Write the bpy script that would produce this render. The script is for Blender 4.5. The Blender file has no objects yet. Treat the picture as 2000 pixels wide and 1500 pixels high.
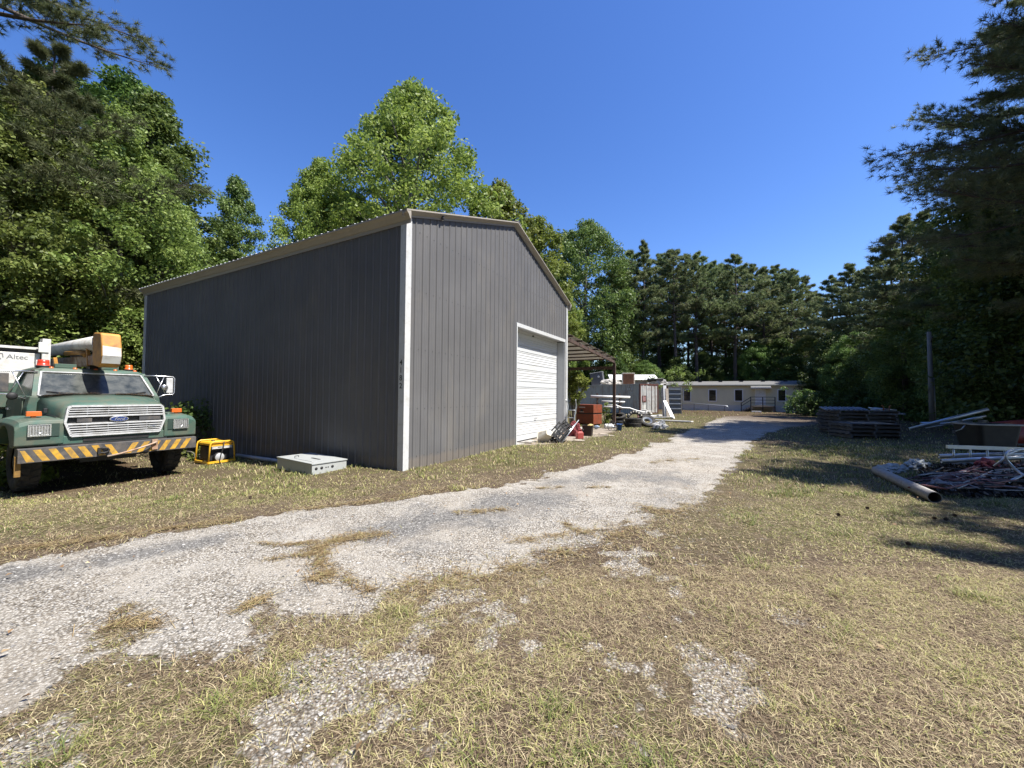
import bpy, bmesh, math, random
import numpy as np
from mathutils import Vector, Matrix, Euler

R = math.radians
PI = math.pi
random.seed(11)
SC = bpy.context.scene
COL = SC.collection

# ------------------------------------------------------------------ camera maths (the photograph is 2000 x 1500)
FPX, PITCH, ROLL, CAMZ = 762.0, R(1.62), R(0.46), 1.55

def sstep(a, b, x):
    t = np.clip((x - a) / (b - a), 0.0, 1.0)
    return t * t * (3 - 2 * t)

def gh(x, y):
    """height of the ground"""
    x = np.asarray(x, float); y = np.asarray(y, float)
    z = -0.27 * sstep(-2.2, -9.0, x) * sstep(3.5, 7.0, y)
    z = z + (-0.40 * sstep(18.6, 22.4, y) + 0.2 * sstep(25.0, 37.0, y)) * (1 - 0.8 * sstep(10.0, 15.0, x) * sstep(46.0, 32.0, y))
    z = z + 0.016 * np.sin(x * 1.3 + 0.4 * y) * np.cos(y * 0.9 - 0.3 * x) * sstep(1, 4, y)
    return z

def gz(x, y):
    return float(gh(x, y))

def ray(px, py):
    a = (px - 1000.0) / FPX; b = (py - 750.0) / FPX
    c, s = math.cos(ROLL), math.sin(ROLL)
    u = c * a + s * b; v = -s * a + c * b
    cp, sp = math.cos(PITCH), math.sin(PITCH)
    return (u, cp + v * sp, sp - v * cp)

def gp(px, py, dz=0.0):
    """the point of the ground seen at a pixel of the photograph"""
    d = ray(px, py); z = 0.0
    for _ in range(12):
        t = (CAMZ - z) / max(-d[2], 1e-4)
        z = gz(d[0] * t, d[1] * t)
    return Vector((d[0] * t, d[1] * t, z + dz))

def at(px, py, Y):
    d = ray(px, py); t = Y / d[1]
    return Vector((d[0] * t, Y, CAMZ + d[2] * t))

YAW = R(61.07)
U2 = Vector((math.cos(YAW), math.sin(YAW), 0)); V2 = Vector((-math.sin(YAW), math.cos(YAW), 0))
BC = Vector((-2.188, 7.907, 0))
def bw(u, v, z=0.0):
    p = BC + U2 * u + V2 * v
    return Vector((p.x, p.y, z))

# ------------------------------------------------------------------ scene objects
def thing(name, label, cat, loc=(0, 0, 0), rotz=0.0, group=None, rot=None):
    o = bpy.data.objects.new(name, None); COL.objects.link(o)
    o.empty_display_size = 0.2
    o.location = loc
    o.rotation_euler = rot if rot is not None else (0, 0, rotz)
    o['label'] = label; o['category'] = cat
    if group: o['group'] = group
    return o

def tag(o, label, cat, group=None):
    o['label'] = label; o['category'] = cat
    if group: o['group'] = group
    return o

def dup(root, loc, rotz=0.0, label=None, group=None, scale=None, rot=None):
    r = root.copy(); COL.objects.link(r); r.location = loc
    r.rotation_euler = rot if rot is not None else (0, 0, rotz)
    if scale is not None: r.scale = (scale,) * 3 if not hasattr(scale, '__len__') else scale
    if label: r['label'] = label
    if group: r['group'] = group
    for ch in list(root.children):
        c = ch.copy(); COL.objects.link(c); c.parent = r
        for g in list(ch.children):
            d = g.copy(); COL.objects.link(d); d.parent = c
    return r

class MB:
    """collects shapes and links them as one mesh object"""
    def __init__(s):
        s.v = []; s.f = []; s.m = []; s.sm = []
    def add(s, vs, fs, mat=0, smooth=False, M=None):
        o = len(s.v)
        for p in vs:
            p = Vector(p)
            s.v.append(tuple(M @ p) if M is not None else tuple(p))
        for f in fs:
            s.f.append(tuple(i + o for i in f)); s.m.append(mat); s.sm.append(smooth)
        return s
    def box(s, c, d, rot=None, mat=0, M=None):
        x, y, z = d[0] / 2, d[1] / 2, d[2] / 2
        vs = [Vector((i * x, j * y, k * z)) for i in (-1, 1) for j in (-1, 1) for k in (-1, 1)]
        if rot is not None:
            Rm = Euler(rot).to_matrix() if not isinstance(rot, Matrix) else rot
            vs = [Rm @ p for p in vs]
        vs = [p + Vector(c) for p in vs]
        return s.add(vs, [(0, 1, 3, 2), (4, 6, 7, 5), (0, 4, 5, 1), (2, 3, 7, 6), (0, 2, 6, 4), (1, 5, 7, 3)], mat, False, M)
    def lohi(s, a, b, mat=0, M=None):
        c = [(a[i] + b[i]) / 2 for i in range(3)]; d = [abs(b[i] - a[i]) for i in range(3)]
        return s.box(c, d, None, mat, M)
    def bar(s, p, q, w, h, mat=0, up=(0, 0, 1)):
        p = Vector(p); q = Vector(q); d = q - p; L = d.length; d.normalize()
        up = Vector(up)
        x = d.cross(up)
        if x.length < 1e-4: x = d.cross(Vector((0, 1, 0)))
        x.normalize(); z = x.cross(d)
        vs = []
        for k in (p, q):
            for i, j in ((-1, -1), (1, -1), (1, 1), (-1, 1)):
                vs.append(k + x * (i * w / 2) + z * (j * h / 2))
        return s.add(vs, [(3, 2, 1, 0), (4, 5, 6, 7), (0, 1, 5, 4), (1, 2, 6, 5), (2, 3, 7, 6), (3, 0, 4, 7)], mat)
    def tube(s, pts, r, n=8, mat=0, cap=True, smooth=True):
        pts = [Vector(p) for p in pts]; N = len(pts)
        rs = r if hasattr(r, '__len__') else [r] * N
        vs = []; prev = None
        for i, p in enumerate(pts):
            t = (pts[min(i + 1, N - 1)] - pts[max(i - 1, 0)])
            if t.length < 1e-9: t = Vector((0, 0, 1))
            t.normalize()
            if prev is None:
                a = Vector((0, 0, 1)) if abs(t.z) < 0.9 else Vector((1, 0, 0))
                x = t.cross(a).normalized()
            else:
                x = prev - t * prev.dot(t)
                x = x.normalized() if x.length > 1e-6 else t.orthogonal().normalized()
            prev = x; y = t.cross(x)
            for k in range(n):
                a = 2 * PI * k / n
                vs.append(p + (x * math.cos(a) + y * math.sin(a)) * rs[i])
        fs = []
        for i in range(N - 1):
            for k in range(n):
                k2 = (k + 1) % n
                fs.append((i * n + k, i * n + k2, (i + 1) * n + k2, (i + 1) * n + k))
        s.add(vs, fs, mat, smooth)
        if cap:
            s.add(vs[:n][::-1], [tuple(range(n))], mat); s.add(vs[-n:], [tuple(range(n))], mat)
        return s
    def hollow(s, p, q, ro, ri, n=16, mat=0, mat_in=None):
        """open pipe from p to q"""
        p = Vector(p); q = Vector(q); t = (q - p).normalized()
        x = t.orthogonal().normalized(); y = t.cross(x); vs = []
        for (c, r) in ((p, ro), (q, ro), (q, ri), (p, ri)):
            for k in range(n):
                a = 2 * PI * k / n
                vs.append(c + (x * math.cos(a) + y * math.sin(a)) * r)
        for b in range(4):
            fs = []
            for k in range(n):
                k2 = (k + 1) % n; c2 = (b + 1) % 4
                fs.append((b * n + k, b * n + k2, c2 * n + k2, c2 * n + k))
            o = len(s.v)
            if b == 0: base = o
            if b == 0: s.add(vs, [], mat)
            for f in fs:
                s.f.append(tuple(i + base for i in f)); s.m.append(mat if b != 2 or mat_in is None else mat_in); s.sm.append(b in (0, 2))
        return s
    def lathe(s, prof, n=20, c=(0, 0, 0), M=None, mat=0, smooth=True, close=False):
        c = Vector(c); vs = []
        for (r, z) in prof:
            for k in range(n):
                a = 2 * PI * k / n
                vs.append(Vector((r * math.cos(a), r * math.sin(a), z)) + (c if M is None else Vector((0, 0, 0))))
        fs = []; P = len(prof)
        for i in range(P if close else P - 1):
            for k in range(n):
                k2 = (k + 1) % n; j = (i + 1) % P
                fs.append((i * n + k, i * n + k2, j * n + k2, j * n + k))
        if M is not None:
            vs = [c + M @ p for p in vs]
        return s.add(vs, fs, mat, smooth)
    def prism(s, loop, off, mat=0, cap=True):
        """a closed 3-D loop pushed along off"""
        off = Vector(off); loop = [Vector(p) for p in loop]; n = len(loop)
        vs = loop + [p + off for p in loop]
        fs = [(i, (i + 1) % n, (i + 1) % n + n, i + n) for i in range(n)]
        if cap: fs += [tuple(range(n))[::-1], tuple(range(n, 2 * n))]
        return s.add(vs, fs, mat)
    def loft(s, secs, mat=0, smooth=False, closed=True, cap=True):
        n = len(secs[0]); vs = [Vector(p) for sec in secs for p in sec]; fs = []
        for i in range(len(secs) - 1):
            for k in range(n if closed else n - 1):
                k2 = (k + 1) % n
                fs.append((i * n + k, i * n + k2, (i + 1) * n + k2, (i + 1) * n + k))
        s.add(vs, fs, mat, smooth)
        if cap and closed:
            s.add(secs[0][::-1], [tuple(range(n))], mat); s.add(secs[-1], [tuple(range(n))], mat)
        return s
    def build(s, name, mats, parent=None, bevel=0.0, segs=2, fix=True):
        me = bpy.data.meshes.new(name)
        me.from_pydata(s.v, [], s.f)
        mats = mats if isinstance(mats, (list, tuple)) else [mats]
        for m in mats: me.materials.append(m)
        me.polygons.foreach_set('material_index', s.m)
        me.polygons.foreach_set('use_smooth', s.sm)
        if fix:
            bm = bmesh.new(); bm.from_mesh(me)
            bmesh.ops.remove_doubles(bm, verts=bm.verts, dist=1e-5)
            bmesh.ops.recalc_face_normals(bm, faces=bm.faces)
            bm.to_mesh(me); bm.free()
        me.update()
        o = bpy.data.objects.new(name, me); COL.objects.link(o)
        if parent is not None: o.parent = parent
        if bevel > 0:
            b = o.modifiers.new('bevel', 'BEVEL'); b.width = bevel; b.segments = segs
            b.limit_method = 'ANGLE'; b.angle_limit = R(35); b.harden_normals = False
        return o

def npmesh(name, V, faces, mats, parent=None, rnd=None, smooth=False, extra=None, link=True):
    """fast mesh from numpy arrays; faces: list of (n,k) index arrays"""
    me = bpy.data.meshes.new(name)
    V = np.ascontiguousarray(V, dtype=np.float32)
    me.vertices.add(len(V)); me.vertices.foreach_set('co', V.ravel())
    loops = np.concatenate([f.ravel() for f in faces]).astype(np.int32)
    sizes = np.concatenate([np.full(len(f), f.shape[1], np.int32) for f in faces])
    starts = np.concatenate([[0], np.cumsum(sizes)[:-1]]).astype(np.int32)
    me.loops.add(len(loops)); me.loops.foreach_set('vertex_index', loops)
    me.polygons.add(len(sizes)); me.polygons.foreach_set('loop_start', starts)
    try: me.polygons.foreach_set('loop_total', sizes)
    except Exception: pass
    for m in (mats if isinstance(mats, (list, tuple)) else [mats]): me.materials.append(m)
    if smooth: me.polygons.foreach_set('use_smooth', np.ones(len(sizes), dtype=bool))
    at_ = dict(extra or {})
    if rnd is not None: at_['rnd'] = rnd
    for k, a in at_.items():
        t = me.attributes.new(k, 'FLOAT', 'POINT'); t.data.foreach_set('value', np.ascontiguousarray(a, dtype=np.float32))
    me.update(calc_edges=True)
    o = bpy.data.objects.new(name, me)
    if link: COL.objects.link(o)
    if parent is not None: o.parent = parent
    return o

# ------------------------------------------------------------------ noise in numpy
def _hash(i, j, seed):
    n = (i.astype(np.int64) * 374761393 + j.astype(np.int64) * 668265263 + seed * 1442695041) & 0xffffffff
    n = ((n ^ (n >> 13)) * 1274126177) & 0xffffffff
    n = n ^ (n >> 16)
    return (n & 0xffff) / 65535.0

def vnoise(x, y, sc, seed=0):
    x = np.asarray(x) / sc; y = np.asarray(y) / sc
    i = np.floor(x); j = np.floor(y); fx = x - i; fy = y - j
    fx = fx * fx * (3 - 2 * fx); fy = fy * fy * (3 - 2 * fy)
    a = _hash(i, j, seed); b = _hash(i + 1, j, seed); c = _hash(i, j + 1, seed); d = _hash(i + 1, j + 1, seed)
    return (a * (1 - fx) + b * fx) * (1 - fy) + (c * (1 - fx) + d * fx) * fy

def fbm(x, y, sc, octv=4, seed=0):
    r = 0; a = 1; t = 0
    for k in range(octv):
        r = r + a * vnoise(x, y, sc / (2 ** k), seed + k * 17); t += a; a *= 0.55
    return r / t

# ------------------------------------------------------------------ materials
def newmat(name):
    m = bpy.data.materials.new(name); m.use_nodes = True
    nt = m.node_tree; nt.nodes.clear()
    out = nt.nodes.new('ShaderNodeOutputMaterial')
    return m, nt, out

class G:
    """small node graph helper"""
    def __init__(s, nt): s.nt = nt
    def n(s, typ, **kw):
        nd = s.nt.nodes.new(typ)
        for k, v in kw.items():
            if k in nd.inputs.keys() if isinstance(k, str) else False: nd.inputs[k].default_value = v
            else: setattr(nd, k, v)
        return nd
    def l(s, a, b): s.nt.links.new(a, b)
    def noise(s, vec, scale, detail=4, rough=0.55, dist=0.0):
        nd = s.nt.nodes.new('ShaderNodeTexNoise'); nd.inputs['Scale'].default_value = scale
        nd.inputs['Detail'].default_value = detail; nd.inputs['Roughness'].default_value = rough
        nd.inputs['Distortion'].default_value = dist
        if vec is not None: s.l(vec, nd.inputs['Vector'])
        return nd
    def ramp(s, fac, stops, interp='LINEAR'):
        nd = s.nt.nodes.new('ShaderNodeValToRGB'); cr = nd.color_ramp; cr.interpolation = interp
        while len(cr.elements) < len(stops): cr.elements.new(0.5)
        for e, (p, c) in zip(cr.elements, stops):
            e.position = p; e.color = tuple(c) + (1,) if len(c) == 3 else c
        s.l(fac, nd.inputs['Fac']); return nd
    def mix(s, fac, a, b, mode='MIX'):
        nd = s.nt.nodes.new('ShaderNodeMix'); nd.data_type = 'RGBA'; nd.blend_type = mode
        if isinstance(fac, (int, float)): nd.inputs[0].default_value = fac
        else: s.l(fac, nd.inputs[0])
        for k, x in ((6, a), (7, b)):
            if isinstance(x, (tuple, list)): nd.inputs[k].default_value = tuple(x)[:3] + (1,)
            else: s.l(x, nd.inputs[k])
        return nd.outputs[2]
    def math(s, op, a, b=0.0):
        nd = s.nt.nodes.new('ShaderNodeMath'); nd.operation = op
        for k, x in ((0, a), (1, b)):
            if isinstance(x, (int, float)): nd.inputs[k].default_value = x
            else: s.l(x, nd.inputs[k])
        return nd.outputs[0]
    def bump(s, h, strength=0.3, dist=0.01, normal=None):
        nd = s.nt.nodes.new('ShaderNodeBump'); nd.inputs['Strength'].default_value = strength
        nd.inputs['Distance'].default_value = dist; s.l(h, nd.inputs['Height'])
        if normal is not None: s.l(normal, nd.inputs['Normal'])
        return nd.outputs[0]

def pbr(name, col, rough=0.6, metal=0.0, var=0.15, scale=6.0, dirt=None, dirt_amt=0.35, dirt_scale=2.0, bump=0.0, bscale=60.0, stretch=None, spec=0.5, coat=0.0):
    """painted / raw surface with tone variation, blotches of dirt and fine unevenness"""
    m, nt, out = newmat(name); g = G(nt)
    b = nt.nodes.new('ShaderNodeBsdfPrincipled'); nt.links.new(b.outputs[0], out.inputs[0])
    tc = nt.nodes.new('ShaderNodeTexCoord'); vec = tc.outputs['Object']
    if stretch:
        mp = nt.nodes.new('ShaderNodeMapping'); mp.inputs['Scale'].default_value = stretch
        nt.links.new(vec, mp.inputs[0]); vec = mp.outputs[0]
    n1 = g.noise(vec, scale, 5, 0.6)
    lo = tuple(c * (1 - var) for c in col); hi = tuple(min(1, c * (1 + var)) for c in col)
    c = g.ramp(n1.outputs[0], [(0.3, lo), (0.7, hi)]).outputs[0]
    if dirt is not None:
        n2 = g.noise(vec, dirt_scale, 8, 0.68, 0.4)
        f = g.ramp(n2.outputs[0], [(0.62 - dirt_amt * 0.5, (0, 0, 0)), (0.78 - dirt_amt * 0.25, (1, 1, 1))]).outputs[0]
        c = g.mix(g.math('MULTIPLY', f, min(1.0, 0.35 + dirt_amt)), c, dirt)
    nt.links.new(c, b.inputs['Base Color'])
    b.inputs['Metallic'].default_value = metal
    b.inputs['Specular IOR Level'].default_value = spec
    if coat: b.inputs['Coat Weight'].default_value = coat
    r = g.ramp(n1.outputs[0], [(0.25, (max(0, rough - 0.1),) * 3), (0.75, (min(1, rough + 0.12),) * 3)])
    nt.links.new(r.outputs[0], b.inputs['Roughness'])
    if bump > 0:
        n3 = g.noise(vec, bscale, 3)
        nt.links.new(g.bump(n3.outputs[0], bump, 0.01), b.inputs['Normal'])
    return m

def leafmat(name, cols, trans=0.35, rough=0.55, hue_noise=None):
    """foliage: colour by a per-leaf random value, light passes through"""
    m, nt, out = newmat(name); g = G(nt)
    a = nt.nodes.new('ShaderNodeAttribute'); a.attribute_name = 'rnd'
    oi = nt.nodes.new('ShaderNodeObjectInfo')
    c = g.ramp(a.outputs['Fac'], cols).outputs[0]
    hs = nt.nodes.new('ShaderNodeHueSaturation'); g.l(c, hs.inputs['Color'])
    g.l(g.math('MULTIPLY_ADD', oi.outputs['Random'], 0.5), hs.inputs['Value'])
    hs.inputs['Value'].links[0].from_node.inputs[2].default_value = 0.75
    g.l(g.math('MULTIPLY_ADD', oi.outputs['Random'], 0.03), hs.inputs['Hue'])
    hs.inputs['Hue'].links[0].from_node.inputs[2].default_value = 0.485
    d = nt.nodes.new('ShaderNodeBsdfPrincipled'); d.inputs['Roughness'].default_value = rough
    d.inputs['Specular IOR Level'].default_value = 0.35
    g.l(hs.outputs[0], d.inputs['Base Color'])
    t = nt.nodes.new('ShaderNodeBsdfTranslucent'); g.l(hs.outputs[0], t.inputs['Color'])
    mx = nt.nodes.new('ShaderNodeMixShader'); mx.inputs[0].default_value = trans
    g.l(d.outputs[0], mx.inputs[1]); g.l(t.outputs[0], mx.inputs[2]); g.l(mx.outputs[0], out.inputs[0])
    return m

def textmesh(body, size, name, mat, parent, M, shear=0.0, depth=0.004, align='CENTER', weight=0.0):
    cu = bpy.data.curves.new(name, 'FONT'); cu.body = body; cu.size = size; cu.align_x = align; cu.align_y = 'CENTER'
    cu.extrude = depth; cu.shear = shear; cu.offset = weight
    tmp = bpy.data.objects.new(name + '_tmp', cu); COL.objects.link(tmp)
    dg = bpy.context.evaluated_depsgraph_get()
    me = bpy.data.meshes.new_from_object(tmp.evaluated_get(dg)); me.transform(M)
    me.materials.clear(); me.materials.append(mat)
    bpy.data.objects.remove(tmp); bpy.data.curves.remove(cu)
    o = bpy.data.objects.new(name, me); COL.objects.link(o)
    if parent is not None: o.parent = parent
    return o

# ------------------------------------------------------------------ camera, sun, sky
cam_d = bpy.data.cameras.new('camera'); cam = bpy.data.objects.new('camera', cam_d); COL.objects.link(cam)
cp, sp = math.cos(PITCH), math.sin(PITCH); c_, s_ = math.cos(ROLL), math.sin(ROLL)
Rv, Uv, Fv = Vector((1, 0, 0)), Vector((0, -sp, cp)), Vector((0, cp, sp))
er = Rv * c_ + Uv * s_; eu = Uv * c_ - Rv * s_
cam.matrix_world = Matrix(((er.x, eu.x, -Fv.x, 0), (er.y, eu.y, -Fv.y, 0), (er.z, eu.z, -Fv.z, CAMZ), (0, 0, 0, 1)))
cam_d.sensor_width = 36; cam_d.lens = FPX / 2000 * 36; cam_d.clip_start = 0.05; cam_d.clip_end = 2000
SC.camera = cam

SUN_EL, SUN_AZ = R(58), R(-21)
sd = Vector((math.cos(SUN_EL) * math.cos(SUN_AZ), math.cos(SUN_EL) * math.sin(SUN_AZ), math.sin(SUN_EL)))
sl = bpy.data.lights.new('sun', 'SUN'); sl.energy = 5.0; sl.angle = R(0.53); sl.color = (1.0, 0.95, 0.87)
so = bpy.data.objects.new('sun', sl); COL.objects.link(so); so.location = (20, -8, 40)
so.rotation_euler = sd.to_track_quat('Z', 'Y').to_euler()

w = bpy.data.worlds.new('World'); SC.world = w; w.use_nodes = True
nt = w.node_tree; bg = nt.nodes['Background']
sky = nt.nodes.new('ShaderNodeTexSky'); sky.sky_type = 'NISHITA'; sky.sun_disc = False
sky.sun_elevation = SUN_EL; sky.sun_rotation = math.atan2(sd.x, sd.y)
sky.altitude = 0; sky.air_density = 1.0; sky.dust_density = 0.3; sky.ozone_density = 3.0
sat = nt.nodes.new('ShaderNodeHueSaturation'); sat.inputs['Saturation'].default_value = 1.25; sat.inputs['Hue'].default_value = 0.514
nt.links.new(sky.outputs[0], sat.inputs['Color']); nt.links.new(sat.outputs[0], bg.inputs[0]); bg.inputs[1].default_value = 0.118
SC.view_settings.view_transform = 'Standard'; SC.view_settings.look = 'None'
SC.view_settings.exposure = 0.93; SC.view_settings.gamma = 1.0
SC.cycles.max_bounces = 6; SC.cycles.diffuse_bounces = 3; SC.cycles.glossy_bounces = 3
SC.cycles.transmission_bounces = 4; SC.cycles.transparent_max_bounces = 6
SC.cycles.use_denoising = True
try:
    SC.cycles.denoising_prefilter = 'ACCURATE'; SC.cycles.denoising_input_passes = 'RGB_ALBEDO_NORMAL'
except Exception: pass
SC.cycles.sample_clamp_indirect = 4
# ------------------------------------------------------------------ ground, driveway, grass
RNG = np.random.default_rng(5)
road_top = [(-260, 1130), (0, 1094), (150, 1072), (300, 1043), (420, 1028), (560, 1006), (690, 996), (800, 972), (900, 956), (1010, 940), (1100, 920), (1180, 902), (1250, 880), (1320, 853), (1385, 828), (1410, 814)]
road_bot = [(-260, 1500), (0, 1345), (110, 1290), (175, 1255), (215, 1222), (300, 1232), (430, 1246), (470, 1195), (520, 1168), (600, 1186), (700, 1195), (755, 1172), (790, 1150), (880, 1125), (1000, 1112), (1040, 1080), (1120, 1058), (1240, 1022), (1280, 995), (1370, 965), (1430, 925), (1450, 890), (1478, 856), (1530, 836), (1600, 828), (1700, 824), (1700, 819.5), (1560, 817), (1500, 811)]
ROAD = np.array([gp(*p)[:2] for p in road_top] + [gp(*p)[:2] for p in road_bot[::-1]])

def sdist(P, poly):
    """signed distance to a closed polygon, positive inside"""
    x, y = P[:, 0], P[:, 1]; d = np.full(len(P), 1e9); ins = np.zeros(len(P), bool); n = len(poly)
    for i in range(n):
        a = poly[i]; b = poly[(i + 1) % n]; e = b - a
        t = np.clip(((x - a[0]) * e[0] + (y - a[1]) * e[1]) / (e @ e + 1e-12), 0, 1)
        d = np.minimum(d, (x - a[0] - t * e[0]) ** 2 + (y - a[1] - t * e[1]) ** 2)
        c = ((a[1] > y) != (b[1] > y))
        with np.errstate(divide='ignore', invalid='ignore'):
            ins ^= c & (x < (b[0] - a[0]) * (y - a[1]) / (b[1] - a[1]) + a[0])
    d = np.sqrt(d); return np.where(ins, d, -d)

PADP = np.array([bw(9.3, -0.1)[:2], bw(17.3, -0.35)[:2], bw(17.3, 9.5)[:2], bw(9.3, 9.5)[:2]])
APRON = np.array([bw(4.9, 0.3)[:2], bw(5.2, -0.55)[:2], bw(7.2, -1.15)[:2], bw(10.0, -1.5)[:2], bw(12.6, -1.2)[:2], bw(14.5, -0.3)[:2], bw(9.1, 0.3)[:2]])

_tx = np.array([gp(*p)[0] for p in road_top]); _ty = np.array([gp(*p)[1] for p in road_top])

def masks(x, y):
    """road 0..1, gravel showing in the lawn 0..1, dirt, green"""
    P = np.stack([x, y], 1)
    s = sdist(P, ROAD)
    dist = np.sqrt(x * x + y * y)
    n = fbm(x, y, 0.9, 5, 3) - 0.5; n2 = fbm(x, y, 0.22, 4, 9) - 0.5
    n5 = fbm(x, y, 0.10, 2, 19) - 0.5
    road = sstep(-0.13, 0.13, s + n * 0.85 + n2 * 0.50 + n5 * 0.22)
    near = sstep(-5.5, -0.6, s) * (1 - sstep(7, 12, y))
    side = sstep(3.2, 0.8, x - 0.10 * y)
    below = sstep(0.1, -0.4, y - np.interp(x, _tx, _ty))
    gr = fbm(x, y, 0.55, 5, 31) * 0.68 + fbm(x, y, 0.13, 3, 77) * 0.32
    gravel = 0.9 * sstep(0.515, 0.66, gr + 0.04 * near) * near * side * below
    gravel = np.maximum(gravel, 0.5 * sstep(-0.45, 0.05, s + n * .9 + n2 * .6) * below * sstep(14, 8, y))
    ap = sstep(-0.15, 0.15, sdist(P, APRON) + n * 0.6)
    trail = 0.0
    # dry straw near the edges of the road, green away from it
    green = sstep(0.36, 0.66, fbm(x, y, 2.4, 4, 51) + 0.14 * sstep(3.5, 6.5, x) + 0.05 * sstep(6, 10, y) - 0.12 * sstep(-1.0, -0.1, s))
    right = sstep(3.0, 6.0, x)
    green = np.clip(green * 0.75 + 0.2 * right + .30 * (1 - below) * sstep(.3, 1.2, -s), 0, 1)
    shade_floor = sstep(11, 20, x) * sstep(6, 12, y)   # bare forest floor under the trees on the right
    litter_shade = np.maximum(shade_floor, np.maximum(sstep(-12.5, -16, x + 0.35 * (y - 14)), sstep(47, 52, y + 0.55 * (x - 30)) ))
    tx = (x + 7.465) * U2.x + (y - 7.465) * U2.y; ty = (x + 7.465) * V2.x + (y - 7.465) * V2.y   # shade under the truck painted into the ground colour, with grass thinned
    litter_shade = np.maximum(litter_shade, 0.97 * sstep(-.1, .35, np.minimum(1.25 - np.abs(tx) + n * .5, ty - .05 + n2 * .5)))
    return road, gravel, ap, green, litter_shade, s

# the sheet of ground, finer near the camera
rows = np.concatenate([-30 * np.ones(1), np.linspace(-8, 0.6, 14), np.geomspace(0.9, 60, 430), np.geomspace(64, 900, 16)])
tt = np.concatenate([np.linspace(-8, -1.75, 20)[:-1], np.linspace(-1.75, 1.75, 430), np.linspace(1.75, 8, 20)[1:]])
YY, TT = np.meshgrid(rows, tt, indexing='ij')
XX = TT * np.maximum(np.abs(YY), 1.2) + 0.0
gx = XX.ravel(); gy = YY.ravel()
NR, NC = len(rows), len(tt)
idx = np.arange(NR * NC).reshape(NR, NC)
quads = np.stack([idx[:-1, :-1], idx[:-1, 1:], idx[1:, 1:], idx[1:, :-1]], -1).reshape(-1, 4)
mroad, mgrav, map_, mgreen, mlitter_shade, _s = masks(gx, gy)
zz = gh(gx, gy) + 0.02 * (fbm(gx, gy, 0.7, 3, 5) - 0.5) * (1 - mroad)

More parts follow.
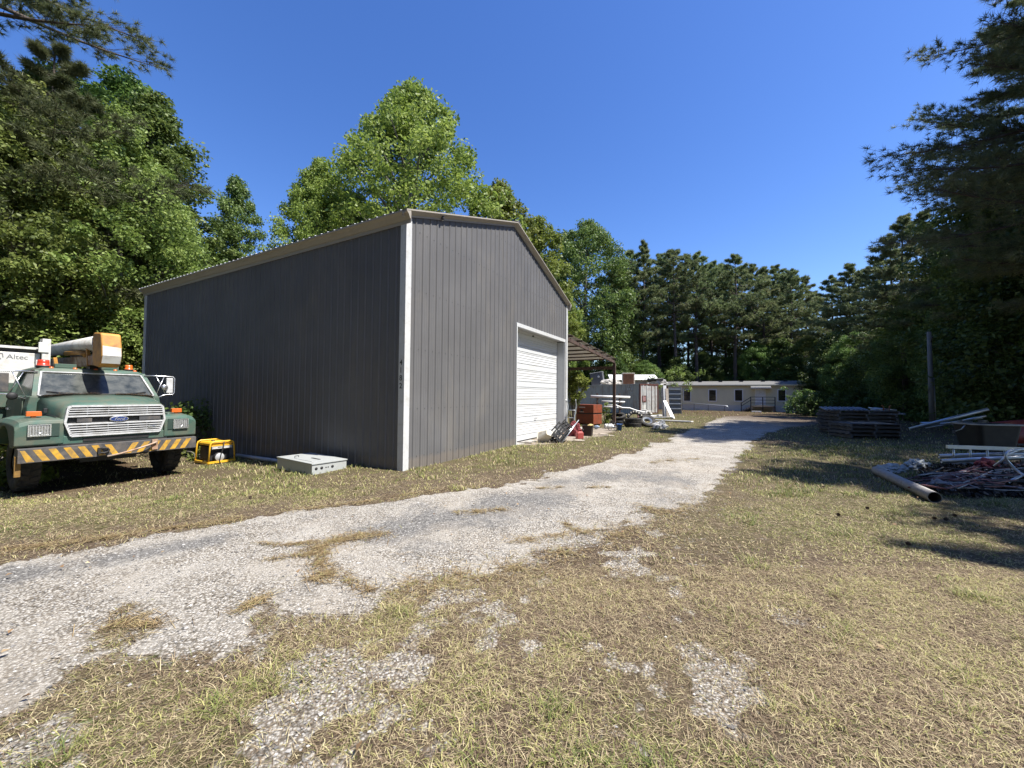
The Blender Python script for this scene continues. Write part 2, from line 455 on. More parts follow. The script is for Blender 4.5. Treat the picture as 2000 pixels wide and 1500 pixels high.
def yard_mat():
    """dry lawn, bare soil, leaf litter and the chip-stone track in one material; which shows where is an attribute of the sheet"""
    m, nt, out = newmat('yard_surface'); g = G(nt)
    b = nt.nodes.new('ShaderNodeBsdfPrincipled'); nt.links.new(b.outputs[0], out.inputs[0])
    geo = nt.nodes.new('ShaderNodeNewGeometry')
    mp = nt.nodes.new('ShaderNodeMapping'); mp.inputs['Scale'].default_value = (1, 1, 0); g.l(geo.outputs['Position'], mp.inputs[0]); pos = mp.outputs[0]
    def A(nm):
        a = nt.nodes.new('ShaderNodeAttribute'); a.attribute_name = nm; return a.outputs['Fac']
    n1 = g.noise(pos, 2.6, 6, 0.65); n2 = g.noise(pos, 95.0, 5, 0.72, 1.5); n3 = g.noise(pos, 22, 5, 0.65); n7 = g.noise(pos, 6.5, 5, 0.7)
    th = g.ramp(n2.outputs[0], [(0.32, (0.012, 0.009, 0.006)), (0.48, (0.058, 0.042, 0.027)), (0.59, (0.17, 0.128, 0.083)), (0.72, (0.42, 0.34, 0.23))]).outputs[0]
    gn = g.ramp(n2.outputs[0], [(0.30, (0.016, 0.016, 0.005)), (0.47, (0.07, 0.068, 0.022)), (0.6, (0.17, 0.16, 0.065)), (0.75, (0.34, 0.31, 0.16))]).outputs[0]
    c = g.mix(g.math('MULTIPLY', A('green'), 0.8), th, gn)
    soil = g.ramp(n3.outputs[0], [(0.32, (0.05, 0.036, 0.025)), (0.5, (0.12, 0.088, 0.062)), (0.7, (0.25, 0.19, 0.135))]).outputs[0]
    f = g.math('ADD', g.math('MULTIPLY', n1.outputs[0], .6), g.math('MULTIPLY', n7.outputs[0], .4))
    c = g.mix(g.ramp(f, [(0.44, (0, 0, 0)), (0.62, (0.75, 0.75, 0.75))]).outputs[0], c, soil)
    # chips of stone, two sizes
    vo = nt.nodes.new('ShaderNodeTexVoronoi'); vo.inputs['Scale'].default_value = 66; g.l(pos, vo.inputs['Vector'])
    v2 = nt.nodes.new('ShaderNodeTexVoronoi'); v2.inputs['Scale'].default_value = 150; g.l(pos, v2.inputs['Vector'])
    st = g.ramp(vo.outputs['Color'], [(0.0, (0.12, 0.113, 0.10)), (0.18, (0.27, 0.255, 0.23)), (0.45, (0.49, 0.462, 0.415)), (0.75, (0.64, 0.61, 0.555)), (1.0, (0.80, 0.775, 0.72))]).outputs[0]
    gap = g.ramp(vo.outputs['Distance'], [(0.25, (1, 1, 1)), (0.66, (0.36, 0.33, 0.29))]).outputs[0]
    st = g.mix(1.0, st, gap, 'MULTIPLY')
    f = g.math('ADD', A('gravel'), g.math('MULTIPLY', g.math('SUBTRACT', n3.outputs[0], 0.5), 0.9))
    c = g.mix(g.ramp(f, [(0.38, (0, 0, 0)), (0.62, (0.92, 0.92, 0.92))]).outputs[0], c, st)
    # single chips scattered through the thatch
    f = g.math('MULTIPLY', g.ramp(g.math('ADD', vo.outputs['Color'], 0.0), [(0.80, (0, 0, 0)), (0.84, (1, 1, 1))]).outputs[0], g.ramp(n7.outputs[0], [(0.45, (0, 0, 0)), (0.6, (.8, .8, .8))]).outputs[0])
    f = g.math('MULTIPLY', f, A('nearroad')); c = g.mix(f, c, g.mix(1.0, (0.5, 0.48, 0.45), gap, 'MULTIPLY'))
    # the track: clean chips, fine chips, dark old binder, sandy dust
    fine = g.ramp(v2.outputs['Color'], [(0.0, (0.29, 0.27, 0.235)), (1.0, (0.60, 0.565, 0.505))]).outputs[0]
    m1 = g.noise(pos, 0.55, 6, 0.62, 0.6); m2 = g.noise(pos, 1.9, 6, 0.65); m3 = g.noise(pos, 7, 5, 0.7); m4 = g.noise(pos, 0.9, 5, 0.6, 0.3)
    r = g.mix(g.ramp(m2.outputs[0], [(0.45, (0, 0, 0)), (0.62, (0.6, 0.6, 0.6))]).outputs[0], st, fine)
    old = g.ramp(vo.outputs['Color'], [(0.0, (0.05, 0.05, 0.052)), (0.5, (0.135, 0.133, 0.13)), (0.8, (0.23, 0.225, 0.215)), (0.9, (0.40, 0.39, 0.37)), (1.0, (0.56, 0.55, 0.53))]).outputs[0]
    f = g.math('ADD', g.math('ADD', g.math('MULTIPLY', m1.outputs[0], 0.7), g.math('MULTIPLY', m3.outputs[0], 0.3)), g.math('MULTIPLY', A('binder'), 0.22))
    r = g.mix(g.ramp(f, [(0.56, (0, 0, 0)), (0.67, (0.8, 0.8, 0.8))]).outputs[0], r, old)
    dust = g.ramp(n3.outputs[0], [(0.3, (0.33, 0.285, 0.225)), (0.7, (0.48, 0.43, 0.36))]).outputs[0]
    r = g.mix(g.ramp(m4.outputs[0], [(0.48, (0, 0, 0)), (0.68, (0.5, 0.5, 0.5))]).outputs[0], r, dust)
    f = g.math('ADD', A('road'), g.math('MULTIPLY', g.math('SUBTRACT', m3.outputs[0], 0.5), 0.9))
    c = g.mix(g.ramp(f, [(0.36, (0, 0, 0)), (0.64, (1, 1, 1))]).outputs[0], c, r)
    pale = g.ramp(n3.outputs[0], [(0.3, (0.20, 0.165, 0.13)), (0.7, (0.38, 0.33, 0.27))]).outputs[0]
    c = g.mix(A('apron'), c, pale)
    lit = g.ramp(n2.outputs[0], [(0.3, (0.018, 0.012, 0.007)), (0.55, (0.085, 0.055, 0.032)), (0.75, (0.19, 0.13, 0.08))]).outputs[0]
    c = g.mix(g.math('MULTIPLY', A('litter_shade'), 0.85), c, lit)
    g.l(c, b.inputs['Base Color']); b.inputs['Roughness'].default_value = 0.93; b.inputs['Specular IOR Level'].default_value = 0.2
    h = g.math('ADD', g.math('MULTIPLY', n2.outputs[0], 0.7), g.math('MULTIPLY', vo.outputs['Distance'], -0.6))
    g.l(g.bump(h, 0.9, 0.016), b.inputs['Normal'])
    return m

M_YARD = yard_mat()
# dark binder shows along the upper rut and in a broad patch before the door
P_ = np.stack([gx, gy], 1)
def near_line(pts, w):
    L = np.array([gp(*p)[:2] for p in pts]); d = np.full(len(P_), 9e9)
    for a, b_ in zip(L[:-1], L[1:]):
        e = b_ - a; t = np.clip(((P_ - a) @ e) / (e @ e), 0, 1); d = np.minimum(d, ((P_ - a - t[:, None] * e) ** 2).sum(1))
    return np.exp(-d / w ** 2)
binder = np.clip(near_line([(-100, 1150), (60, 1120), (250, 1085), (420, 1055)], .28) + near_line([(780, 1040), (900, 1010), (1000, 985), (1090, 970)], .55) + .8 * near_line([(1100, 940), (1250, 925), (1330, 940)], .6) + .6 * near_line([(560, 1160), (660, 1165), (720, 1150)], .16), 0, 1)
ATT = {'gravel': mgrav, 'road': mroad, 'binder': binder, 'green': mgreen, 'apron': map_, 'litter_shade': mlitter_shade, 'nearroad': sstep(-3.5, -.3, _s) * sstep(9, 5, gy)}
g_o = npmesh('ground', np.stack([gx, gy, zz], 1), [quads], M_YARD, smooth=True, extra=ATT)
g_o['kind'] = 'structure'
# the driveway lies on it as a sheet of its own, cut to the worn outline
inroad = mroad[quads].mean(1) > 0.5
rq = quads[inroad]; used, inv = np.unique(rq, return_inverse=True)
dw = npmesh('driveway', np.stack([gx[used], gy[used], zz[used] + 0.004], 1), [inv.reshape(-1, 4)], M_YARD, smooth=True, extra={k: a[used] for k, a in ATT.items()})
dw['kind'] = 'structure'

# ---- blades of grass: one object
def blades(x, y, length, width, lean, rnd, droop=0.6, z0=0.0, lift=1.0):
    n = len(x); az = RNG.uniform(0, 2 * PI, n)
    dx, dy = np.cos(az), np.sin(az); px, py = -dy, dx
    z = gh(x, y) + z0
    base = np.stack([x, y, z - 0.004], 1)
    side = np.stack([px, py, np.zeros(n)], 1) * (width / 2)[:, None]
    ld = np.stack([dx, dy, np.zeros(n)], 1)
    h = (length * np.cos(lean) * lift)[:, None]; o = (length * np.sin(lean))[:, None]
    up = np.array([0, 0, 1.0])
    mid = base + up * h * 0.62 + ld * o * 0.42
    tip = base + up * h * (1.0 - droop * 0.35) + ld * o * 1.05
    V = np.stack([base - side, base + side, mid + side * 0.75, mid - side * 0.75, tip], 1).reshape(-1, 3)
    i = np.arange(n)[:, None] * 5
    return V, i + np.array([[0, 1, 2, 3]]), i + np.array([[3, 2, 4]]), np.repeat(rnd, 5)

def sample_wedge(n, y0, y1, half=1.42, extra=2.6):
    y = np.sqrt(RNG.uniform(y0 ** 2, y1 ** 2, n)); x = RNG.uniform(-1, 1, n) * (half * y + extra)
    return x, y

def in_building(x, y):
    dx = x - BC.x; dy = y - BC.y
    u = dx * U2.x + dy * U2.y; v = dx * V2.x + dy * V2.y
    return (u > 0.0) & (u < 9.2) & (v > 0.0) & (v < 12.8) | ((u > 9.2) & (u < 17) & (v > -0.2) & (v < 9.5))

VV = []; Q = []; T = []; RR = []; off = 0
# thatch: dead strands lying flat among the live blades
for (n, y0, y1, l0, l1, w0, w1) in ((220000, 0.7, 3.6, .02, .08, .0014, .0032), (105000, 3.4, 7.5, .03, .085, .003, .006)):
    x, y = sample_wedge(n, y0, y1); rd, gv, ap, gr, fo, s = masks(x, y)
    k = (RNG.uniform(0, 1, n) < (1 - sstep(0.0, 0.7, rd)) * (1 - .8 * gv) * (1 - .9 * ap) * (1 - .8 * fo)) & ~in_building(x, y)
    x, y = x[k], y[k]; m = len(x)
    v, q, t, r = blades(x, y, RNG.uniform(l0, l1, m), RNG.uniform(w0, w1, m), RNG.uniform(1.38, 1.56, m), np.clip(RNG.beta(1.1, 2.6, m) * .40, 0, .40), z0=RNG.uniform(.001, .012, m) + .004)
    VV.append(v); Q.append(q + off); T.append(t + off); RR.append(r); off += len(v)
for (n, y0, y1, l0, l1, w0, w1, le0, le1) in ((230000, 0.7, 3.4, .035, .10, .0022, .0048, .95, 1.5), (190000, 3.0, 6.5, .035, .095, .0035, .007, .85, 1.45),
                                       (150000, 6.0, 13, .045, .11, .006, .014, .55, 1.3), (110000, 12, 32, .05, .11, .012, .03, .4, 1.2), (26000, 30, 50, .06, .14, .04, .07, .3, 1.1)):
    x, y = sample_wedge(n, y0, y1)
    rd, gv, ap, gr, fo, s = masks(x, y)
    dens = fbm(x, y, 0.30, 4, 91); brown = sstep(.44, .62, fbm(x, y, 1.5, 4, 141) + .10 * sstep(-1.2, 0, s) - .10 * sstep(3, 6, x))
    keep = (1 - sstep(0.05, 0.85, rd)) * (1 - 0.8 * sstep(0.2, 0.85, gv)) * (1 - 0.9 * ap) * (1 - 0.75 * fo) * (0.12 + 0.95 * sstep(0.36, 0.60, dens)) * (1 - .35 * brown)
    k = (RNG.uniform(0, 1, n) < keep) & ~in_building(x, y)
    x, y, gr, dens, brown = x[k], y[k], gr[k], dens[k], brown[k]; m = len(x)
    tuft = sstep(0.60, 0.75, fbm(x, y, 0.28, 3, 123))
    lush = sstep(4.5, 8, y) * sstep(0.5, 0.8, gr)
    length = RNG.uniform(l0, l1, m) * (0.7 + 0.6 * tuft + 0.35 * lush)
    lean = RNG.uniform(le0, le1, m) * (1 - 0.3 * tuft * RNG.uniform(0, 1, m) - 0.2 * lush)
    fib = RNG.uniform(0, 1, m) < 0.34 + .40 * brown - .16 * gr      # dead, pinkish blades among live yellow-green ones
    rnd = np.where(fib, RNG.uniform(0, .24, m), np.clip(RNG.normal(0.44, 0.14, m) + 0.36 * gr * RNG.uniform(0, 1.1, m) + 0.16 * tuft, .25, 1))
    v, q, t, r = blades(x, y, length, RNG.uniform(w0, w1, m), lean, rnd)
    VV.append(v); Q.append(q + off); T.append(t + off); RR.append(r); off += len(v)
M_GRASS = leafmat('grass_blades', [(0.0, (0.10, 0.068, 0.045)), (0.08, (0.24, 0.17, 0.115)), (0.16, (0.44, 0.345, 0.225)), (0.25, (0.63, 0.54, 0.33)), (0.38, (0.50, 0.46, 0.19)), (0.55, (0.27, 0.275, 0.085)), (0.75, (0.135, 0.17, 0.042)), (1.0, (0.07, 0.11, 0.024))], trans=0.25, rough=0.7)
gro = npmesh('grass', np.concatenate(VV), [np.concatenate(Q), np.concatenate(T)], M_GRASS, rnd=np.concatenate(RR))
gro['kind'] = 'stuff'; gro['label'] = 'short sun-bleached grass with straw and green tufts'; gro['category'] = 'grass'

# ---- fallen pine needles in drifts on the driveway and along its edges: one object
def needles(x, y, length, width, rnd, z0):
    n = len(x); az = RNG.uniform(0, 2 * PI, n)
    d = np.stack([np.cos(az), np.sin(az), RNG.normal(0, .10, n)], 1) * (length / 2)[:, None]
    s = np.stack([-np.sin(az), np.cos(az), np.zeros(n)], 1) * (width / 2)[:, None]
    c = np.stack([x, y, gh(x, y) + z0], 1)
    V = np.stack([c - d - s, c - d + s, c + d + s, c + d - s], 1).reshape(-1, 3)
    return V, np.arange(n * 4).reshape(-1, 4), np.repeat(rnd, 4)
X = []; Y = []
def drift(path, n, wid):
    n = int(n * 0.20); wid *= 1.35
    P = [gp(*p) for p in path]
    for _ in range(n):
        k = random.random() * (len(P) - 1); i = int(k); t = k - i
        q = P[i].lerp(P[i + 1], t); r = wid * (0.12 + 0.95 * abs(math.sin(k * 3.7 + n)) ** 1.5)
        X.append(q.x + random.gauss(0, r * 0.5)); Y.append(q.y + random.gauss(0, r * 0.5))
drift([(500, 1062), (560, 1066), (620, 1060)], 700, .05)
drift([(600, 1085), (640, 1062), (690, 1050), (745, 1045)], 4200, .17)
drift([(515, 1096), (580, 1088), (625, 1082)], 500, .05)
drift([(635, 1080), (622, 1105), (645, 1130), (600, 1132)], 1900, .09)
drift([(650, 1120), (700, 1145), (745, 1165)], 900, .10)
drift([(890, 1003), (940, 1000), (990, 995)], 1100, .13)
drift([(1270, 905), (1310, 900), (1370, 896)], 1600, .28)
drift([(1150, 953), (1190, 952)], 500, .12)
drift([(1050, 955), (1098, 952)], 500, .10)
drift([(1240, 985), (1290, 1000), (1330, 1002)], 900, .12)
drift([(1100, 1020), (1120, 1035), (1150, 1045)], 700, .08)
drift([(1010, 1060), (1060, 1050), (1150, 1040), (1230, 1020)], 1500, .12)
drift([(0, 1078), (150, 1060), (300, 1038), (470, 1014)], 4200, .16)
drift([(560, 1000), (690, 985), (800, 966), (930, 950)], 1800, .12)
drift([(215, 1222), (260, 1215), (300, 1228)], 900, .10)
drift([(470, 1195), (520, 1165)], 700, .07)
drift([(780, 1150), (900, 1125), (1020, 1110), (1120, 1070), (1260, 1030), (1400, 960)], 6500, .40)
drift([(1150, 880), (1060, 905), (960, 915)], 700, .2)
drift([(1030, 878), (1045, 884)], 900, .15)
X = np.array(X); Y = np.array(Y)
v, q, r = needles(X, Y, RNG.uniform(.06, .16, len(X)), RNG.uniform(.0022, .0045, len(X)) * (0.7 + Y / 9), RNG.uniform(0, 1, len(X)), RNG.uniform(.010, .024, len(X)))
M_STRAW = leafmat('pine_straw', [(0.0, (0.08, 0.05, 0.025)), (0.5, (0.25, 0.17, 0.085)), (0.85, (0.42, 0.33, 0.18)), (1.0, (0.20, 0.20, 0.06))], trans=0.1, rough=0.7)
ps = npmesh('pine_straw', v, [q], M_STRAW, rnd=r); ps['kind'] = 'stuff'; ps['label'] = 'drifts of orange brown pine needles on the driveway'; ps['category'] = 'pine straw'
# dead leaves blown over the lawn: one object
n = 420; x, y = sample_wedge(n, 1.3, 9.0); az = RNG.uniform(0, 2 * PI, n); L = RNG.uniform(.02, .05, n)
d = np.stack([np.cos(az), np.sin(az), RNG.normal(0, .25, n)], 1) * (L / 2)[:, None]; sd2 = np.stack([-np.sin(az), np.cos(az), RNG.normal(0, .35, n)], 1) * (L * RNG.uniform(.2, .4, n))[:, None]
c = np.stack([x, y, gh(x, y) + RNG.uniform(.018, .045, n)], 1); up = np.array([0, 0, 1.0]) * (L * .18)[:, None]
Vl = np.stack([c - d, c + sd2 + up, c + d, c - sd2 + up], 1).reshape(-1, 3)
fl = npmesh('fallen_leaves', Vl, [np.arange(4 * n).reshape(-1, 4)], leafmat('dead_leaves', [(0, (.08, .045, .025)), (.5, (.26, .16, .08)), (1, (.55, .44, .27))], trans=.1, rough=.6), rnd=np.repeat(RNG.uniform(0, 1, n), 4)); fl['kind'] = 'stuff'; fl['label'] = 'dead tan leaves scattered over the lawn'; fl['category'] = 'leaves'
# loose stones, near the camera, standing proud of the chip surface
n = 42000; x, y = sample_wedge(n, 0.8, 6.0); rd, gv, *_ = masks(x, y)
k = (RNG.uniform(0, 1, n) < np.maximum(sstep(.2, .8, rd) * 0.8, gv * 0.9)); x, y = x[k], y[k]; m = len(x)
octv = np.array([[1, 0, 0], [0, 1, 0], [-1, 0, 0], [0, -1, 0], [0, 0, .7], [0, 0, -.7]], float)
sz = RNG.uniform(.003, .0085, m) * np.where(RNG.uniform(0, 1, m) < .06, 1.7, 1)
jit = octv[None] * (1 + RNG.normal(0, .25, (m, 6, 3))); a = RNG.uniform(0, 2 * PI, m); ca, sa = np.cos(a)[:, None], np.sin(a)[:, None]
jx = jit[..., 0] * ca - jit[..., 1] * sa; jy = jit[..., 0] * sa + jit[..., 1] * ca
P = np.stack([jx * sz[:, None] * 1.25 + x[:, None], jy * sz[:, None] + y[:, None], jit[..., 2] * sz[:, None] * .8 + (gh(x, y) + .007)[:, None]], -1).reshape(-1, 3)
tri = np.array([[0, 1, 4], [1, 2, 4], [2, 3, 4], [3, 0, 4]])
M_STONE = leafmat('loose_stones', [(0.0, (0.10, 0.098, 0.095)), (0.35, (0.26, 0.25, 0.235)), (0.75, (0.47, 0.455, 0.43)), (1.0, (0.66, 0.65, 0.62))], trans=0.0, rough=0.85)
gs = npmesh('gravel', P, [(np.arange(m)[:, None, None] * 6 + tri[None]).reshape(-1, 3)], M_STONE, rnd=np.repeat(RNG.uniform(0, 1, m), 6))
gs['kind'] = 'stuff'; gs['label'] = 'loose pale and dark gravel chips'; gs['category'] = 'gravel'
# ------------------------------------------------------------------ the metal garage
W_, L_, EAVE, RIDGE = 9.14, 12.69, 5.20, 6.744
SL = (RIDGE - EAVE) / (W_ / 2)
def roofz(u): return RIDGE - abs(u - W_ / 2) * SL

M_CHAR = pbr('charcoal_painted_steel', (0.130, 0.129, 0.131), rough=0.5, var=0.05, scale=1.2, dirt=(0.19, 0.175, 0.155), dirt_amt=0.2, dirt_scale=1.1, stretch=(1, 1, .35), spec=0.25)
def splash(m):
    nt = m.node_tree; g = G(nt); b = [n for n in nt.nodes if n.type == 'BSDF_PRINCIPLED'][0]; src = b.inputs['Base Color'].links[0].from_socket
    geo = nt.nodes.new('ShaderNodeNewGeometry'); sx = nt.nodes.new('ShaderNodeSeparateXYZ'); g.l(geo.outputs['Position'], sx.inputs[0])
    nz = g.noise(geo.outputs['Position'], 5.0, 6, .7); h = g.math('ADD', sx.outputs[2], g.math('MULTIPLY', nz.outputs[0], -.34))
    f = g.ramp(h, [(-.0, (.42, .42, .42)), (.10, (0, 0, 0))]).outputs[0]
    n2 = g.noise(geo.outputs['Position'], .8, 4, .6)
    c = g.mix(f, src, (.22, .18, .14)); c = g.mix(1.0, c, g.ramp(n2.outputs[0], [(.3, (.88, .88, .88)), (.7, (1.06, 1.06, 1.06))]).outputs[0], 'MULTIPLY'); g.l(c, b.inputs['Base Color'])
splash(M_CHAR)
M_TRIMW = pbr('white_steel_trim', (0.55, 0.56, 0.56), rough=0.45, var=0.06, scale=3, dirt=(0.36, 0.34, 0.30), dirt_amt=0.25, dirt_scale=6)
M_TRIMG = pbr('greige_steel_trim', (0.34, 0.31, 0.265), rough=0.5, var=0.05, scale=2, dirt=(0.30, 0.26, 0.21), dirt_amt=0.2, dirt_scale=3, stretch=(1, 1, .3))
M_GALV = pbr('bare_roof_steel', (0.46, 0.47, 0.475), rough=0.38, metal=0.3, var=0.06, scale=2)
M_DOORW = pbr('white_door_steel', (0.60, 0.615, 0.62), rough=0.45, var=0.04, scale=2, dirt=(0.48, 0.44, 0.36), dirt_amt=0.16, dirt_scale=1.5, stretch=(.4, 1, 1.5))
M_BLACK = pbr('black_plastic', (0.02, 0.02, 0.021), rough=0.5, var=0.2)
M_DARKG = pbr('dark_steel', (0.05, 0.05, 0.052), rough=0.5, metal=0.4, var=0.2)

garage = thing('metal_garage', 'big charcoal steel garage with white corner trim and a white roll-up door', 'garage', (BC.x, BC.y, 0), YAW)

def rib_profile(a, b, pitch=0.2286, extra=()):
    """(position, height) of ribbed sheet between a and b"""
    pts = set(); out = []
    k = math.ceil((a - 0.2) / pitch)
    while k * pitch < b + 0.2:
        c = k * pitch + 0.05
        for d, h in ((-.030, 0), (-.014, .019), (.014, .019), (.030, 0), (.074, 0), (.081, .0035), (.100, .0035), (.107, 0), (.122, 0), (.129, .0035), (.148, .0035), (.155, 0)):
            out.append((c + d, h))
        k += 1
    out = [(p, h) for p, h in out if a < p < b]
    def hat(x):
        prev = None
        for p, h in out:
            if p >= x: return h if prev is None else prev[1] + (h - prev[1]) * (x - prev[0]) / max(p - prev[0], 1e-6)
            prev = (p, h)
        return 0.0
    for e in (a, b) + tuple(extra):
        out.append((e, hat(e) if a < e < b else 0.0))
    out = sorted(out)
    return out

def sheet(mb, prof, zb, zt, fn, mat=0):
    """vertical ribbed sheet: fn(s, h, z) -> point; zb, zt functions of s (segment aware)"""
    for (s0, h0), (s1, h1) in zip(prof[:-1], prof[1:]):
        if s1 - s0 < 1e-5: continue
        m = (s0 + s1) / 2
        z0 = zb(m)
        mb.add([fn(s0, h0, z0), fn(s1, h1, z0), fn(s1, h1, zt(s1)), fn(s0, h0, zt(s0))], [(0, 1, 2, 3)], mat)

D0, D1, DT = 4.773, 8.88, 3.806
def screws(mb, n_, s_list, z_list, fn, zt):
    for s in s_list:
        for z in z_list:
            if z < zt(s) - .1: mb.box(fn(s, .004, z), (.016, .016, .016))

# front gable (plane v = 0, faces -v)
mb = MB()
prof = rib_profile(0.0, W_, extra=(D0, D1, W_ / 2))
sheet(mb, prof, lambda s: DT if D0 < s < D1 else -0.5, lambda s: roofz(s) + 0.02, lambda s, h, z: (s, -h, z))
front = mb.build('wall', M_CHAR, garage, fix=False)
mb = MB()
for s in [0.05 + 0.2286 * k + 0.115 for k in range(40)]:
    for z in (0.25, 1.25, 2.5, 3.75, 5.0, 6.1):
        if z < roofz(s) - 0.25 and not (D0 - .1 < s < D1 + .1 and z < DT + .2) and s < W_ - .1:
            mb.lathe([(0.0, .006), (.008, .006), (.010, 0)], 6, (s, -.0045, z), Matrix.Rotation(PI / 2, 3, 'X'))
mb.build('screws', M_DARKG, garage, fix=False)
# long side (plane u = 0, faces -u)
mb = MB(); prof = rib_profile(0.0, L_)
sheet(mb, prof, lambda s: -0.7, lambda s: EAVE + 0.02, lambda s, h, z: (-h, s, z))
mb.build('wall', M_CHAR, garage, fix=False)
mb = MB(); sheet(mb, prof, lambda s: -0.7, lambda s: EAVE + 0.02, lambda s, h, z: (W_ + h, s, z)); mb.build('wall', M_CHAR, garage, fix=False)
mb = MB(); prof = rib_profile(0.0, W_, extra=(W_ / 2,))
sheet(mb, prof, lambda s: -0.9, lambda s: roofz(s) + 0.02, lambda s, h, z: (s, L_ + h, z)); mb.build('wall', M_CHAR, garage, fix=False)

# corner trims, L-shaped, stand 24 mm proud
def corner(u, v, su, sv, name='corner_trim'):
    mb = MB(); t = .024; w = .135
    z1 = EAVE - .0
    a = (u - su * t, v - sv * t); b = (u - su * t, v + sv * w); c = (u + su * 0, v + sv * w); d = (u, v); e = (u + su * w, v); f = (u + su * w, v - sv * t)
    def ring(z): return [(p[0], p[1], z) for p in (a, b, c, d, e, f)]
    mb.loft([ring(-0.6), ring(1.83), ring(1.835)], 0); 
    a2 = .002
    mb.loft([[(p[0] - su * a2, p[1] - sv * a2, p[2]) for p in ring(1.836)], [(p[0] - su * a2, p[1] - sv * a2, p[2]) for p in ring(z1)]], 0)
    return mb.build(name, M_TRIMW, garage)
corner(0, 0, 1, 1); corner(W_, 0, -1, 1); corner(0, L_, 1, -1); corner(W_, L_, -1, -1)

# roof: two ribbed slopes; ribs run down the slope
OV, DR = 0.15, 0.12
prof = rib_profile(-OV, L_ + OV)
for sgn, nm in ((-1, 'roof'), (1, 'roof')):
    mb = MB()
    uo = -OV if sgn < 0 else W_ + OV
    zo = EAVE - OV * SL + DR
    zr = RIDGE + DR
    for (s0, h0), (s1, h1) in zip(prof[:-1], prof[1:]):
        mb.add([(uo, s0, zo + h0), (uo, s1, zo + h1), (W_ / 2, s1, zr + h1), (W_ / 2, s0, zr + h0)], [(0, 1, 2, 3)], 0)
    # the underside of the sheet
    mb.add([(uo, -OV, zo - .004), (uo, L_ + OV, zo - .004), (W_ / 2, L_ + OV, zr - .004), (W_ / 2, -OV, zr - .004)], [(0, 1, 2, 3)])
    mb.build(nm, M_GALV, garage, fix=False)
mb = MB()
mb.prism([(W_ / 2 - .22, -OV - .01, RIDGE + DR + .03 - .22 * SL), (W_ / 2, -OV - .01, RIDGE + DR + .034), (W_ / 2 + .22, -OV - .01, RIDGE + DR + .03 - .22 * SL), (W_ / 2, -OV - .01, RIDGE + DR + .02)], (0, L_ + 2 * OV + .02, 0))
mb.build('ridge_cap', M_GALV, garage)

# gable overhang: a closed tapering soffit from the roof edge down to the wall
def rake(v_out, v_in, name):
    mb = MB(); pts = [(-OV, EAVE - OV * SL), (W_ / 2, RIDGE), (W_ + OV, EAVE - OV * SL)]
    secs = []
    for (u, z) in pts:
        secs.append([(u, v_out, z + DR - .002), (u, v_out, z + DR - .032), (u, v_in - (.012 if v_in < 1 else -.012), z + .02), (u, v_in - (.012 if v_in < 1 else -.012), z - .018), (u, v_in, z - .018), (u, v_in, z + DR - .006)])
    mb.loft(secs, 0)
    mb.build(name, M_TRIMG, garage)
rake(-OV, -.021, 'rake_trim'); rake(L_ + OV, L_ + .021, 'rake_trim')
# eaves: sloped fascia and a flat band beneath
for sg, u0 in ((-1, 0.0), (1, W_)):
    mb = MB(); zo = EAVE - OV * SL + DR
    def P(d, z, v): return (u0 + sg * d, v, z)
    secs = [[P(OV, zo - .003, v), P(OV, zo - .035, v), P(.095, zo - .075, v), P(.05, zo - .155, v), P(.03, zo - .16, v), P(.03, zo - .24, v), P(.021, zo - .24, v), P(.021, zo - .003, v)] for v in (-OV + .004, L_ + OV - .004)]
    mb.loft(secs, 0)
    mb.build('eave_trim', M_TRIMG, garage)

# roll-up door: recessed, ribbed sections
REC = 0.32
mb = MB(); zb = 0.016; zt = DT - .09
prof = []
z = zb; sec = 0
while z < zt:
    h = 0.60
    prof += [(z, .03), (z + .014, .03), (z + .018, 0), (z + .185, 0), (z + .19, .024), (z + .206, .024), (z + .21, 0)]
    q = z + .245
    while q < z + h - .05:
        prof += [(q, 0), (q + .012, .008), (q + .05, .008), (q + .062, 0)]; q += .085
    prof += [(z + h - .004, 0)]
    z += h
prof = [(a, d) for a, d in prof if a < zt] + [(zt, 0)]
for (a, d), (a2, d2) in zip(prof[:-1], prof[1:]):
    if a2 > a: mb.add([(D0 + .02, REC + d, a), (D1 - .02, REC + d, a), (D1 - .02, REC + d2, a2), (D0 + .02, REC + d2, a2)], [(0, 1, 2, 3)])
door = mb.build('roll_up_door', M_DOORW, garage, fix=False)
mb = MB(); mb.tube([(D0 + 2.0, REC - .01, .72), (D0 + 2.0, REC - .05, .73), (D0 + 2.14, REC - .05, .73), (D0 + 2.14, REC - .01, .72)], .009, 6); mb.build('lift_handle', M_DARKG, door)
mb = MB(); mb.lohi((D0 + .02, REC - .012, zb - .03), (D1 - .02, REC + .02, zb + .022)); mb.build('bottom_seal', M_BLACK, door)
for xx in (D0 + .05, D1 - 2.3):
    mb = MB(); mb.lohi((xx, REC - .03, zt - .09), (xx + .08, REC + .02, zt - .04)); mb.build('bracket', M_DARKG, door)
mb = MB()
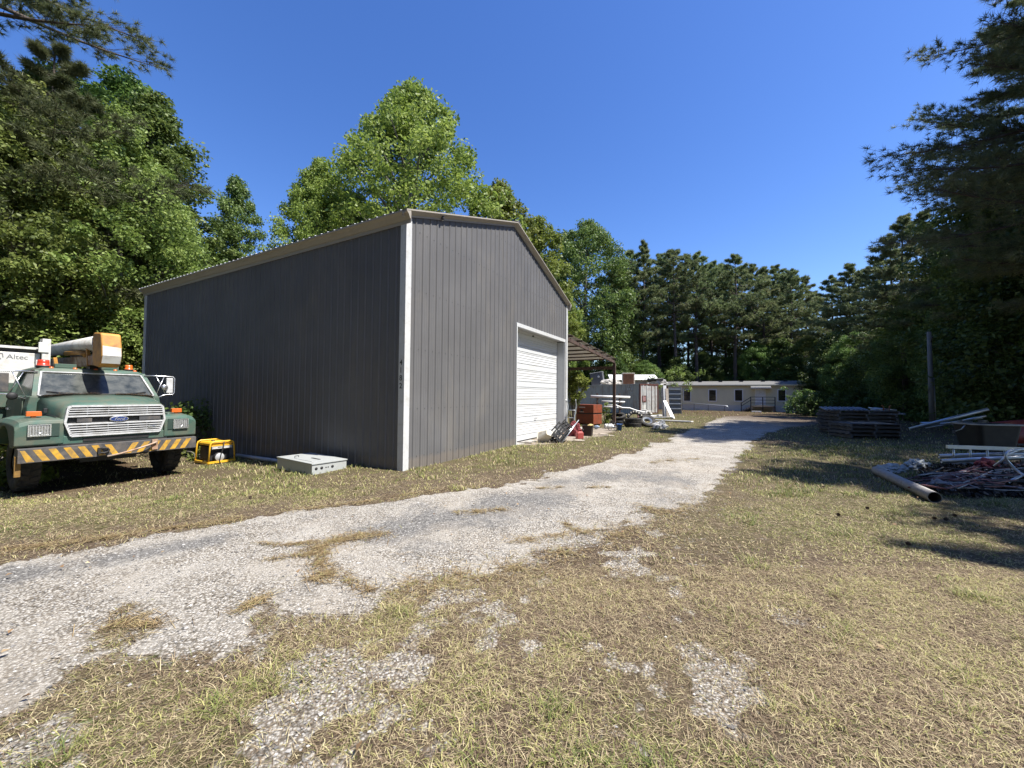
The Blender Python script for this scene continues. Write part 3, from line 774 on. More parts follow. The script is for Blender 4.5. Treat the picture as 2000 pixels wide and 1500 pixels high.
# frame: head and jambs with white faces, plain reveals behind
mb.lohi((D0 - .012, -.028, DT - .115), (D1 + .045, REC * .1, DT + .004))
mb.build('door_head_trim', M_TRIMW, garage, .004)
for xa, xb in ((D0 - .012, D0 + .045), (D1 - .004, D1 + .042)):
    mb = MB(); mb.lohi((xa, -.027, -.3), (xb, .05, DT - .118)); mb.build('door_jamb_trim', M_TRIMW, garage, .003)
M_REV = pbr('grey_steel_reveal', (0.42, 0.43, 0.44), rough=0.5, var=0.05)
mb = MB(); mb.lohi((D0 - .03, .052, -.3), (D0 + .018, REC + .1, DT - .12)); mb.lohi((D1 - .016, .052, -.3), (D1 + .03, REC + .1, DT - .12)); mb.lohi((D0 - .03, .036, DT - .088), (D1 + .03, REC + .1, DT + .03)); mb.build('door_reveal', M_REV, garage)
# slab under the door
mb = MB(); mb.lohi((D0 - .02, -.02, -.6), (D1 + .02, REC + .3, .0)); M_CONC = pbr('weathered_concrete', (0.42, 0.40, 0.37), rough=0.9, var=0.15, scale=4, dirt=(0.2, 0.18, 0.15), dirt_amt=0.4, bump=.3); mb.build('door_sill', M_CONC, garage)
# digits on the shaded face of the corner trim
M_INK = pbr('black_vinyl', (0.012, 0.012, 0.012), rough=0.5, var=0.1)
for ch, z in zip('4182', (2.19, 2.035, 1.875, 1.715)):
    Mx = Matrix(((0, 0, -1, -.0275), (-1, 0, 0, .066), (0, 1, 0, z), (0, 0, 0, 1)))
    t = textmesh(ch, 0.155, 'house_number', M_INK, garage, Mx, depth=0.0016, weight=.0015); t['label'] = 'black digit %s' % ch
# camera under the overhang
sc_ = MB(); sc_.lathe([(0, .03), (.03, .03), (.034, 0), (.034, -.05), (.02, -.07), (0, -.07)], 12, (1.05, -.085, roofz(1.05) + .035)); s1 = sc_.build('flood_lamp', M_DARKG, garage)
mb = MB(); mb.lathe([(0, -.078), (.018, -.076), (.02, -.07)], 10, (1.05, -.085, roofz(1.05) + .035)); mb.build('lens', pbr('glass_lens', (.5, .5, .5), rough=.1), s1)

# ------------------------------------------------------------------ the lean-to on its far side
M_RUST = pbr('rusty_brown_steel', (0.062, 0.044, 0.037), rough=0.8, var=0.35, scale=9, dirt=(0.12, 0.06, 0.038), dirt_amt=0.4, dirt_scale=4)
M_SHEET = pbr('weathered_white_sheet', (0.72, 0.70, 0.66), rough=0.6, var=0.08, scale=2, dirt=(0.35, 0.27, 0.2), dirt_amt=0.25)
lean = thing('lean_to', 'open lean-to with rusty posts and a ribbed sheet roof beside the garage', 'lean-to', (BC.x, BC.y, 0), YAW)
K = 7.62; zA, zB = 4.05, 3.70
mb = MB(); n = 40; us = np.linspace(W_ + .04, W_ + K + .18, 2); Ln = 9.2
prof = rib_profile(-.12, Ln)
for (s0, h0), (s1, h1) in zip(prof[:-1], prof[1:]):
    mb.add([(us[0], s0, zA + h0), (us[1], s0, zB + h0), (us[1], s1, zB + h1), (us[0], s1, zA + h1)], [(0, 1, 2, 3)])
mb.add([(us[0], -.12, zA - .003), (us[1], -.12, zB - .003), (us[1], Ln, zB - .003), (us[0], Ln, zA - .003)], [(0, 1, 2, 3)])
mb.build('roof', M_SHEET, lean, fix=False)
def lz(u): return zA + (zB - zA) * (u - us[0]) / (us[1] - us[0])
for k in range(7):
    mb = MB(); u = W_ + .25 + k * (K - .35) / 6; mb.lohi((u - .03, -.17, lz(u) - .065), (u + .035, Ln - .05, lz(u) - .006)); mb.build('purlin', M_RUST, lean)
for v in (0.0, 4.4, 8.8):
    mb = MB(); mb.bar((W_ + .04, v, lz(W_) - .19), (W_ + K, v, lz(W_ + K) - .19), .09, .15); mb.build('rafter', M_RUST, lean)
    mb = MB(); mb.lohi((W_ + K - .075, v - .075, -.9), (W_ + K + .075, v + .075, lz(W_ + K) - .27)); mb.build('post', M_RUST, lean)
mb = MB(); mb.lohi((W_ + K - .05, -.08, lz(W_ + K) - .62), (W_ + K + .05, 8.9, lz(W_ + K) - .44)); mb.build('eave_beam', M_RUST, lean)
# a white drum-shaped fan housing hung on the garage wall under it
fan = thing('wall_vent', 'round off-white vent hood on the garage wall under the lean-to roof', 'vent', bw(W_ + .03, 2.2, 3.25), YAW)
mb = MB(); mb.lathe([(.02, 0), (.42, 0), (.45, .12), (.40, .34), (.22, .46), (0, .48)], 24, (0, 0, 0), Matrix.Rotation(PI / 2, 3, 'Y')); mb.build('hood', M_SHEET, fan)
mb = MB(); mb.lathe([(.46, .10), (.475, .11), (.475, .16), (.46, .17)], 24, (0, 0, 0), Matrix.Rotation(PI / 2, 3, 'Y'), close=True); mb.build('rim', M_DARKG, fan)
# pad of concrete
pts = [bw(9.2, 0.1), bw(17.2, -0.25), bw(17.2, 9.3), bw(9.2, 9.3)]
mb = MB(); nx = 10
g_ = []
for i in range(nx + 1):
    for j in range(nx + 1):
        a = pts[0].lerp(pts[1], i / nx); b = pts[3].lerp(pts[2], i / nx); p = a.lerp(b, j / nx); g_.append((p.x, p.y, gz(p.x, p.y) + .035))
mb.add(g_, [(i * (nx + 1) + j, (i + 1) * (nx + 1) + j, (i + 1) * (nx + 1) + j + 1, i * (nx + 1) + j + 1) for i in range(nx) for j in range(nx)])
pad = mb.build('concrete_pad', M_CONC, fix=False); pad['kind'] = 'structure'
# ------------------------------------------------------------------ trees
TR = np.random.default_rng(21)
M_BARKP = pbr('pine_bark', (0.10, 0.075, 0.06), rough=0.95, var=0.35, scale=5, dirt=(0.05, 0.04, 0.035), dirt_amt=0.5, dirt_scale=9, stretch=(1, 1, .25), bump=.6, bscale=14)
M_BARKG = pbr('grey_bark', (0.16, 0.145, 0.125), rough=0.95, var=0.3, scale=5, dirt=(0.07, 0.065, 0.055), dirt_amt=0.5, dirt_scale=8, stretch=(1, 1, .3), bump=.5, bscale=18)
M_GUM = leafmat('bright_gum_leaves', [(0, (0.115, 0.165, 0.028)), (0.5, (0.205, 0.265, 0.048)), (1, (0.31, 0.355, 0.09))], trans=0.42, rough=0.5)
M_LEAF = leafmat('green_leaves', [(0, (0.068, 0.115, 0.026)), (0.5, (0.128, 0.195, 0.044)), (1, (0.215, 0.285, 0.075))], trans=0.36, rough=0.5)
M_DLEAF = leafmat('dark_leaves', [(0, (0.046, 0.082, 0.021)), (0.5, (0.09, 0.145, 0.034)), (1, (0.165, 0.23, 0.06))], trans=0.4, rough=0.5)
M_VINE = leafmat('vine_leaves', [(0, (0.085, 0.12, 0.026)), (0.5, (0.165, 0.22, 0.046)), (1, (0.29, 0.335, 0.095))], trans=0.36, rough=0.55)
M_NEED = leafmat('pine_needles', [(0, (0.09, 0.122, 0.052)), (0.5, (0.175, 0.215, 0.088)), (0.9, (0.265, 0.30, 0.13)), (1, (0.30, 0.28, 0.16))], trans=0.36, rough=0.55)
M_NEEDL = leafmat('olive_pine_needles', [(0, (0.05, 0.062, 0.024)), (0.5, (0.095, 0.11, 0.045)), (1, (0.16, 0.165, 0.08))], trans=0.25, rough=0.55)

def leaf_cloud(C, S, N, leaf, rnd_base, droop=0.25, flat=0.75):
    """leaf quads round clump centres C with radii S, N leaves each"""
    n = len(C) * N
    c = np.repeat(C, N, 0); s = np.repeat(S, N)
    d = TR.normal(0, 1, (n, 3)); d /= np.linalg.norm(d, axis=1)[:, None]
    r = TR.uniform(0, 1, n) ** 0.45
    p = c + d * (r * s)[:, None] * np.array([1, 1, flat])
    nrm = d * 0.6 + TR.normal(0, 0.7, (n, 3)) + np.array([0, 0, 0.55]); nrm /= np.linalg.norm(nrm, axis=1)[:, None]
    t = TR.normal(0, 1, (n, 3)) + np.array([0, 0, -droop]) + d * 0.5
    t -= nrm * (t * nrm).sum(1)[:, None]; t /= np.linalg.norm(t, axis=1)[:, None]
    b = np.cross(nrm, t)
    L = leaf * TR.uniform(0.6, 1.35, n); W = L * TR.uniform(0.5, 0.8, n)
    a0 = p; a1 = p + t * (L * .45)[:, None] + b * (W / 2)[:, None] - nrm * (L * .06)[:, None]; a2 = p + t * L[:, None] - nrm * (L * .12)[:, None]; a3 = p + t * (L * .45)[:, None] - b * (W / 2)[:, None] - nrm * (L * .06)[:, None]
    V = np.stack([a0, a1, a2, a3], 1).reshape(-1, 3)
    rnd = np.clip(np.repeat(rnd_base, N) + TR.normal(0, .22, n), 0, 1)
    return V, np.repeat(rnd, 4)

def curve_pts(a, b, sag, n=5):
    a = Vector(a); b = Vector(b); out = []
    for i in range(n + 1):
        t = i / n; p = a.lerp(b, t); p.z += sag * math.sin(PI * t) ; out.append(p)
    return out

def broadleaf(seed, H, Rc, base, nclump, nleaf, leaf, mleaf, name='broadleaf_tree', label='', clump=(0.45, 1.0), shape=0.75, limb=26, lopside=0.25, trunk_r=None, lo_bias=1.0, prof=None):
    global TR
    TR = np.random.default_rng(seed); rr = random.Random(seed)
    root = thing(name, label, 'tree')
    tr = trunk_r or 0.016 * H
    tb = MB(); zs = np.linspace(0, H * .93, 10); wx, wy = rr.uniform(-.03, .03), rr.uniform(-.03, .03)
    def axis(z): return Vector((wx * z + .18 * math.sin(z * .5 + seed), wy * z + .18 * math.cos(z * .43 + seed) - .18, z))
    tb.tube([axis(z) for z in [-.4] + list(zs)], [tr * 1.5] + [tr * (1.15 - z / (H * .95)) + .012 for z in zs], 8, 0)
    C = []; S = []; B = []
    ph = [rr.uniform(0, 2 * PI) for _ in range(4)]
    for i in range(nclump):
        t = rr.random() ** lo_bias
        z = base + t * (H - base)
        env = Rc * max(0.06, math.sin(PI * min(1, (0.12 + 0.88 * t)) ** shape)) ** 0.75
        if prof: env = Rc * prof(t)
        a = rr.uniform(0, 2 * PI)
        env *= 1 + lopside * (math.sin(2 * a + ph[0] + 3 * t) * .6 + math.sin(3 * a + ph[1] - 5 * t) * .5 + math.sin(9 * t + ph[2]) * .5)
        r = env * (rr.random() ** 0.5)
        if rr.random() < .35: r = env * rr.uniform(.85, 1.08)
        p = axis(min(z, H * .93)) + Vector((math.cos(a) * r, math.sin(a) * r, 0)); p.z = z + rr.uniform(-.3, .3)
        s = rr.uniform(*clump) * (0.8 + 0.4 * (1 - t)); C.append(p); S.append(s); B.append(0.5 + rr.uniform(-.28, .28))
        if i < limb:
            zb = max(base * .55, z - r * rr.uniform(.35, .8) - .3); q = axis(max(.2, min(zb, H * .9)))
            tb.tube(curve_pts(q, p, .12 * r, 4), [tr * .42 * (1 - .55 * t), tr * .3 * (1 - .5 * t), tr * .2, tr * .12, .012], 5, 0)
    V, rnd = leaf_cloud(np.array([tuple(p) for p in C]), np.array(S), nleaf, leaf, np.array(B))
    tb.build('trunk', M_BARKG, root, fix=False)
    npmesh('crown', V, [np.arange(len(V)).reshape(-1, 4)], mleaf, root, rnd)
    return root

def tuft_cloud(P, D, N, length, width, rnd_base, spread=0.9):
    """needle triangles radiating from tuft points P, biased along D"""
    n = len(P) * N
    p = np.repeat(P, N, 0); d = np.repeat(D, N, 0) * 0.75 + TR.normal(0, spread, (n, 3)) + np.array([0, 0, .22])
    d /= np.linalg.norm(d, axis=1)[:, None]
    s = np.cross(d, TR.normal(0, 1, (n, 3))); s /= np.linalg.norm(s, axis=1)[:, None] + 1e-9
    L = length * TR.uniform(.65, 1.15, n)
    p0 = p - np.repeat(D, N, 0) * (TR.uniform(0, .35, n) * length * 1.6)[:, None]
    V = np.stack([p0 - s * width / 2, p0 + s * width / 2, p0 + d * L[:, None] + s * width * .15], 1).reshape(-1, 3)
    rnd = np.clip(np.repeat(rnd_base, N) + TR.normal(0, .18, n), 0, 1)
    return V, np.repeat(rnd, 3)

def pine(seed, H, Rc, base, nbr, ntuft, nneed, nlen, nw, mleaf, label='', name='pine_tree', trunk_r=None, top_round=0.55, up=0.28, sag=-.3, twig=True, stubs=8, spread=.9, lat=.30):
    global TR
    TR = np.random.default_rng(seed); rr = random.Random(seed)
    root = thing(name, label, 'tree'); tr = trunk_r or 0.0115 * H
    tb = MB(); zs = np.linspace(0, H, 11); wx, wy = rr.uniform(-.014, .014), rr.uniform(-.014, .014)
    def axis(z): return Vector((wx * z + .10 * math.sin(z * .35 + seed), wy * z + .1 * math.cos(z * .3 + seed) - .1, z))
    tb.tube([axis(z) for z in [-.4] + list(zs)], [tr * 1.3] + [tr * (1 - .93 * (z / H) ** 1.25) + .01 for z in zs], 8, 0)
    P = []; D = []; B = []
    for i in range(nbr):
        t = (i + rr.random()) / nbr; z = base + t * (H - base)
        env = Rc * (0.55 + 0.45 * math.sin(PI * min(1, t * 1.1 + .15))) * (1 - max(0, t - top_round) / (1 - top_round) * .82) * rr.uniform(.55, 1.12)
        a = i * 2.399 + rr.uniform(-.5, .5)
        d = Vector((math.cos(a), math.sin(a), up * (0.3 + t) + rr.uniform(-.2, .2))).normalized()
        q = axis(min(z, H)); e = q + d * env
        pts = curve_pts(q, e, sag * env * .15, 6)
        rb = max(.012, tr * .33 * (1.15 - t))
        tb.tube(pts, [rb, rb * .85, rb * .7, rb * .55, rb * .4, rb * .28, .007], 5, 0)
        bb = 0.5 + rr.uniform(-.25, .25)
        for k in range(ntuft):
            f = 0.30 + 0.70 * rr.random() ** .75
            c = q.lerp(e, f); c.z += sag * env * .15 * math.sin(PI * f)
            sd_ = d.cross(Vector((0, 0, 1))).normalized(); w = env * lat * (1.1 - .55 * f)
            o = sd_ * rr.uniform(-1, 1) * w + Vector((0, 0, rr.uniform(-.18, .32) * w)) + d * rr.uniform(-.05, .12) * env
            tip = c + o; P.append(tip); dd = (o * 1.2 + d * w).normalized() if o.length > 1e-3 else d; D.append(dd); B.append(bb + rr.uniform(-.2, .2))
            if twig and k % 2 == 0: tb.tube([c - d * w * .4, tip], [.008, .004], 4, 0, cap=False)
    for i in range(stubs):
        z = rr.uniform(base * .35, base); a = rr.uniform(0, 2 * PI); q = axis(z)
        tb.tube([q, q + Vector((math.cos(a), math.sin(a), rr.uniform(-.2, .25))) * rr.uniform(.4, 1.4)], [.03, .012], 4, 0)
    V, rnd = tuft_cloud(np.array([tuple(p) for p in P]), np.array([tuple(p) for p in D]), nneed, nlen, nw, np.array(B), spread)
    tb.build('trunk', M_BARKP, root, fix=False)
    npmesh('crown', V, [np.arange(len(V)).reshape(-1, 3)], mleaf, root, rnd)
    return root

def spot(px, Y):
    X = at(px, 772, Y).x
    return (X, Y, gz(X, Y))
def topz(px, py, Y): return at(px, py, Y).z - gz(at(px, 772, Y).x, Y)

TREES = {}
def plant(key, proto, H0, px, Y, py, label, group=None, rot=0.0, wide=1.0):
    """the first use moves the prototype itself, later uses are copies"""
    loc = spot(px, Y); k = topz(px, py, Y) / H0
    sc = (k * wide, k * wide, k)
    if key not in TREES:
        TREES[key] = proto; r = proto; r.location = loc; r.rotation_euler = (0, 0, rot); r.scale = sc; r['label'] = label
        if group: r['group'] = group
        return r
    r = dup(TREES[key], loc, rot, label, None, sc)
    if group: r['group'] = group
    elif 'group' in r: del r['group']
    return r

# prototypes ---------------------------------------------------------------
gumA = broadleaf(3, 23.0, 6.4, 7.0, 640, 130, 0.20, M_GUM, 'sweetgum_tree', clump=(.45, .95), limb=80, lopside=.22, prof=lambda t: max(.05, 1 - t ** 3))
gumB = broadleaf(4, 16.0, 3.0, 5.0, 190, 130, 0.20, M_GUM, 'sweetgum_tree', clump=(.36, .75), limb=44, lopside=.34, prof=lambda t: max(.08, 1 - t ** 4))
brdA = broadleaf(6, 16.5, 5.4, 1.6, 520, 150, 0.19, M_LEAF, clump=(.5, 1.05), limb=34, lopside=.20, prof=lambda t: (1 - t ** 3.4) ** .7 * min(1, .6 + 1.1 * t))
brdB = broadleaf(7, 15.0, 4.3, 0.8, 400, 190, 0.14, M_VINE, clump=(.34, .92), shape=.52, limb=34, lopside=.24, lo_bias=.95)
brdC = broadleaf(8, 12.0, 3.9, 0.8, 290, 150, 0.20, M_DLEAF, clump=(.5, 1.0), shape=.60, limb=30, lopside=.22)
brdD = broadleaf(9, 18.0, 3.3, 2.5, 290, 170, 0.16, M_LEAF, clump=(.34, .85), shape=.58, limb=34, lopside=.26)
pinA = pine(12, 22.0, 4.6, 9.5, 60, 24, 22, .42, .075, M_NEED, top_round=.72)
pinB = pine(13, 22.0, 4.2, 12.0, 54, 24, 22, .42, .075, M_NEED, top_round=.8)
pinC = pine(14, 21.0, 4.4, 8.0, 64, 22, 22, .42, .075, M_NEED, top_round=.6)
pinN = pine(15, 22.0, 6.2, 5.0, 140, 120, 26, .24, .018, M_NEED, top_round=.78, up=.14, sag=-.5, trunk_r=.24, spread=.75, lat=.21)
pinL = pine(16, 24.0, 5.2, 15.2, 44, 64, 44, .26, .02, M_NEED, top_round=.6, up=.2, trunk_r=.24)
pinO = pine(17, 16.0, 4.2, 6.0, 56, 46, 40, .27, .022, M_NEEDL, top_round=.6, up=.05, sag=-1.2, trunk_r=.17)

P = plant
# left of the garage
WL = 'woods left of the garage'
P('vine', brdB, 15.0, 55, 15.2, 190, 'vine-draped tree at the left edge, rising behind the white truck box', WL, 0.3)
P('vine', brdB, 15.0, 205, 17.0, 225, 'vine-draped tree directly behind the boom of the bucket truck', WL, 1.9, 1.0)
P('vine', brdB, 15.0, 300, 19.0, 335, 'olive green vine-covered tree crowding the left rear corner of the garage', WL, 4.0, .88)
P('vine', brdB, 15.0, -95, 13.6, 150, 'tree with hanging vines cut by the left edge of the picture', WL, 2.6)
P('brdD', brdD, 18.0, 292, 21.5, 205, 'taller mid-green tree whose crown leans toward the sky left of the garage roof', WL, 0.7, 1.1)
P('brdD', brdD, 18.0, 205, 22.0, 150, 'tall mid-green tree standing behind the vine-draped ones', WL, 2.2, 1.15)
P('brdD', brdD, 18.0, 70, 20.5, 120, 'tall tree under the olive pine boughs at the upper left', WL, 3.9, 1.1)
P('brdD', brdD, 18.0, 462, 30.0, 352, 'rounded grey-green tree showing alone above the left end of the garage roof', None, 5.0, .8)
P('brdC', brdC, 12.0, 432, 29.0, 500, 'low dark tree peeking over the garage eave beside the rounded tree', None, 1.0)
P('brdC', brdC, 12.0, 250, 27.0, 330, 'dark tree deep in the woods left of the garage', WL, 2.0, 1.3)
P('brdC', brdC, 12.0, 120, 27.0, 300, 'dark tree deep in the woods behind the white truck box', WL, 3.0, 1.4)
P('brdC', brdC, 12.0, -20, 24.0, 260, 'dark tree deep in the woods at the left edge', WL, 4.5, 1.3)
P('pinL', pinL, 24.0, -85, 16.0, -430, 'tall pine whose lowest boughs hang into the upper left corner of the sky', None, 0.4, 1.1)
P('pinO', pinO, 16.0, 75, 15.4, 85, 'olive pine with drooping sunlit boughs above the vine-draped trees', None, 2.0, 1.15)
# behind the garage roof
P('gumA', gumA, 23.0, 800, 28.0, 178, 'tall bright green sweetgum rising behind the garage ridge', None, 0.6)
P('gumA', gumA, 23.0, 615, 25.0, 322, 'lower bright green gum left of the tall sweetgum, behind the eave', None, 2.6, .72)
P('gumB', gumB, 16.0, 955, 29.0, 362, 'small bright gum just left of the garage peak', None, 2.4, .95)
P('gumB', gumB, 16.0, 1062, 31.0, 428, 'thin bright gum showing right of the garage peak', None, 4.4, .95)
P('gumB', gumB, 16.0, 700, 30.0, 385, 'low gum filling the foot of the tall sweetgum', None, 5.1, 1.2)
# right of the garage
P('brdA', brdA, 16.5, 1142, 60.0, 440, 'big round-crowned green tree right of the garage gable', None, 0.0, .90)
P('brdA', brdA, 16.5, 1216, 59.0, 575, 'smaller green tree in front of the first pines, behind the container', None, 2.0, .8)
P('brdA', brdA, 16.5, 1045, 58.0, 500, 'green tree half hidden behind the garage gable', None, 3.0, 1.0)
P('gumB', gumB, 16.0, 1108, 52, 588, 'small bright green tree above the lean-to roof', None, 1.0, .7)
# pines behind the mobile home
PG = 'pines in the row behind the mobile home'; PL_ = 'tall dark pine in the row behind the tan mobile home'
prow = [(1207, 58, 508), (1234, 64, 492), (1256, 57, 474), (1288, 63, 498), (1318, 57, 488), (1342, 64, 500), (1362, 58, 496), (1392, 62, 512), (1416, 66, 520), (1438, 57, 500), (1470, 62, 518), (1496, 58, 524), (1520, 65, 520), (1546, 58, 528), (1578, 60, 546), (1598, 66, 575), (1222, 72, 520), (1302, 74, 510), (1376, 73, 520), (1452, 74, 524), (1534, 73, 536)]
for i, (px, Y, py) in enumerate(prow):
    k = i % 3
    P('pin' + 'ABC'[k], (pinA, pinB, pinC)[k], (22., 22., 21.)[k], px, Y, py, PL_, PG, i * 1.7, 1.0 + .12 * math.sin(i * 2.3))
UG = 'leafy trees under the pines'; UL = 'low leafy tree between the pine trunks behind the tan mobile home'
for i, (px, Y, py) in enumerate([(1205, 52, 700), (1262, 55, 706), (1320, 57, 700), (1372, 60, 690), (1425, 60, 700), (1480, 57, 672), (1530, 55, 665), (1585, 53, 660), (1290, 68, 640), (1400, 70, 640), (1500, 69, 630)]):
    P(('brdC', 'brdA')[i % 2], None, (12., 16.5)[i % 2], px, Y, py, UL, UG, i * 1.3, 1.15)
# right-hand woods
RG = 'pines in the woods on the right'
P('pinA', None, 22., 1628, 50, 540, 'short pine beside the gap of sky at the right end of the pine row', None, .3, 1.1)
P('pinC', None, 21., 1662, 46, 518, 'pine with a pointed top just right of the gap of sky', None, 1.3, 1.15)
P('pinB', None, 22., 1700, 44, 524, 'pine whose crown joins the dark right-hand woods above the pallets', None, 2.3, 1.2)
P('pinC', None, 21., 1742, 33, 462, 'thin pine with a bare trunk behind the pallet stacks', None, 3.3, 1.0)
P('pinA', None, 22., 1768, 29, 425, 'dark pine left of the grey pole', None, 4.1, 1.0)
P('pinC', None, 21., 1815, 27, 415, 'dark pine standing directly behind the grey pole', None, 5.3, 1.05)
BG = 'broad trees of the right-hand woods'
for (px, Y, py, k, lab) in [(1625, 44, 655, 'brdC', 'dark leafy tree at the right end of the mobile home'), (1690, 40, 640, 'brdA', 'green leafy tree behind the far end of the pale track'), (1735, 36, 620, 'brdC', 'dark leafy tree behind the pallet stacks'), (1790, 31, 600, 'brdA', 'leafy tree just left of the grey pole'), (1850, 27, 520, 'brdA', 'broad leafy tree right of the grey pole'), (1905, 24, 430, 'brdD', 'tall leafy tree at the right, below the overhanging pine boughs'), (1960, 22, 350, 'brdD', 'tall leafy tree at the right edge with light showing through its top'), (2040, 20, 320, 'brdA', 'broad tree cut by the right edge of the picture'), (1880, 33, 560, 'brdC', 'dark tree deep in the right-hand woods'), (1990, 27, 450, 'brdC', 'dark tree deep behind the black tub'), (1770, 44, 600, 'brdC', 'dark tree far back between the bare pine trunks'), (1660, 54, 640, 'brdA', 'leafy tree far back at the gap of sky'), (2120, 17, 330, 'brdC', 'dark tree just outside the right edge')]:
    P(k, None, {'brdA': 16.5, 'brdC': 12., 'brdD': 18.}[k], px, Y, py, lab, BG, px * .01, 1.1)
r = P('pinN', pinN, 22., 2290, 12.0, -560, 'big near pine reaching long boughs in from the right edge of the sky', None, 0.9); 
P('pinN', pinN, 22., 2165, 17.5, -160, 'dark pine just beyond the big near one, filling the right edge of the sky', None, 2.7)
# the pines beside the camera that shade the right-hand ground
for (x, y, s, a, lab) in ((15.9, 3.6, .78, 2.2, 'near pine out of view on the right, shading the heap of pipes'), (13.1, 0.3, .62, 4.0, 'near pine out of view on the right, shading the lower right lawn'), (24.0, 12.6, 1.05, 1.1, 'near pine out of view on the right, shading the pallets')):
    dup(pinN, (x, y, gz(x, y)), a, lab, None, s)

# ------------------------------------------------------------------ undergrowth at the feet of the woods (leaf masses nobody could count)
def undergrowth(name, label, pts, h, depth, n, nleaf, leaf, mleaf, seed):
    global TR
    TR = np.random.default_rng(seed); rr = random.Random(seed); C = []; S = []; B = []
    for i in range(n):
        k = rr.random() * (len(pts) - 1); j = int(k); a = Vector(pts[j]); b = Vector(pts[j + 1]); p = a.lerp(b, k - j)
        hh = h[j] + (h[j + 1] - h[j]) * (k - j)
        nrm = Vector((p.x, p.y, 0)).normalized(); f = rr.random()
        q = p + nrm * f * depth + Vector((rr.uniform(-.4, .4), 0, 0))
        q.z = gz(q.x, q.y) + hh * (rr.random() ** 1.15) * (0.45 + .55 * f)
        C.append(tuple(q)); S.append(rr.uniform(.35, .85)); B.append(.45 + rr.uniform(-.3, .3))
    V, rnd = leaf_cloud(np.array(C), np.array(S), nleaf, leaf, np.array(B))
    o = npmesh(name, V, [np.arange(len(V)).reshape(-1, 4)], mleaf, None, rnd)
    o['kind'] = 'stuff'; o['label'] = label; o['category'] = 'undergrowth'; return o
def pv(px, Y): return Vector((at(px, 772, Y).x, Y, 0))
undergrowth('undergrowth', 'dark tangle of vines and brush behind the bucket truck', [pv(-260, 11.5), pv(-60, 13.2), pv(120, 14.6), pv(268, 16.0)], [4.5, 4.8, 4.6, 4.2], 4.5, 560, 95, .15, M_DLEAF, 1)
undergrowth('undergrowth', 'brush under the pines behind the tan mobile home', [pv(1180, 46), pv(1300, 55), pv(1450, 55), pv(1590, 50)], [3.5, 5, 5, 4.5], 5, 420, 70, .32, M_DLEAF, 2)
undergrowth('undergrowth', 'dark brush along the foot of the right-hand woods', [pv(1590, 43), pv(1680, 36), pv(1760, 29), pv(1850, 24), pv(1950, 19.5), pv(2080, 16)], [3.5, 3.5, 3.8, 4.2, 4.8, 5], 6, 900, 80, .20, M_DLEAF, 3)
undergrowth('undergrowth', 'brush behind the lean-to and the container', [pv(1000, 47), pv(1110, 52), pv(1210, 55), pv(1300, 58)], [5, 5, 4.5, 4], 6, 330, 80, .26, M_DLEAF, 4)

# unseen woods added as a light blocker at the photographer's back and left (one mass, out of the picture, shading the long wall from the low sky)
TR = np.random.default_rng(77); rr = random.Random(77); C = []; S = []; B = []
for i in range(2600):
    a = R(rr.uniform(149, 312)); d = rr.uniform(13, 19) + max(0, 12 * (a < R(175))) ; z = 23 * rr.random() ** .9
    C.append((math.cos(a) * d - 1.0, math.sin(a) * d, z)); S.append(rr.uniform(.7, 1.5)); B.append(.5 + rr.uniform(-.3, .3))
V, rnd = leaf_cloud(np.array(C), np.array(S), 34, .55, np.array(B))
o = npmesh('treeline', V, [np.arange(len(V)).reshape(-1, 4)], M_DLEAF, None, rnd); o['kind'] = 'stuff'; o['label'] = 'unseen mass of leaves added to block the low sky from the long wall'; o['category'] = 'woods'

TR = np.random.default_rng(78); rr = random.Random(78); C = []; S = []; B = []
for i in range(520):
    q = at(rr.uniform(1120, 1800), 772, rr.uniform(78, 86)); C.append((q.x, q.y, gz(q.x, q.y) + 15 * rr.random() ** .9)); S.append(rr.uniform(.8, 1.7)); B.append(.5 + rr.uniform(-.3, .3))
V, rnd = leaf_cloud(np.array(C), np.array(S), 50, .5, np.array(B))
o = npmesh('treeline', V, [np.arange(len(V)).reshape(-1, 4)], M_DLEAF, None, rnd); o['kind'] = 'stuff'; o['label'] = 'mass of far woods closing the gaps between the pine trunks'; o['category'] = 'woods'
# ------------------------------------------------------------------ the bucket truck
M_GREEN = pbr('faded_green_paint', (0.050, 0.110, 0.087), rough=0.55, var=0.14, scale=2.2, dirt=(0.125, 0.128, 0.095), dirt_amt=0.5, dirt_scale=3.5, spec=0.35, bump=.05, bscale=5)
M_CHROME = pbr('dull_chrome', (0.66, 0.67, 0.68), rough=0.25, metal=0.85, var=0.08, dirt=(0.3, 0.28, 0.25), dirt_amt=0.2)
M_GRILW = pbr('white_grille_plastic', (0.55, 0.56, 0.57), rough=0.4, var=0.08, dirt=(0.26, 0.25, 0.22), dirt_amt=0.3, dirt_scale=9)
M_BLK = pbr('black_steel', (0.018, 0.018, 0.019), rough=0.6, var=0.3, scale=8)
M_RUBBER = pbr('tyre_rubber', (0.022, 0.022, 0.022), rough=0.85, var=0.25, scale=10, dirt=(0.09, 0.08, 0.065), dirt_amt=0.35, dirt_scale=5)
M_GLASS = pbr('dusty_windscreen', (0.035, 0.042, 0.042), rough=0.16, var=0.2, scale=3, dirt=(0.12, 0.125, 0.115), dirt_amt=0.5, dirt_scale=5, spec=0.6)
M_AMBER = pbr('amber_lens', (0.62, 0.13, 0.02), rough=0.25, var=0.12, spec=0.6)
M_REDL = pbr('red_lens', (0.50, 0.045, 0.02), rough=0.25, var=0.12, spec=0.6)
M_WHITEP = pbr('chalky_white_paint', (0.62, 0.62, 0.59), rough=0.6, var=0.08, scale=4, dirt=(0.33, 0.27, 0.2), dirt_amt=0.28, dirt_scale=5)
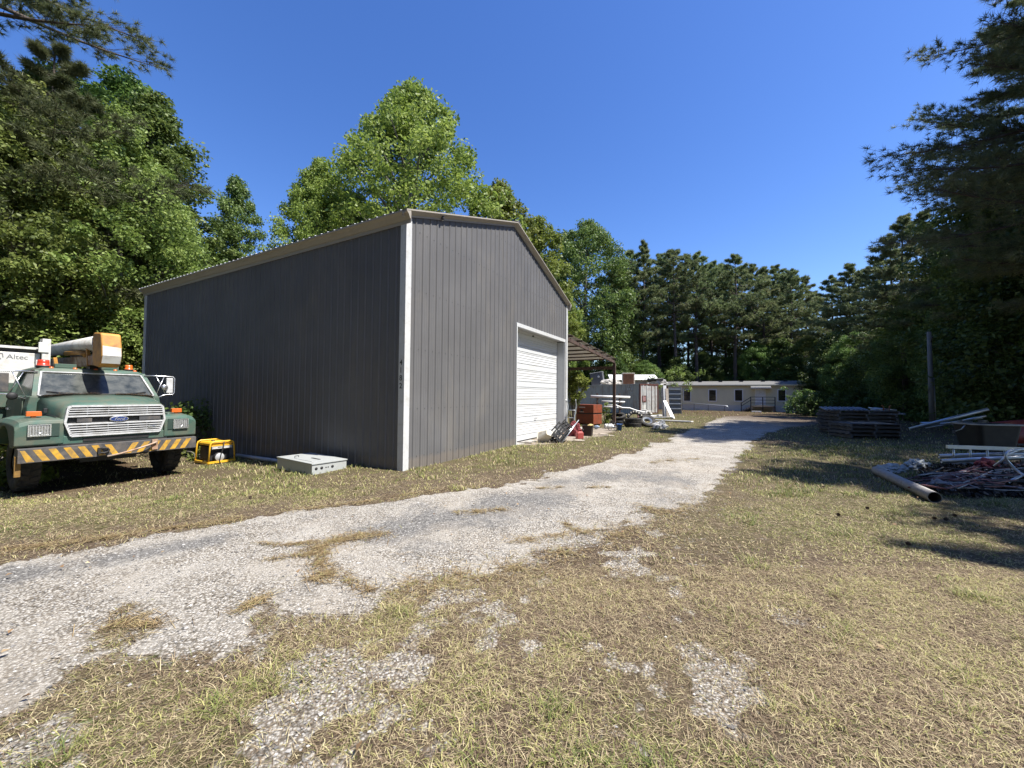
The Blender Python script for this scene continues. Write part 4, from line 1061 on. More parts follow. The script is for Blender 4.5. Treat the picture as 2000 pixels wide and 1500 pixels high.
M_ORANGE = pbr('weathered_orange_paint', (0.54, 0.265, 0.045), rough=0.6, var=0.12, scale=5, dirt=(0.2, 0.09, 0.04), dirt_amt=0.4, dirt_scale=6)
M_RUSTO = pbr('rusty_flaking_paint', (0.30, 0.17, 0.10), rough=0.8, var=0.4, scale=9, dirt=(0.55, 0.50, 0.42), dirt_amt=0.45, dirt_scale=7)
M_BUMP = pbr('scuffed_dark_bumper', (0.055, 0.057, 0.062), rough=0.65, var=0.3, scale=7, dirt=(0.18, 0.15, 0.12), dirt_amt=0.4, dirt_scale=5)
M_YSTR = pbr('faded_yellow_stripe', (0.60, 0.34, 0.035), rough=0.55, var=0.15, scale=9, dirt=(0.14, 0.11, 0.07), dirt_amt=0.42, dirt_scale=7)
M_YEL = pbr('generator_yellow', (0.78, 0.45, 0.03), rough=0.4, var=0.06, dirt=(0.4, 0.25, 0.06), dirt_amt=0.2, dirt_scale=8)
M_BLUE = pbr('badge_blue', (0.015, 0.035, 0.16), rough=0.25, var=0.08, spec=0.6)
M_LAMP = pbr('headlamp_glass', (0.30, 0.31, 0.31), rough=0.12, metal=0.5, var=0.35, scale=40)

TRK = (-7.465, 7.465)
truck = thing('bucket_truck', 'old green bucket truck with a striped bumper and a folded boom over its cab', 'truck', (TRK[0], TRK[1], -0.20), YAW)

# bumper, its face striped
mb = MB(); bz0, bz1 = .56, .785
mb.prism([(-1.22, 0, bz0), (-1.22, 0, bz1), (-1.22, .04, bz1 + .01), (-1.22, .22, bz1 + .01), (-1.22, .22, bz0)], (2.44, 0, 0), 0)
k = -1.30; i = 0
while k < 1.2:
    a, b = k, k + .088
    sl_ = .11 if k > .02 else -.11
    lo = [(a, bz0 + .012), (b, bz0 + .012)]; hi = [(b + sl_, bz1 - .018), (a + sl_, bz1 - .018)]
    q = [(max(-1.2, min(1.2, x)), z) for x, z in lo + hi]
    if abs(q[0][0] - q[1][0]) + abs(q[2][0] - q[3][0]) > .09 and not (.62 < k < .70):
        mb.prism([(x, -.0022, z) for x, z in q], (0, .004, 0), 1)
    k += .172; i += 1
mb.build('bumper', [M_BUMP, M_YSTR], truck)
mb = MB(); mb.tube([(x, -.03, z) for x, z in ((-.28, .70), (-.22, .71), (-.17, .70), (-.15, .665), (-.17, .63), (-.22, .62), (-.28, .63))], .016, 8); mb.lohi((-.30, -.045, .61), (-.265, 0, .72)); mb.build('tow_hook', M_BLK, truck)
mb = MB(); mb.lohi((.47, -.035, .60), (.56, .01, .80)); mb.tube([(.53, -.06, .75), (.40, -.08, .70), (.2, -.09, .64), (.0, -.08, .585), (-.18, -.06, .55)], .017, 8); mb.build('bent_rod', M_RUSTO, truck)
mb = MB(); mb.box((-1.205, .10, .50), (.07, .05, .34)); mb.build('side_flap', pbr('dark_ochre_paint', (.27, .15, .03), rough=.7, var=.2, dirt=(.08, .05, .03), dirt_amt=.4, dirt_scale=6), truck, .006)

# nose: hood, fenders
def ysec(y, pts): return [(x, y, z) for x, z in pts]
mb = MB()
def hood_sec(y, hw, zt, crown, zb):
    P_ = [(-hw - .05, zb), (-hw - .012, zt - .12), (-hw + .03, zt - .03), (-hw + .12, zt), (-hw * .45, zt + crown), (0, zt + crown * 1.1), (hw * .45, zt + crown), (hw - .12, zt), (hw - .03, zt - .03), (hw + .012, zt - .12), (hw + .05, zb)]
    return ysec(y, P_)
mb.loft([hood_sec(.145, .70, 1.46, .012, .80), hood_sec(.17, .715, 1.505, .02, .80), hood_sec(.23, .725, 1.53, .025, .80), hood_sec(.6, .77, 1.60, .03, .80), hood_sec(1.06, .83, 1.665, .035, .80)], 0, True)
mb.build('hood', M_GREEN, truck)
for s in (-1, 1):
    mb = MB()
    # fender as a shell over the wheel: loft of cross sections in x
    def fsec(y, zt, zb, x0=.70, x1=1.25):
        return [(s * x0, y, zb), (s * x0, y, zt + .02), (s * (x1 - .16), y, zt + .015), (s * (x1 - .05), y, zt - .025), (s * x1, y, zt - .09), (s * x1, y, zb)]
    ys = [(.10, 1.17, .84), (.125, 1.235, .82), (.20, 1.26, .80), (.36, 1.275, .80), (.44, 1.28, .93), (.56, 1.285, 1.07), (.75, 1.29, 1.14), (.95, 1.29, 1.14), (1.14, 1.285, 1.07), (1.26, 1.28, .93), (1.33, 1.27, .80), (1.42, 1.26, .78)]
    mb.loft([fsec(*a) for a in ys], 0, False)
    fd = mb.build('fender', M_GREEN, truck, .012)
    # headlamp on a flat plate, its recess shade painted as darker green
    mb = MB(); x0, x1 = (.755, 1.10); mb.lohi((s * x0, .088, .975), (s * x1, .11, 1.195)); hb = mb.build('headlamp_shade_plate', pbr('shadowed_green', (.025, .05, .04), rough=.6), truck)
    cx = .985 if s < 0 else .97
    mb = MB()
    for (a, b, c, d) in ((-.13, .13, .085, .10), (-.13, .13, -.10, -.085), (-.13, -.113, -.085, .085), (.113, .13, -.085, .085)):
        mb.lohi((s * cx + a, .062, 1.085 + c), (s * cx + b, .09, 1.085 + d))
    hl = mb.build('headlamp', M_CHROME, truck)
    mb = MB(); mb.lathe([(0, -.012), (.03, -.010), (.045, 0)], 14, (s * cx, .066, 1.085), Matrix.Rotation(PI / 2, 3, 'X')); mb.build('bulb_shield', M_CHROME, hl)
    mb = MB(); mb.lohi((s * cx - .112, .068, 1.002), (s * cx + .112, .088, 1.168)); mb.build('lens', M_LAMP, hl, .008)
    mb = MB()
    for kk in range(7): mb.lohi((s * cx - .105 + kk * .032, .064, 1.008), (s * cx - .099 + kk * .032, .069, 1.162))
    mb.build('lens_ribs', M_REV, hl)
    mb = MB(); mb.prism([(s * (cx + .02) - .09, .33, 1.315), (s * (cx + .02) - .085, .33, 1.40), (s * (cx + .02) + .085, .33, 1.40), (s * (cx + .02) + .09, .33, 1.315)], (0, .085, 0)); mb.lohi((s * (cx + .02) - .03, .35, 1.26), (s * (cx + .02) + .03, .40, 1.316)); mb.build('turn_lamp', M_AMBER, truck, .008)
# shut lines: hood to fender, hood to cowl, and hood latches
for sg in (-1, 1):
    mb = MB(); mb.tube([(sg * .775, .20, 1.30), (sg * .80, .60, 1.322), (sg * .86, 1.06, 1.34)], .009, 6); mb.build('shut_line', M_BLK, truck)
    mb = MB(); mb.lohi((sg * .795, .62, 1.36), (sg * .845, .68, 1.44)); mb.build('hood_latch', M_BLK, truck, .006)
mb = MB(); mb.tube([(-.80, 1.035, 1.668), (-.4, 1.03, 1.70), (0, 1.03, 1.705), (.4, 1.03, 1.70), (.80, 1.035, 1.668)], .012, 6); mb.build('cowl_seal', M_BLK, truck)
# lower valance between the fenders
mb = MB(); mb.prism([(-.76, .12, .80), (-.76, .12, .955), (-.76, .16, .965), (-.76, .5, .9), (-.76, .5, .80)], (1.52, 0, 0)); mb.build('valance', M_GREEN, truck, .008)
mb = MB(); mb.lohi((-.46, .108, .845), (.46, .135, .905)); mb.build('valance_slot', M_BLK, truck)
mb = MB(); mb.lohi((-.74, .09, .795), (.74, .125, .825)); mb.build('valance_gap', M_BLK, truck)
# grille
mb = MB()
gx0, gz0, gz1 = .675, .955, 1.485
fr = [(-gx0 + .05, gz1), (gx0 - .05, gz1), (gx0 - .015, gz1 - .03), (gx0 + .02, 1.20), (gx0 - .06, gz0), (-gx0 + .06, gz0), (-gx0 - .02, 1.20), (-gx0 + .015, gz1 - .03)]
n = len(fr)
for i in range(n):
    a = fr[i]; b = fr[(i + 1) % n]; mb.bar((a[0], .11, a[1]), (b[0], .11, b[1]), .07, .032, 0, (0, 0, 1) if abs(a[1] - b[1]) < .02 else (1, 0, 0))
for z, h in ((1.435, .017), (1.395, .017), (1.352, .017), (1.305, .030), (1.165, .030), (1.115, .017), (1.072, .017), (1.03, .017), (.99, .02)):
    w_ = gx0 - .01 - (0.05 if z < 1.1 else 0) * (1.12 - z) * 5
    mb.lohi((-w_, .075, z - h / 2), (w_, .13, z + h / 2))
for x in (-.42, -.14, .14, .42): mb.lohi((x - .008, .10, 1.32), (x + .008, .14, 1.46)); mb.lohi((x - .008, .10, .99), (x + .008, .14, 1.15))
gr_ = mb.build('grille', M_GRILW, truck)
for x0, x1 in ((.30, .63), (-.55, -.36)):
    mb = MB(); mb.lohi((x0, .09, 1.196), (x1, .12, 1.272)); mb.build('grille_insert', M_BUMP, gr_)
mb = MB(); mb.lohi((-gx0 + .03, .13, gz0 + .02), (gx0 - .03, .16, gz1 - .02)); mb.build('grille_backing', M_BLK, gr_)
Mx = Matrix(((1, 0, 0), (0, 0, 1), (0, -1, 0)))
def oval(mb, a, b, y0, y1, x=0, z=0, n=28, mat=0):
    mb.prism([(x + a * math.cos(2 * PI * k / n), y0, z + b * math.sin(2 * PI * k / n)) for k in range(n)], (0, y1 - y0, 0), mat)
mb = MB(); oval(mb, .135, .054, .06, .10, 0, 1.235); em = mb.build('emblem', M_CHROME, truck, .004)
mb = MB(); oval(mb, .122, .044, .056, .07, 0, 1.235); mb.build('emblem_field', M_BLUE, em)
textmesh('Ford', .075, 'emblem_lettering', M_CHROME, em, Matrix(((1, 0, 0, 0), (0, 0, -1, .0555), (0, 1, 0, 1.235), (0, 0, 0, 1))), shear=.35, depth=.0015)
mb = MB(); mb.lohi((.43, .062, 1.052), (.565, .08, 1.085)); bd = mb.build('grille_badge', M_CHROME, truck, .003)
textmesh('F-700', .03, 'badge_lettering', M_BLUE, bd, Matrix(((1, 0, 0, .497), (0, 0, -1, .0612), (0, 1, 0, 1.068), (0, 0, 0, 1))), shear=.2, depth=.001)

# cab
mb = MB()
def cab_sec(y, z0, belt, roof, hw0, hwb, hwr, dr=0.0):
    return [(-hw0, y, z0), (-hwb, y, belt), (-hwr, y + dr, roof - .05), (-hwr + .07, y + dr, roof), (hwr - .07, y + dr, roof), (hwr, y + dr, roof - .05), (hwb, y, belt), (hw0, y, z0)]
# lower body
mb.loft([[(-.90, y, .70), (-.955, y, 1.1), (-.965, y, 1.45), (-.93, y, 1.66), (.93, y, 1.66), (.965, y, 1.45), (.955, y, 1.1), (.90, y, .70)] for y in (1.06, 1.5, 2.58)], 0, False)
mb.build('cab', M_GREEN, truck, .02)
mb = MB()
# greenhouse: dark glass volume with pillars and roof in paint
mb.loft([[(-.845, 1.075, 1.655), (.845, 1.075, 1.655), (.90, 2.55, 1.655), (-.90, 2.55, 1.655)], [(-.735, 1.50, 2.13), (.735, 1.50, 2.13), (.78, 2.50, 2.13), (-.78, 2.50, 2.13)]], 0)
mb.build('cab_windows', M_GLASS, truck)
mb = MB()
rf = [[(-.76, 1.47, 2.125), (-.76, 1.47, 2.165), (-.68, 1.52, 2.205), (.68, 1.52, 2.205), (.76, 1.47, 2.165), (.76, 1.47, 2.125)],
      [(-.80, 1.75, 2.125), (-.80, 1.75, 2.18), (-.70, 1.75, 2.235), (.70, 1.75, 2.235), (.80, 1.75, 2.18), (.80, 1.75, 2.125)],
      [(-.82, 2.35, 2.125), (-.82, 2.35, 2.18), (-.70, 2.35, 2.235), (.70, 2.35, 2.235), (.82, 2.35, 2.18), (.82, 2.35, 2.125)],
      [(-.80, 2.58, 2.125), (-.80, 2.58, 2.15), (-.70, 2.56, 2.17), (.70, 2.56, 2.17), (.80, 2.58, 2.15), (.80, 2.58, 2.125)]]
mb.loft(rf, 0, True); mb.build('cab_roof', M_GREEN, truck)
for s in (-1, 1):
    mb = MB(); mb.bar((s * .875, 1.09, 1.64), (s * .772, 1.515, 2.14), .07, .07, 0, (s, 0, 0)); mb.build('cab_pillar', M_GREEN, truck)
    mb = MB(); mb.bar((s * .915, 2.52, 1.64), (s * .80, 2.50, 2.14), .14, .05, 0, (s, 0, 0)); mb.build('cab_pillar', M_GREEN, truck)
mb = MB()
for a, b in (((-.83, 1.055, 1.668), (.83, 1.055, 1.668)), ((-.72, 1.478, 2.128), (.72, 1.478, 2.128)), ((-.835, 1.06, 1.668), (-.73, 1.482, 2.128)), ((.835, 1.06, 1.668), (.73, 1.482, 2.128))):
    mb.tube([a, b], .017, 6)
mb.build('windscreen_trim', M_GRILW, truck)
for s in (-1, 1):
    mb = MB(); mb.tube([(s * .18, 1.04, 1.685), (s * .45, 1.10, 1.72), (s * .72, 1.13, 1.742)], .008, 6); mb.tube([(s * .30, 1.065, 1.70), (s * .72, 1.15, 1.752)], .006, 4); mb.build('wiper', M_BLK, truck)
# door on each side
for s in (-1, 1):
    mb = MB(); X0 = s * .962; mb.lohi((X0, 1.32, .86), (X0 + s * .014, 2.42, 1.62)); dr = mb.build('door', M_GREEN, truck, .006)
    mb = MB(); mb.lohi((X0 + s * .012, 2.22, 1.38), (X0 + s * .04, 2.36, 1.42)); mb.build('handle', M_CHROME, dr)
mb = MB(); mb.lathe([(0, .02), (.03, .018), (.036, 0)], 14, (-.978, 1.26, 1.22), Matrix.Rotation(-PI / 2, 3, 'Y')); mb.build('side_marker', M_AMBER, truck)
# mirrors on tube frames
for s in (-1, 1):
    mb = MB(); x1 = s * 1.30
    mb.tube([(s * .78, 1.42, 2.12), (s * 1.0, 1.38, 2.125), (x1 - s * .03, 1.34, 2.115), (x1, 1.33, 2.08), (x1, 1.33, 1.74), (x1 - s * .03, 1.33, 1.70), (s * 1.12, 1.33, 1.69), (s * .93, 1.30, 1.60)], .013, 8)
    mb.tube([(s * .93, 1.30, 1.62), (s * 1.10, 1.33, 2.10)], .010, 6); mb.tube([(s * .97, 1.36, 2.1), (s * 1.13, 1.33, 1.72)], .009, 6)
    mr = mb.build('mirror', M_CHROME, truck)
    mb = MB(); mb.lohi((s * 1.14, 1.30, 1.73), (s * 1.265, 1.35, 2.08)); mb.build('mirror_head', M_BUMP if s < 0 else M_GRILW, mr, .012)
    mb = MB(); mb.lathe([(0, -.03), (.06, -.015), (.07, .01), (.05, .03), (0, .035)], 16, (s * 1.10, 1.29, 1.86 if s > 0 else 1.66), Matrix.Rotation(PI / 2, 3, 'X')); mb.build('convex_mirror', M_CHROME if s > 0 else M_BLK, mr)
# lamps and boards on the roof
for x, m_, nm, r, h in ((-.66, M_REDL, 'beacon', .085, .10), (.60, M_AMBER, 'beacon', .065, .08)):
    mb = MB(); mb.lathe([(r * 1.12, 0), (r * 1.12, .04), (r, .042), (r * .97, .05 + h * .5), (r * .9, .05 + h), (0, .055 + h)], 16, (x, 1.72, 2.225)); be = mb.build(nm, m_, truck)
    mb = MB(); mb.lathe([(0, -.003), (r * 1.2, 0), (r * 1.2, .036), (r * 1.02, .04)], 16, (x, 1.72, 2.222)); mb.build('beacon_base', M_BLK, be)
for x in (-.62, -.30, 0, .30, .62):
    mb = MB(); mb.lathe([(.032, 0), (.03, .025), (0, .035)], 10, (x + .03, 1.545, 2.205)); mb.build('roof_lamp', M_AMBER, truck)
for x0, x1 in ((-.52, -.22), (.10, .42)):
    mb = MB(); mb.lohi((x0, 1.66, 2.23), (x1, 1.72, 2.31)); mb.build('roof_board', M_GREEN, truck, .006)
# boom: elbow box, upper tube, lower arm
mb = MB()
prof = [(.80, 2.93), (1.16, 2.96), (1.22, 2.92), (1.22, 2.48), (1.14, 2.28), (.86, 2.24), (.74, 2.31), (.68, 2.46), (.70, 2.66), (.76, 2.88)]
mb.prism([(-.115, y, z) for y, z in prof], (.30, 0, 0), 0)
eb = mb.build('boom_elbow', M_ORANGE, truck, .025)
mb = MB(); mb.prism([(-.10, .6945, 2.665), (.172, .6945, 2.645), (.172, .675, 2.47), (-.10, .675, 2.47)], (0, .004, 0)); mb.prism([(-.10, .6745, 2.468), (.172, .6745, 2.468), (.172, .7335, 2.318), (-.10, .7335, 2.318)], (0, .004, 0)); mb.build('elbow_patch', M_WHITEP, eb)
mb = MB(); mb.tube([(.02, 1.20, 2.76), (.10, 3.2, 2.79), (.10, 5.6, 2.80)], [.165, .16, .135], 18); mb.build('upper_boom', M_WHITEP, truck)
mb = MB(); mb.bar((.03, 1.18, 2.40), (.10, 4.9, 2.46), .22, .20); mb.bar((-.03, 1.75, 2.36), (-.03, 2.6, 2.38), .05, .16); mb.bar((.16, 2.5, 2.55), (.12, 3.3, 2.62), .16, .12); mb.build('lower_boom', M_RUSTO, truck, .012)
mb = MB(); mb.tube([(-.05, 1.75, 2.52), (-.06, 2.2, 2.60), (-.06, 3.1, 2.62)], .055, 10); mb.bar((-.06, 1.62, 2.30), (-.06, 1.72, 2.70), .05, .05); mb.build('boom_cylinder', M_ORANGE, truck)
mb = MB()
for k in range(4): mb.tube([(-.02 + .05 * k, 1.66, 2.62), (-.10 + .05 * k, 1.9, 2.50 - .04 * k), (-.06 + .04 * k, 2.4, 2.56), (0, 3.0, 2.60)], .014, 6)
mb.build('hoses', M_BLK, truck)
mb = MB(); mb.lohi((-.02, 1.7, 2.20), (.32, 1.9, 2.32)); mb.build('boom_rest', M_BLK, truck)
mb = MB(); mb.lohi((-.15, 4.6, 1.3), (.35, 5.1, 2.55)); mb.build('boom_pedestal', M_BLK, truck)
mb = MB(); mb.bar((-.46, 1.85, 2.23), (-.49, 1.85, 2.44), .08, .05); mb.build('boom_stop', M_ORANGE, truck)
# white chip box behind the cab
mb = MB(); mb.lohi((-1.25, 2.86, .95), (-.50, 5.6, 2.56)); cb = mb.build('chip_box', M_WHITEP, truck, .012)
mb = MB(); mb.lohi((-1.26, 2.82, 2.64), (-.46, 5.62, 2.69)); mb.lohi((-1.245, 2.90, 2.562), (-.50, 5.58, 2.638), 1); mb.build('top_rail', [M_WHITEP, M_BUMP], cb)
mb = MB(); mb.lohi((-.495, 2.72, 1.60), (-.37, 2.92, 2.88)); mb.lohi((-.55, 2.70, 2.58), (-.40, 2.74, 2.80)); mb.lohi((-.56, 2.80, 1.0), (-.505, 2.855, 2.558)); mb.build('corner_post', M_WHITEP, cb, .01)
M_LET = pbr('grey_lettering', (0.16, 0.16, 0.165), rough=.6)
textmesh('Altec', .135, 'lettering', M_LET, cb, Matrix(((1, 0, 0, -.80), (0, 0, -1, 2.8575), (0, 1, 0, 2.46), (0, 0, 0, 1))), depth=.001)
mb = MB()
for a, b in (((-1.10, 2.42), (-1.10, 2.52)), ((-1.10, 2.52), (-.995, 2.52)), ((-.995, 2.52), (-.985, 2.44)), ((-1.10, 2.42), (-1.06, 2.42)), ((-1.06, 2.42), (-1.045, 2.46)), ((-1.045, 2.46), (-1.01, 2.40))):
    mb.bar((a[0], 2.857, a[1]), (b[0], 2.857, b[1]), .004, .012, 0, (0, 0, 1) if abs(a[1] - b[1]) < .02 else (1, 0, 0))
mb.build('logo', M_LET, cb)
# green utility body, chassis
for a_, b_ in (((-1.22, 2.75, .80), (-.72, 6.4, 1.38)), ((.72, 2.75, .80), (1.22, 6.4, 1.38))):
    mb = MB(); mb.lohi(a_, b_); mb.build('tool_locker', M_GREEN, truck, .01)
mb = MB(); mb.lohi((-.71, 2.75, 1.0), (.71, 6.4, 1.12)); mb.build('bed_floor', M_GREEN, truck)
mb = MB(); mb.lohi((-1.18, 2.66, 1.42), (-.6, 2.80, 1.92)); mb.build('headboard', M_GREEN, truck, .01)
mb = MB(); mb.lohi((-.42, .3, .55), (-.34, 6.3, .80)); mb.lohi((.34, .3, .55), (.42, 6.3, .80)); mb.lohi((-.9, .86, .44), (.9, .98, .56)); mb.lohi((-.5, .26, .5), (.5, .36, .95)); mb.lohi((-.4, .5, .42), (.4, 1.6, .9)); mb.lohi((-.9, 4.8, .42), (.9, 4.95, .6)); mb.build('chassis', M_BLK, truck)
def tyre_mesh(mb, c, r, w, axis='X', tread=24, rim=.58, mat=0):
    M = {'X': Matrix.Rotation(PI / 2, 3, 'Y'), 'Z': Matrix.Identity(3)}[axis] if isinstance(axis, str) else axis
    h = w / 2
    mb.lathe([(r * rim, -h * .7), (r * .66, -h * .95), (r * .84, -h), (r * .95, -h * .92), (r * .985, -h * .72), (r * .985, h * .72), (r * .95, h * .92), (r * .84, h), (r * .66, h * .95), (r * rim, h * .7)], 40, c, M, mat, True)
    for k in range(tread):
        a = 2 * PI * k / tread
        for sg in (-1, 1):
            p = Vector((math.cos(a + sg * .04) * r * .992, math.sin(a + sg * .04) * r * .992, sg * h * .46))
            Rm = Matrix.Rotation(a + sg * .04, 3, 'Z') @ Matrix.Rotation(sg * .35, 3, 'X')
            vs = []
            bx = MB(); bx.box((0, 0, 0), (r * .055, 2 * PI * r / tread * .60, h * .78), Rm)
            mb.add([Vector(c) + M @ (Vector(v) + p) for v in bx.v], bx.f, mat)
for (x, y) in ((-1.0, .88), (1.0, .88), (-.95, 4.9), (.95, 4.9)):
    mb = MB(); tyre_mesh(mb, (0, 0, 0), .50, .27 if y < 2 else .5); wh = mb.build('wheel', M_RUBBER, truck, fix=False); wh.location = (x, y, .49)
    mb = MB(); s = 1 if x > 0 else -1
    mb.lathe([(.30, -.08), (.28, .0), (.20, .02 * 1), (.16, .10), (.0, .10)], 24, (0, 0, 0), Matrix.Rotation(PI / 2 * s, 3, 'Y')); mb.build('rim', M_BUMP, wh)
# needles and litter lying along the foot of the windscreen
n = 900; xx = np.concatenate([RNG.uniform(-.78, -.05, n // 2), RNG.uniform(.2, .78, n // 2)]); yy = 1.02 - np.abs(RNG.normal(0, .07, n)) + .05 * (1 - (xx / .8) ** 2)
az = RNG.normal(0, .6, n); ln = RNG.uniform(.05, .14, n)
c = np.stack([xx, yy, 1.662 + 0.035 * (1 - (xx / .8) ** 2) + RNG.uniform(.004, .045, n) * np.clip((yy - .9) / .12, .1, 1)], 1)
d = np.stack([np.cos(az), np.sin(az), RNG.normal(0, .12, n)], 1) * (ln / 2)[:, None]; s = np.stack([-np.sin(az), np.cos(az), 0 * az], 1) * .003
Vn = np.stack([c - d - s, c - d + s, c + d + s, c + d - s], 1).reshape(-1, 3)
lit = npmesh('leaf_litter', Vn, [np.arange(4 * n).reshape(-1, 4)], M_STRAW, truck, np.repeat(RNG.uniform(0, .7, n), 4)); lit['kind'] = 'stuff'

# ------------------------------------------------------------------ the generator
GP = gp(406, 909); gen = thing('generator', 'yellow framed portable generator on the grass beside the truck bumper', 'generator', (GP.x, GP.y, GP.z), YAW)
GWd, GL, GH = .60, .66, .56
mb = MB(); r = .019
for y in (0, GL):
    ins = .035
    mb.tube([(ins - .03, y, 0), (ins, y, GH - .09), (ins + .02, y, GH - .03), (ins + .075, y, GH), (GWd - ins - .075, y, GH), (GWd - ins - .02, y, GH - .03), (GWd - ins, y, GH - .09), (GWd - ins + .03, y, 0)], r, 8)
    mb.bar((0.0, y, .055), (GWd, y, .055), .04, .05)
for x in (.0, GWd): mb.bar((x, 0, .055), (x, GL, .055), .035, .05)
mb.bar((.06, 0, GH - .10), (GWd - .06, 0, GH - .10), .02, .02)
mb.build('frame', M_YEL, gen)
mb = MB(); mb.loft([[(.07, .03, GH - .10), (GWd - .07, .03, GH - .10), (GWd - .07, GL - .03, GH - .10), (.07, GL - .03, GH - .10)], [(.06, .02, GH - .055), (GWd - .06, .02, GH - .055), (GWd - .06, GL - .02, GH - .055), (.06, GL - .02, GH - .055)], [(.09, .06, GH - .012), (GWd - .09, .06, GH - .012), (GWd - .09, GL - .06, GH - .012), (.09, GL - .06, GH - .012)]], 0); tk = mb.build('fuel_tank', M_YEL, gen, .012)
mb = MB(); mb.lathe([(.04, 0), (.04, .025), (0, .027)], 14, (.28, .42, GH - .014)); mb.build('tank_cap', M_BLK, tk)
mb = MB(); mb.lohi((.08, .10, .08), (GWd - .08, GL - .04, GH - .12)); mb.lathe([(0, .0), (.10, .0), (.115, -.03), (.115, -.10), (0, -.10)], 20, (.25, .02, .17), Matrix.Rotation(PI / 2, 3, 'X')); mb.build('engine', M_BLK, gen, .02)
mb = MB(); mb.lathe([(0, .03), (.04, .028), (.075, .012), (.10, .0)], 22, (.26, .015, .17), Matrix.Rotation(PI / 2, 3, 'X')); mb.build('recoil_cover', M_REV, gen)
mb = MB(); mb.lohi((.075, -.004, GH - .135), (GWd - .075, .04, GH - .115)); mb.lohi((.075, -.004, GH - .175), (GWd - .075, .04, GH - .155)); mb.lohi((.10, -.002, GH - .155), (.20, .04, GH - .135)); mb.lohi((.34, -.002, GH - .155), (.5, .04, GH - .135)); mb.build('name_panel', M_WHITEP, gen)
mb = MB(); mb.tube([(.33, -.02, GH - .01), (.31, -.03, .40), (.27, -.025, .25), (.24, -.02, .08), (.25, -.04, .01)], .012, 6); mb.build('cord', M_BLK, gen)

# ------------------------------------------------------------------ the grey enclosure on the grass
EP = gp(609, 928); ea = R(55)
enc = thing('metal_enclosure', 'shallow grey metal box with punched holes lying on the grass by the long wall', 'metal box', (EP.x, EP.y, EP.z), ea)
M_GREYB = pbr('light_grey_enamel', (0.40, 0.42, 0.415), rough=0.4, var=0.04, dirt=(.3, .29, .26), dirt_amt=.15, dirt_scale=6)
mb = MB(); Lx, Ly, H = .73, 1.42, .195
mb.lohi((0, 0, -.03), (Lx, Ly, H)); bx = mb.build('body', M_GREYB, enc, .004)
mb = MB(); mb.lohi((-.012, -.016, H + .002), (Lx + .012, Ly + .012, H + .026)); mb.lohi((.10, .20, H + .0265), (Lx - .10, .9, H + .034)); ld = mb.build('lid', M_GREYB, enc, .005)
mb = MB(); mb.lohi((.30, .30, H + .034), (.34, .62, H + .042)); mb.build('latch', M_DARKG, ld)
mb = MB(); mb.tube([(.15, .98, H + .03), (.15, .98, H + .06), (.24, 1.0, H + .06), (.24, 1.0, H + .03)], .008, 6); mb.build('pull_handle', M_DARKG, ld)
for x, r in ((.085, .030), (.195, .030), (.285, .014), (.33, .014), (.42, .030)):
    mb = MB(); mb.lathe([(0, .0015), (r, .0015), (r, 0)], 20, (x, 0, H - .085), Matrix.Rotation(PI / 2, 3, 'X')); mb.build('punched_hole', M_BLK, bx)
# conduit lying along the wall behind it
p = gp(462, 893); q = gp(552, 906); p.z += .05; q.z += .05
mb = MB(); mb.tube([Vector((0, 0, 0)), (q - p) * .33, (q - p) * .36, (q - p)], [.05, .05, .05, .05], 14); o = mb.build('conduit_pipe', M_REV, None); o.location = p
tag(o, 'grey pipe lying along the foot of the long garage wall', 'pipe')
# ------------------------------------------------------------------ beside the garage
M_REDBOX = pbr('rusty_orange_red_paint', (0.25, 0.052, 0.02), rough=0.65, var=0.2, scale=5, dirt=(0.13, 0.045, 0.02), dirt_amt=0.5, dirt_scale=4)
M_REDCAN = pbr('faded_red_plastic', (0.34, 0.06, 0.05), rough=0.5, var=0.1)
M_MAROON = pbr('maroon_cloth', (0.16, 0.03, 0.035), rough=0.9, var=0.3, scale=12)
M_BLUEP = pbr('blue_plastic', (0.03, 0.10, 0.30), rough=0.45, var=0.1)
M_WOODG = pbr('weathered_grey_wood', (0.23, 0.205, 0.18), rough=0.9, var=0.3, scale=6, dirt=(0.09, 0.08, 0.07), dirt_amt=0.4, stretch=(1, .15, 1))
M_WOODP = pbr('pale_wood', (0.46, 0.40, 0.33), rough=0.85, var=0.2, scale=6, stretch=(1, .2, 1))
M_PVC = pbr('white_pvc', (0.78, 0.78, 0.77), rough=0.4, var=0.04, dirt=(.5, .47, .4), dirt_amt=.15)
M_CONT = pbr('grey_container_paint', (0.37, 0.36, 0.315), rough=0.65, var=0.12, scale=2, dirt=(0.17, 0.085, 0.05), dirt_amt=0.28, dirt_scale=1.8, stretch=(1, 1, .4))
M_CONTD = pbr('pale_container_door', (0.42, 0.43, 0.42), rough=0.65, var=0.12, scale=2, dirt=(0.20, 0.11, 0.08), dirt_amt=0.3, dirt_scale=2.2)
M_RUSTR = pbr('rust_red_steel', (0.115, 0.032, 0.022), rough=0.8, var=0.4, scale=6, dirt=(0.05, 0.03, 0.025), dirt_amt=0.45, dirt_scale=4)
M_WHITEC = pbr('white_cloth', (0.52, 0.51, 0.48), rough=0.95, var=0.08, scale=8)
M_SIDING = pbr('tan_vinyl_siding', (0.66, 0.60, 0.405), rough=0.65, var=0.05, scale=1.2, dirt=(.52, .45, .34), dirt_amt=.2, dirt_scale=.6)
M_SKIRT = pbr('pale_skirting', (0.58, 0.55, 0.49), rough=0.7, var=0.06)
M_SHING = pbr('grey_shingles', (0.15, 0.148, 0.145), rough=0.95, var=0.18, scale=9)
M_WINW = pbr('white_window_frame', (0.74, 0.73, 0.70), rough=0.5, var=0.03)
M_PANE = pbr('dark_window_glass', (0.02, 0.018, 0.018), rough=0.08, var=0.3, spec=0.8)
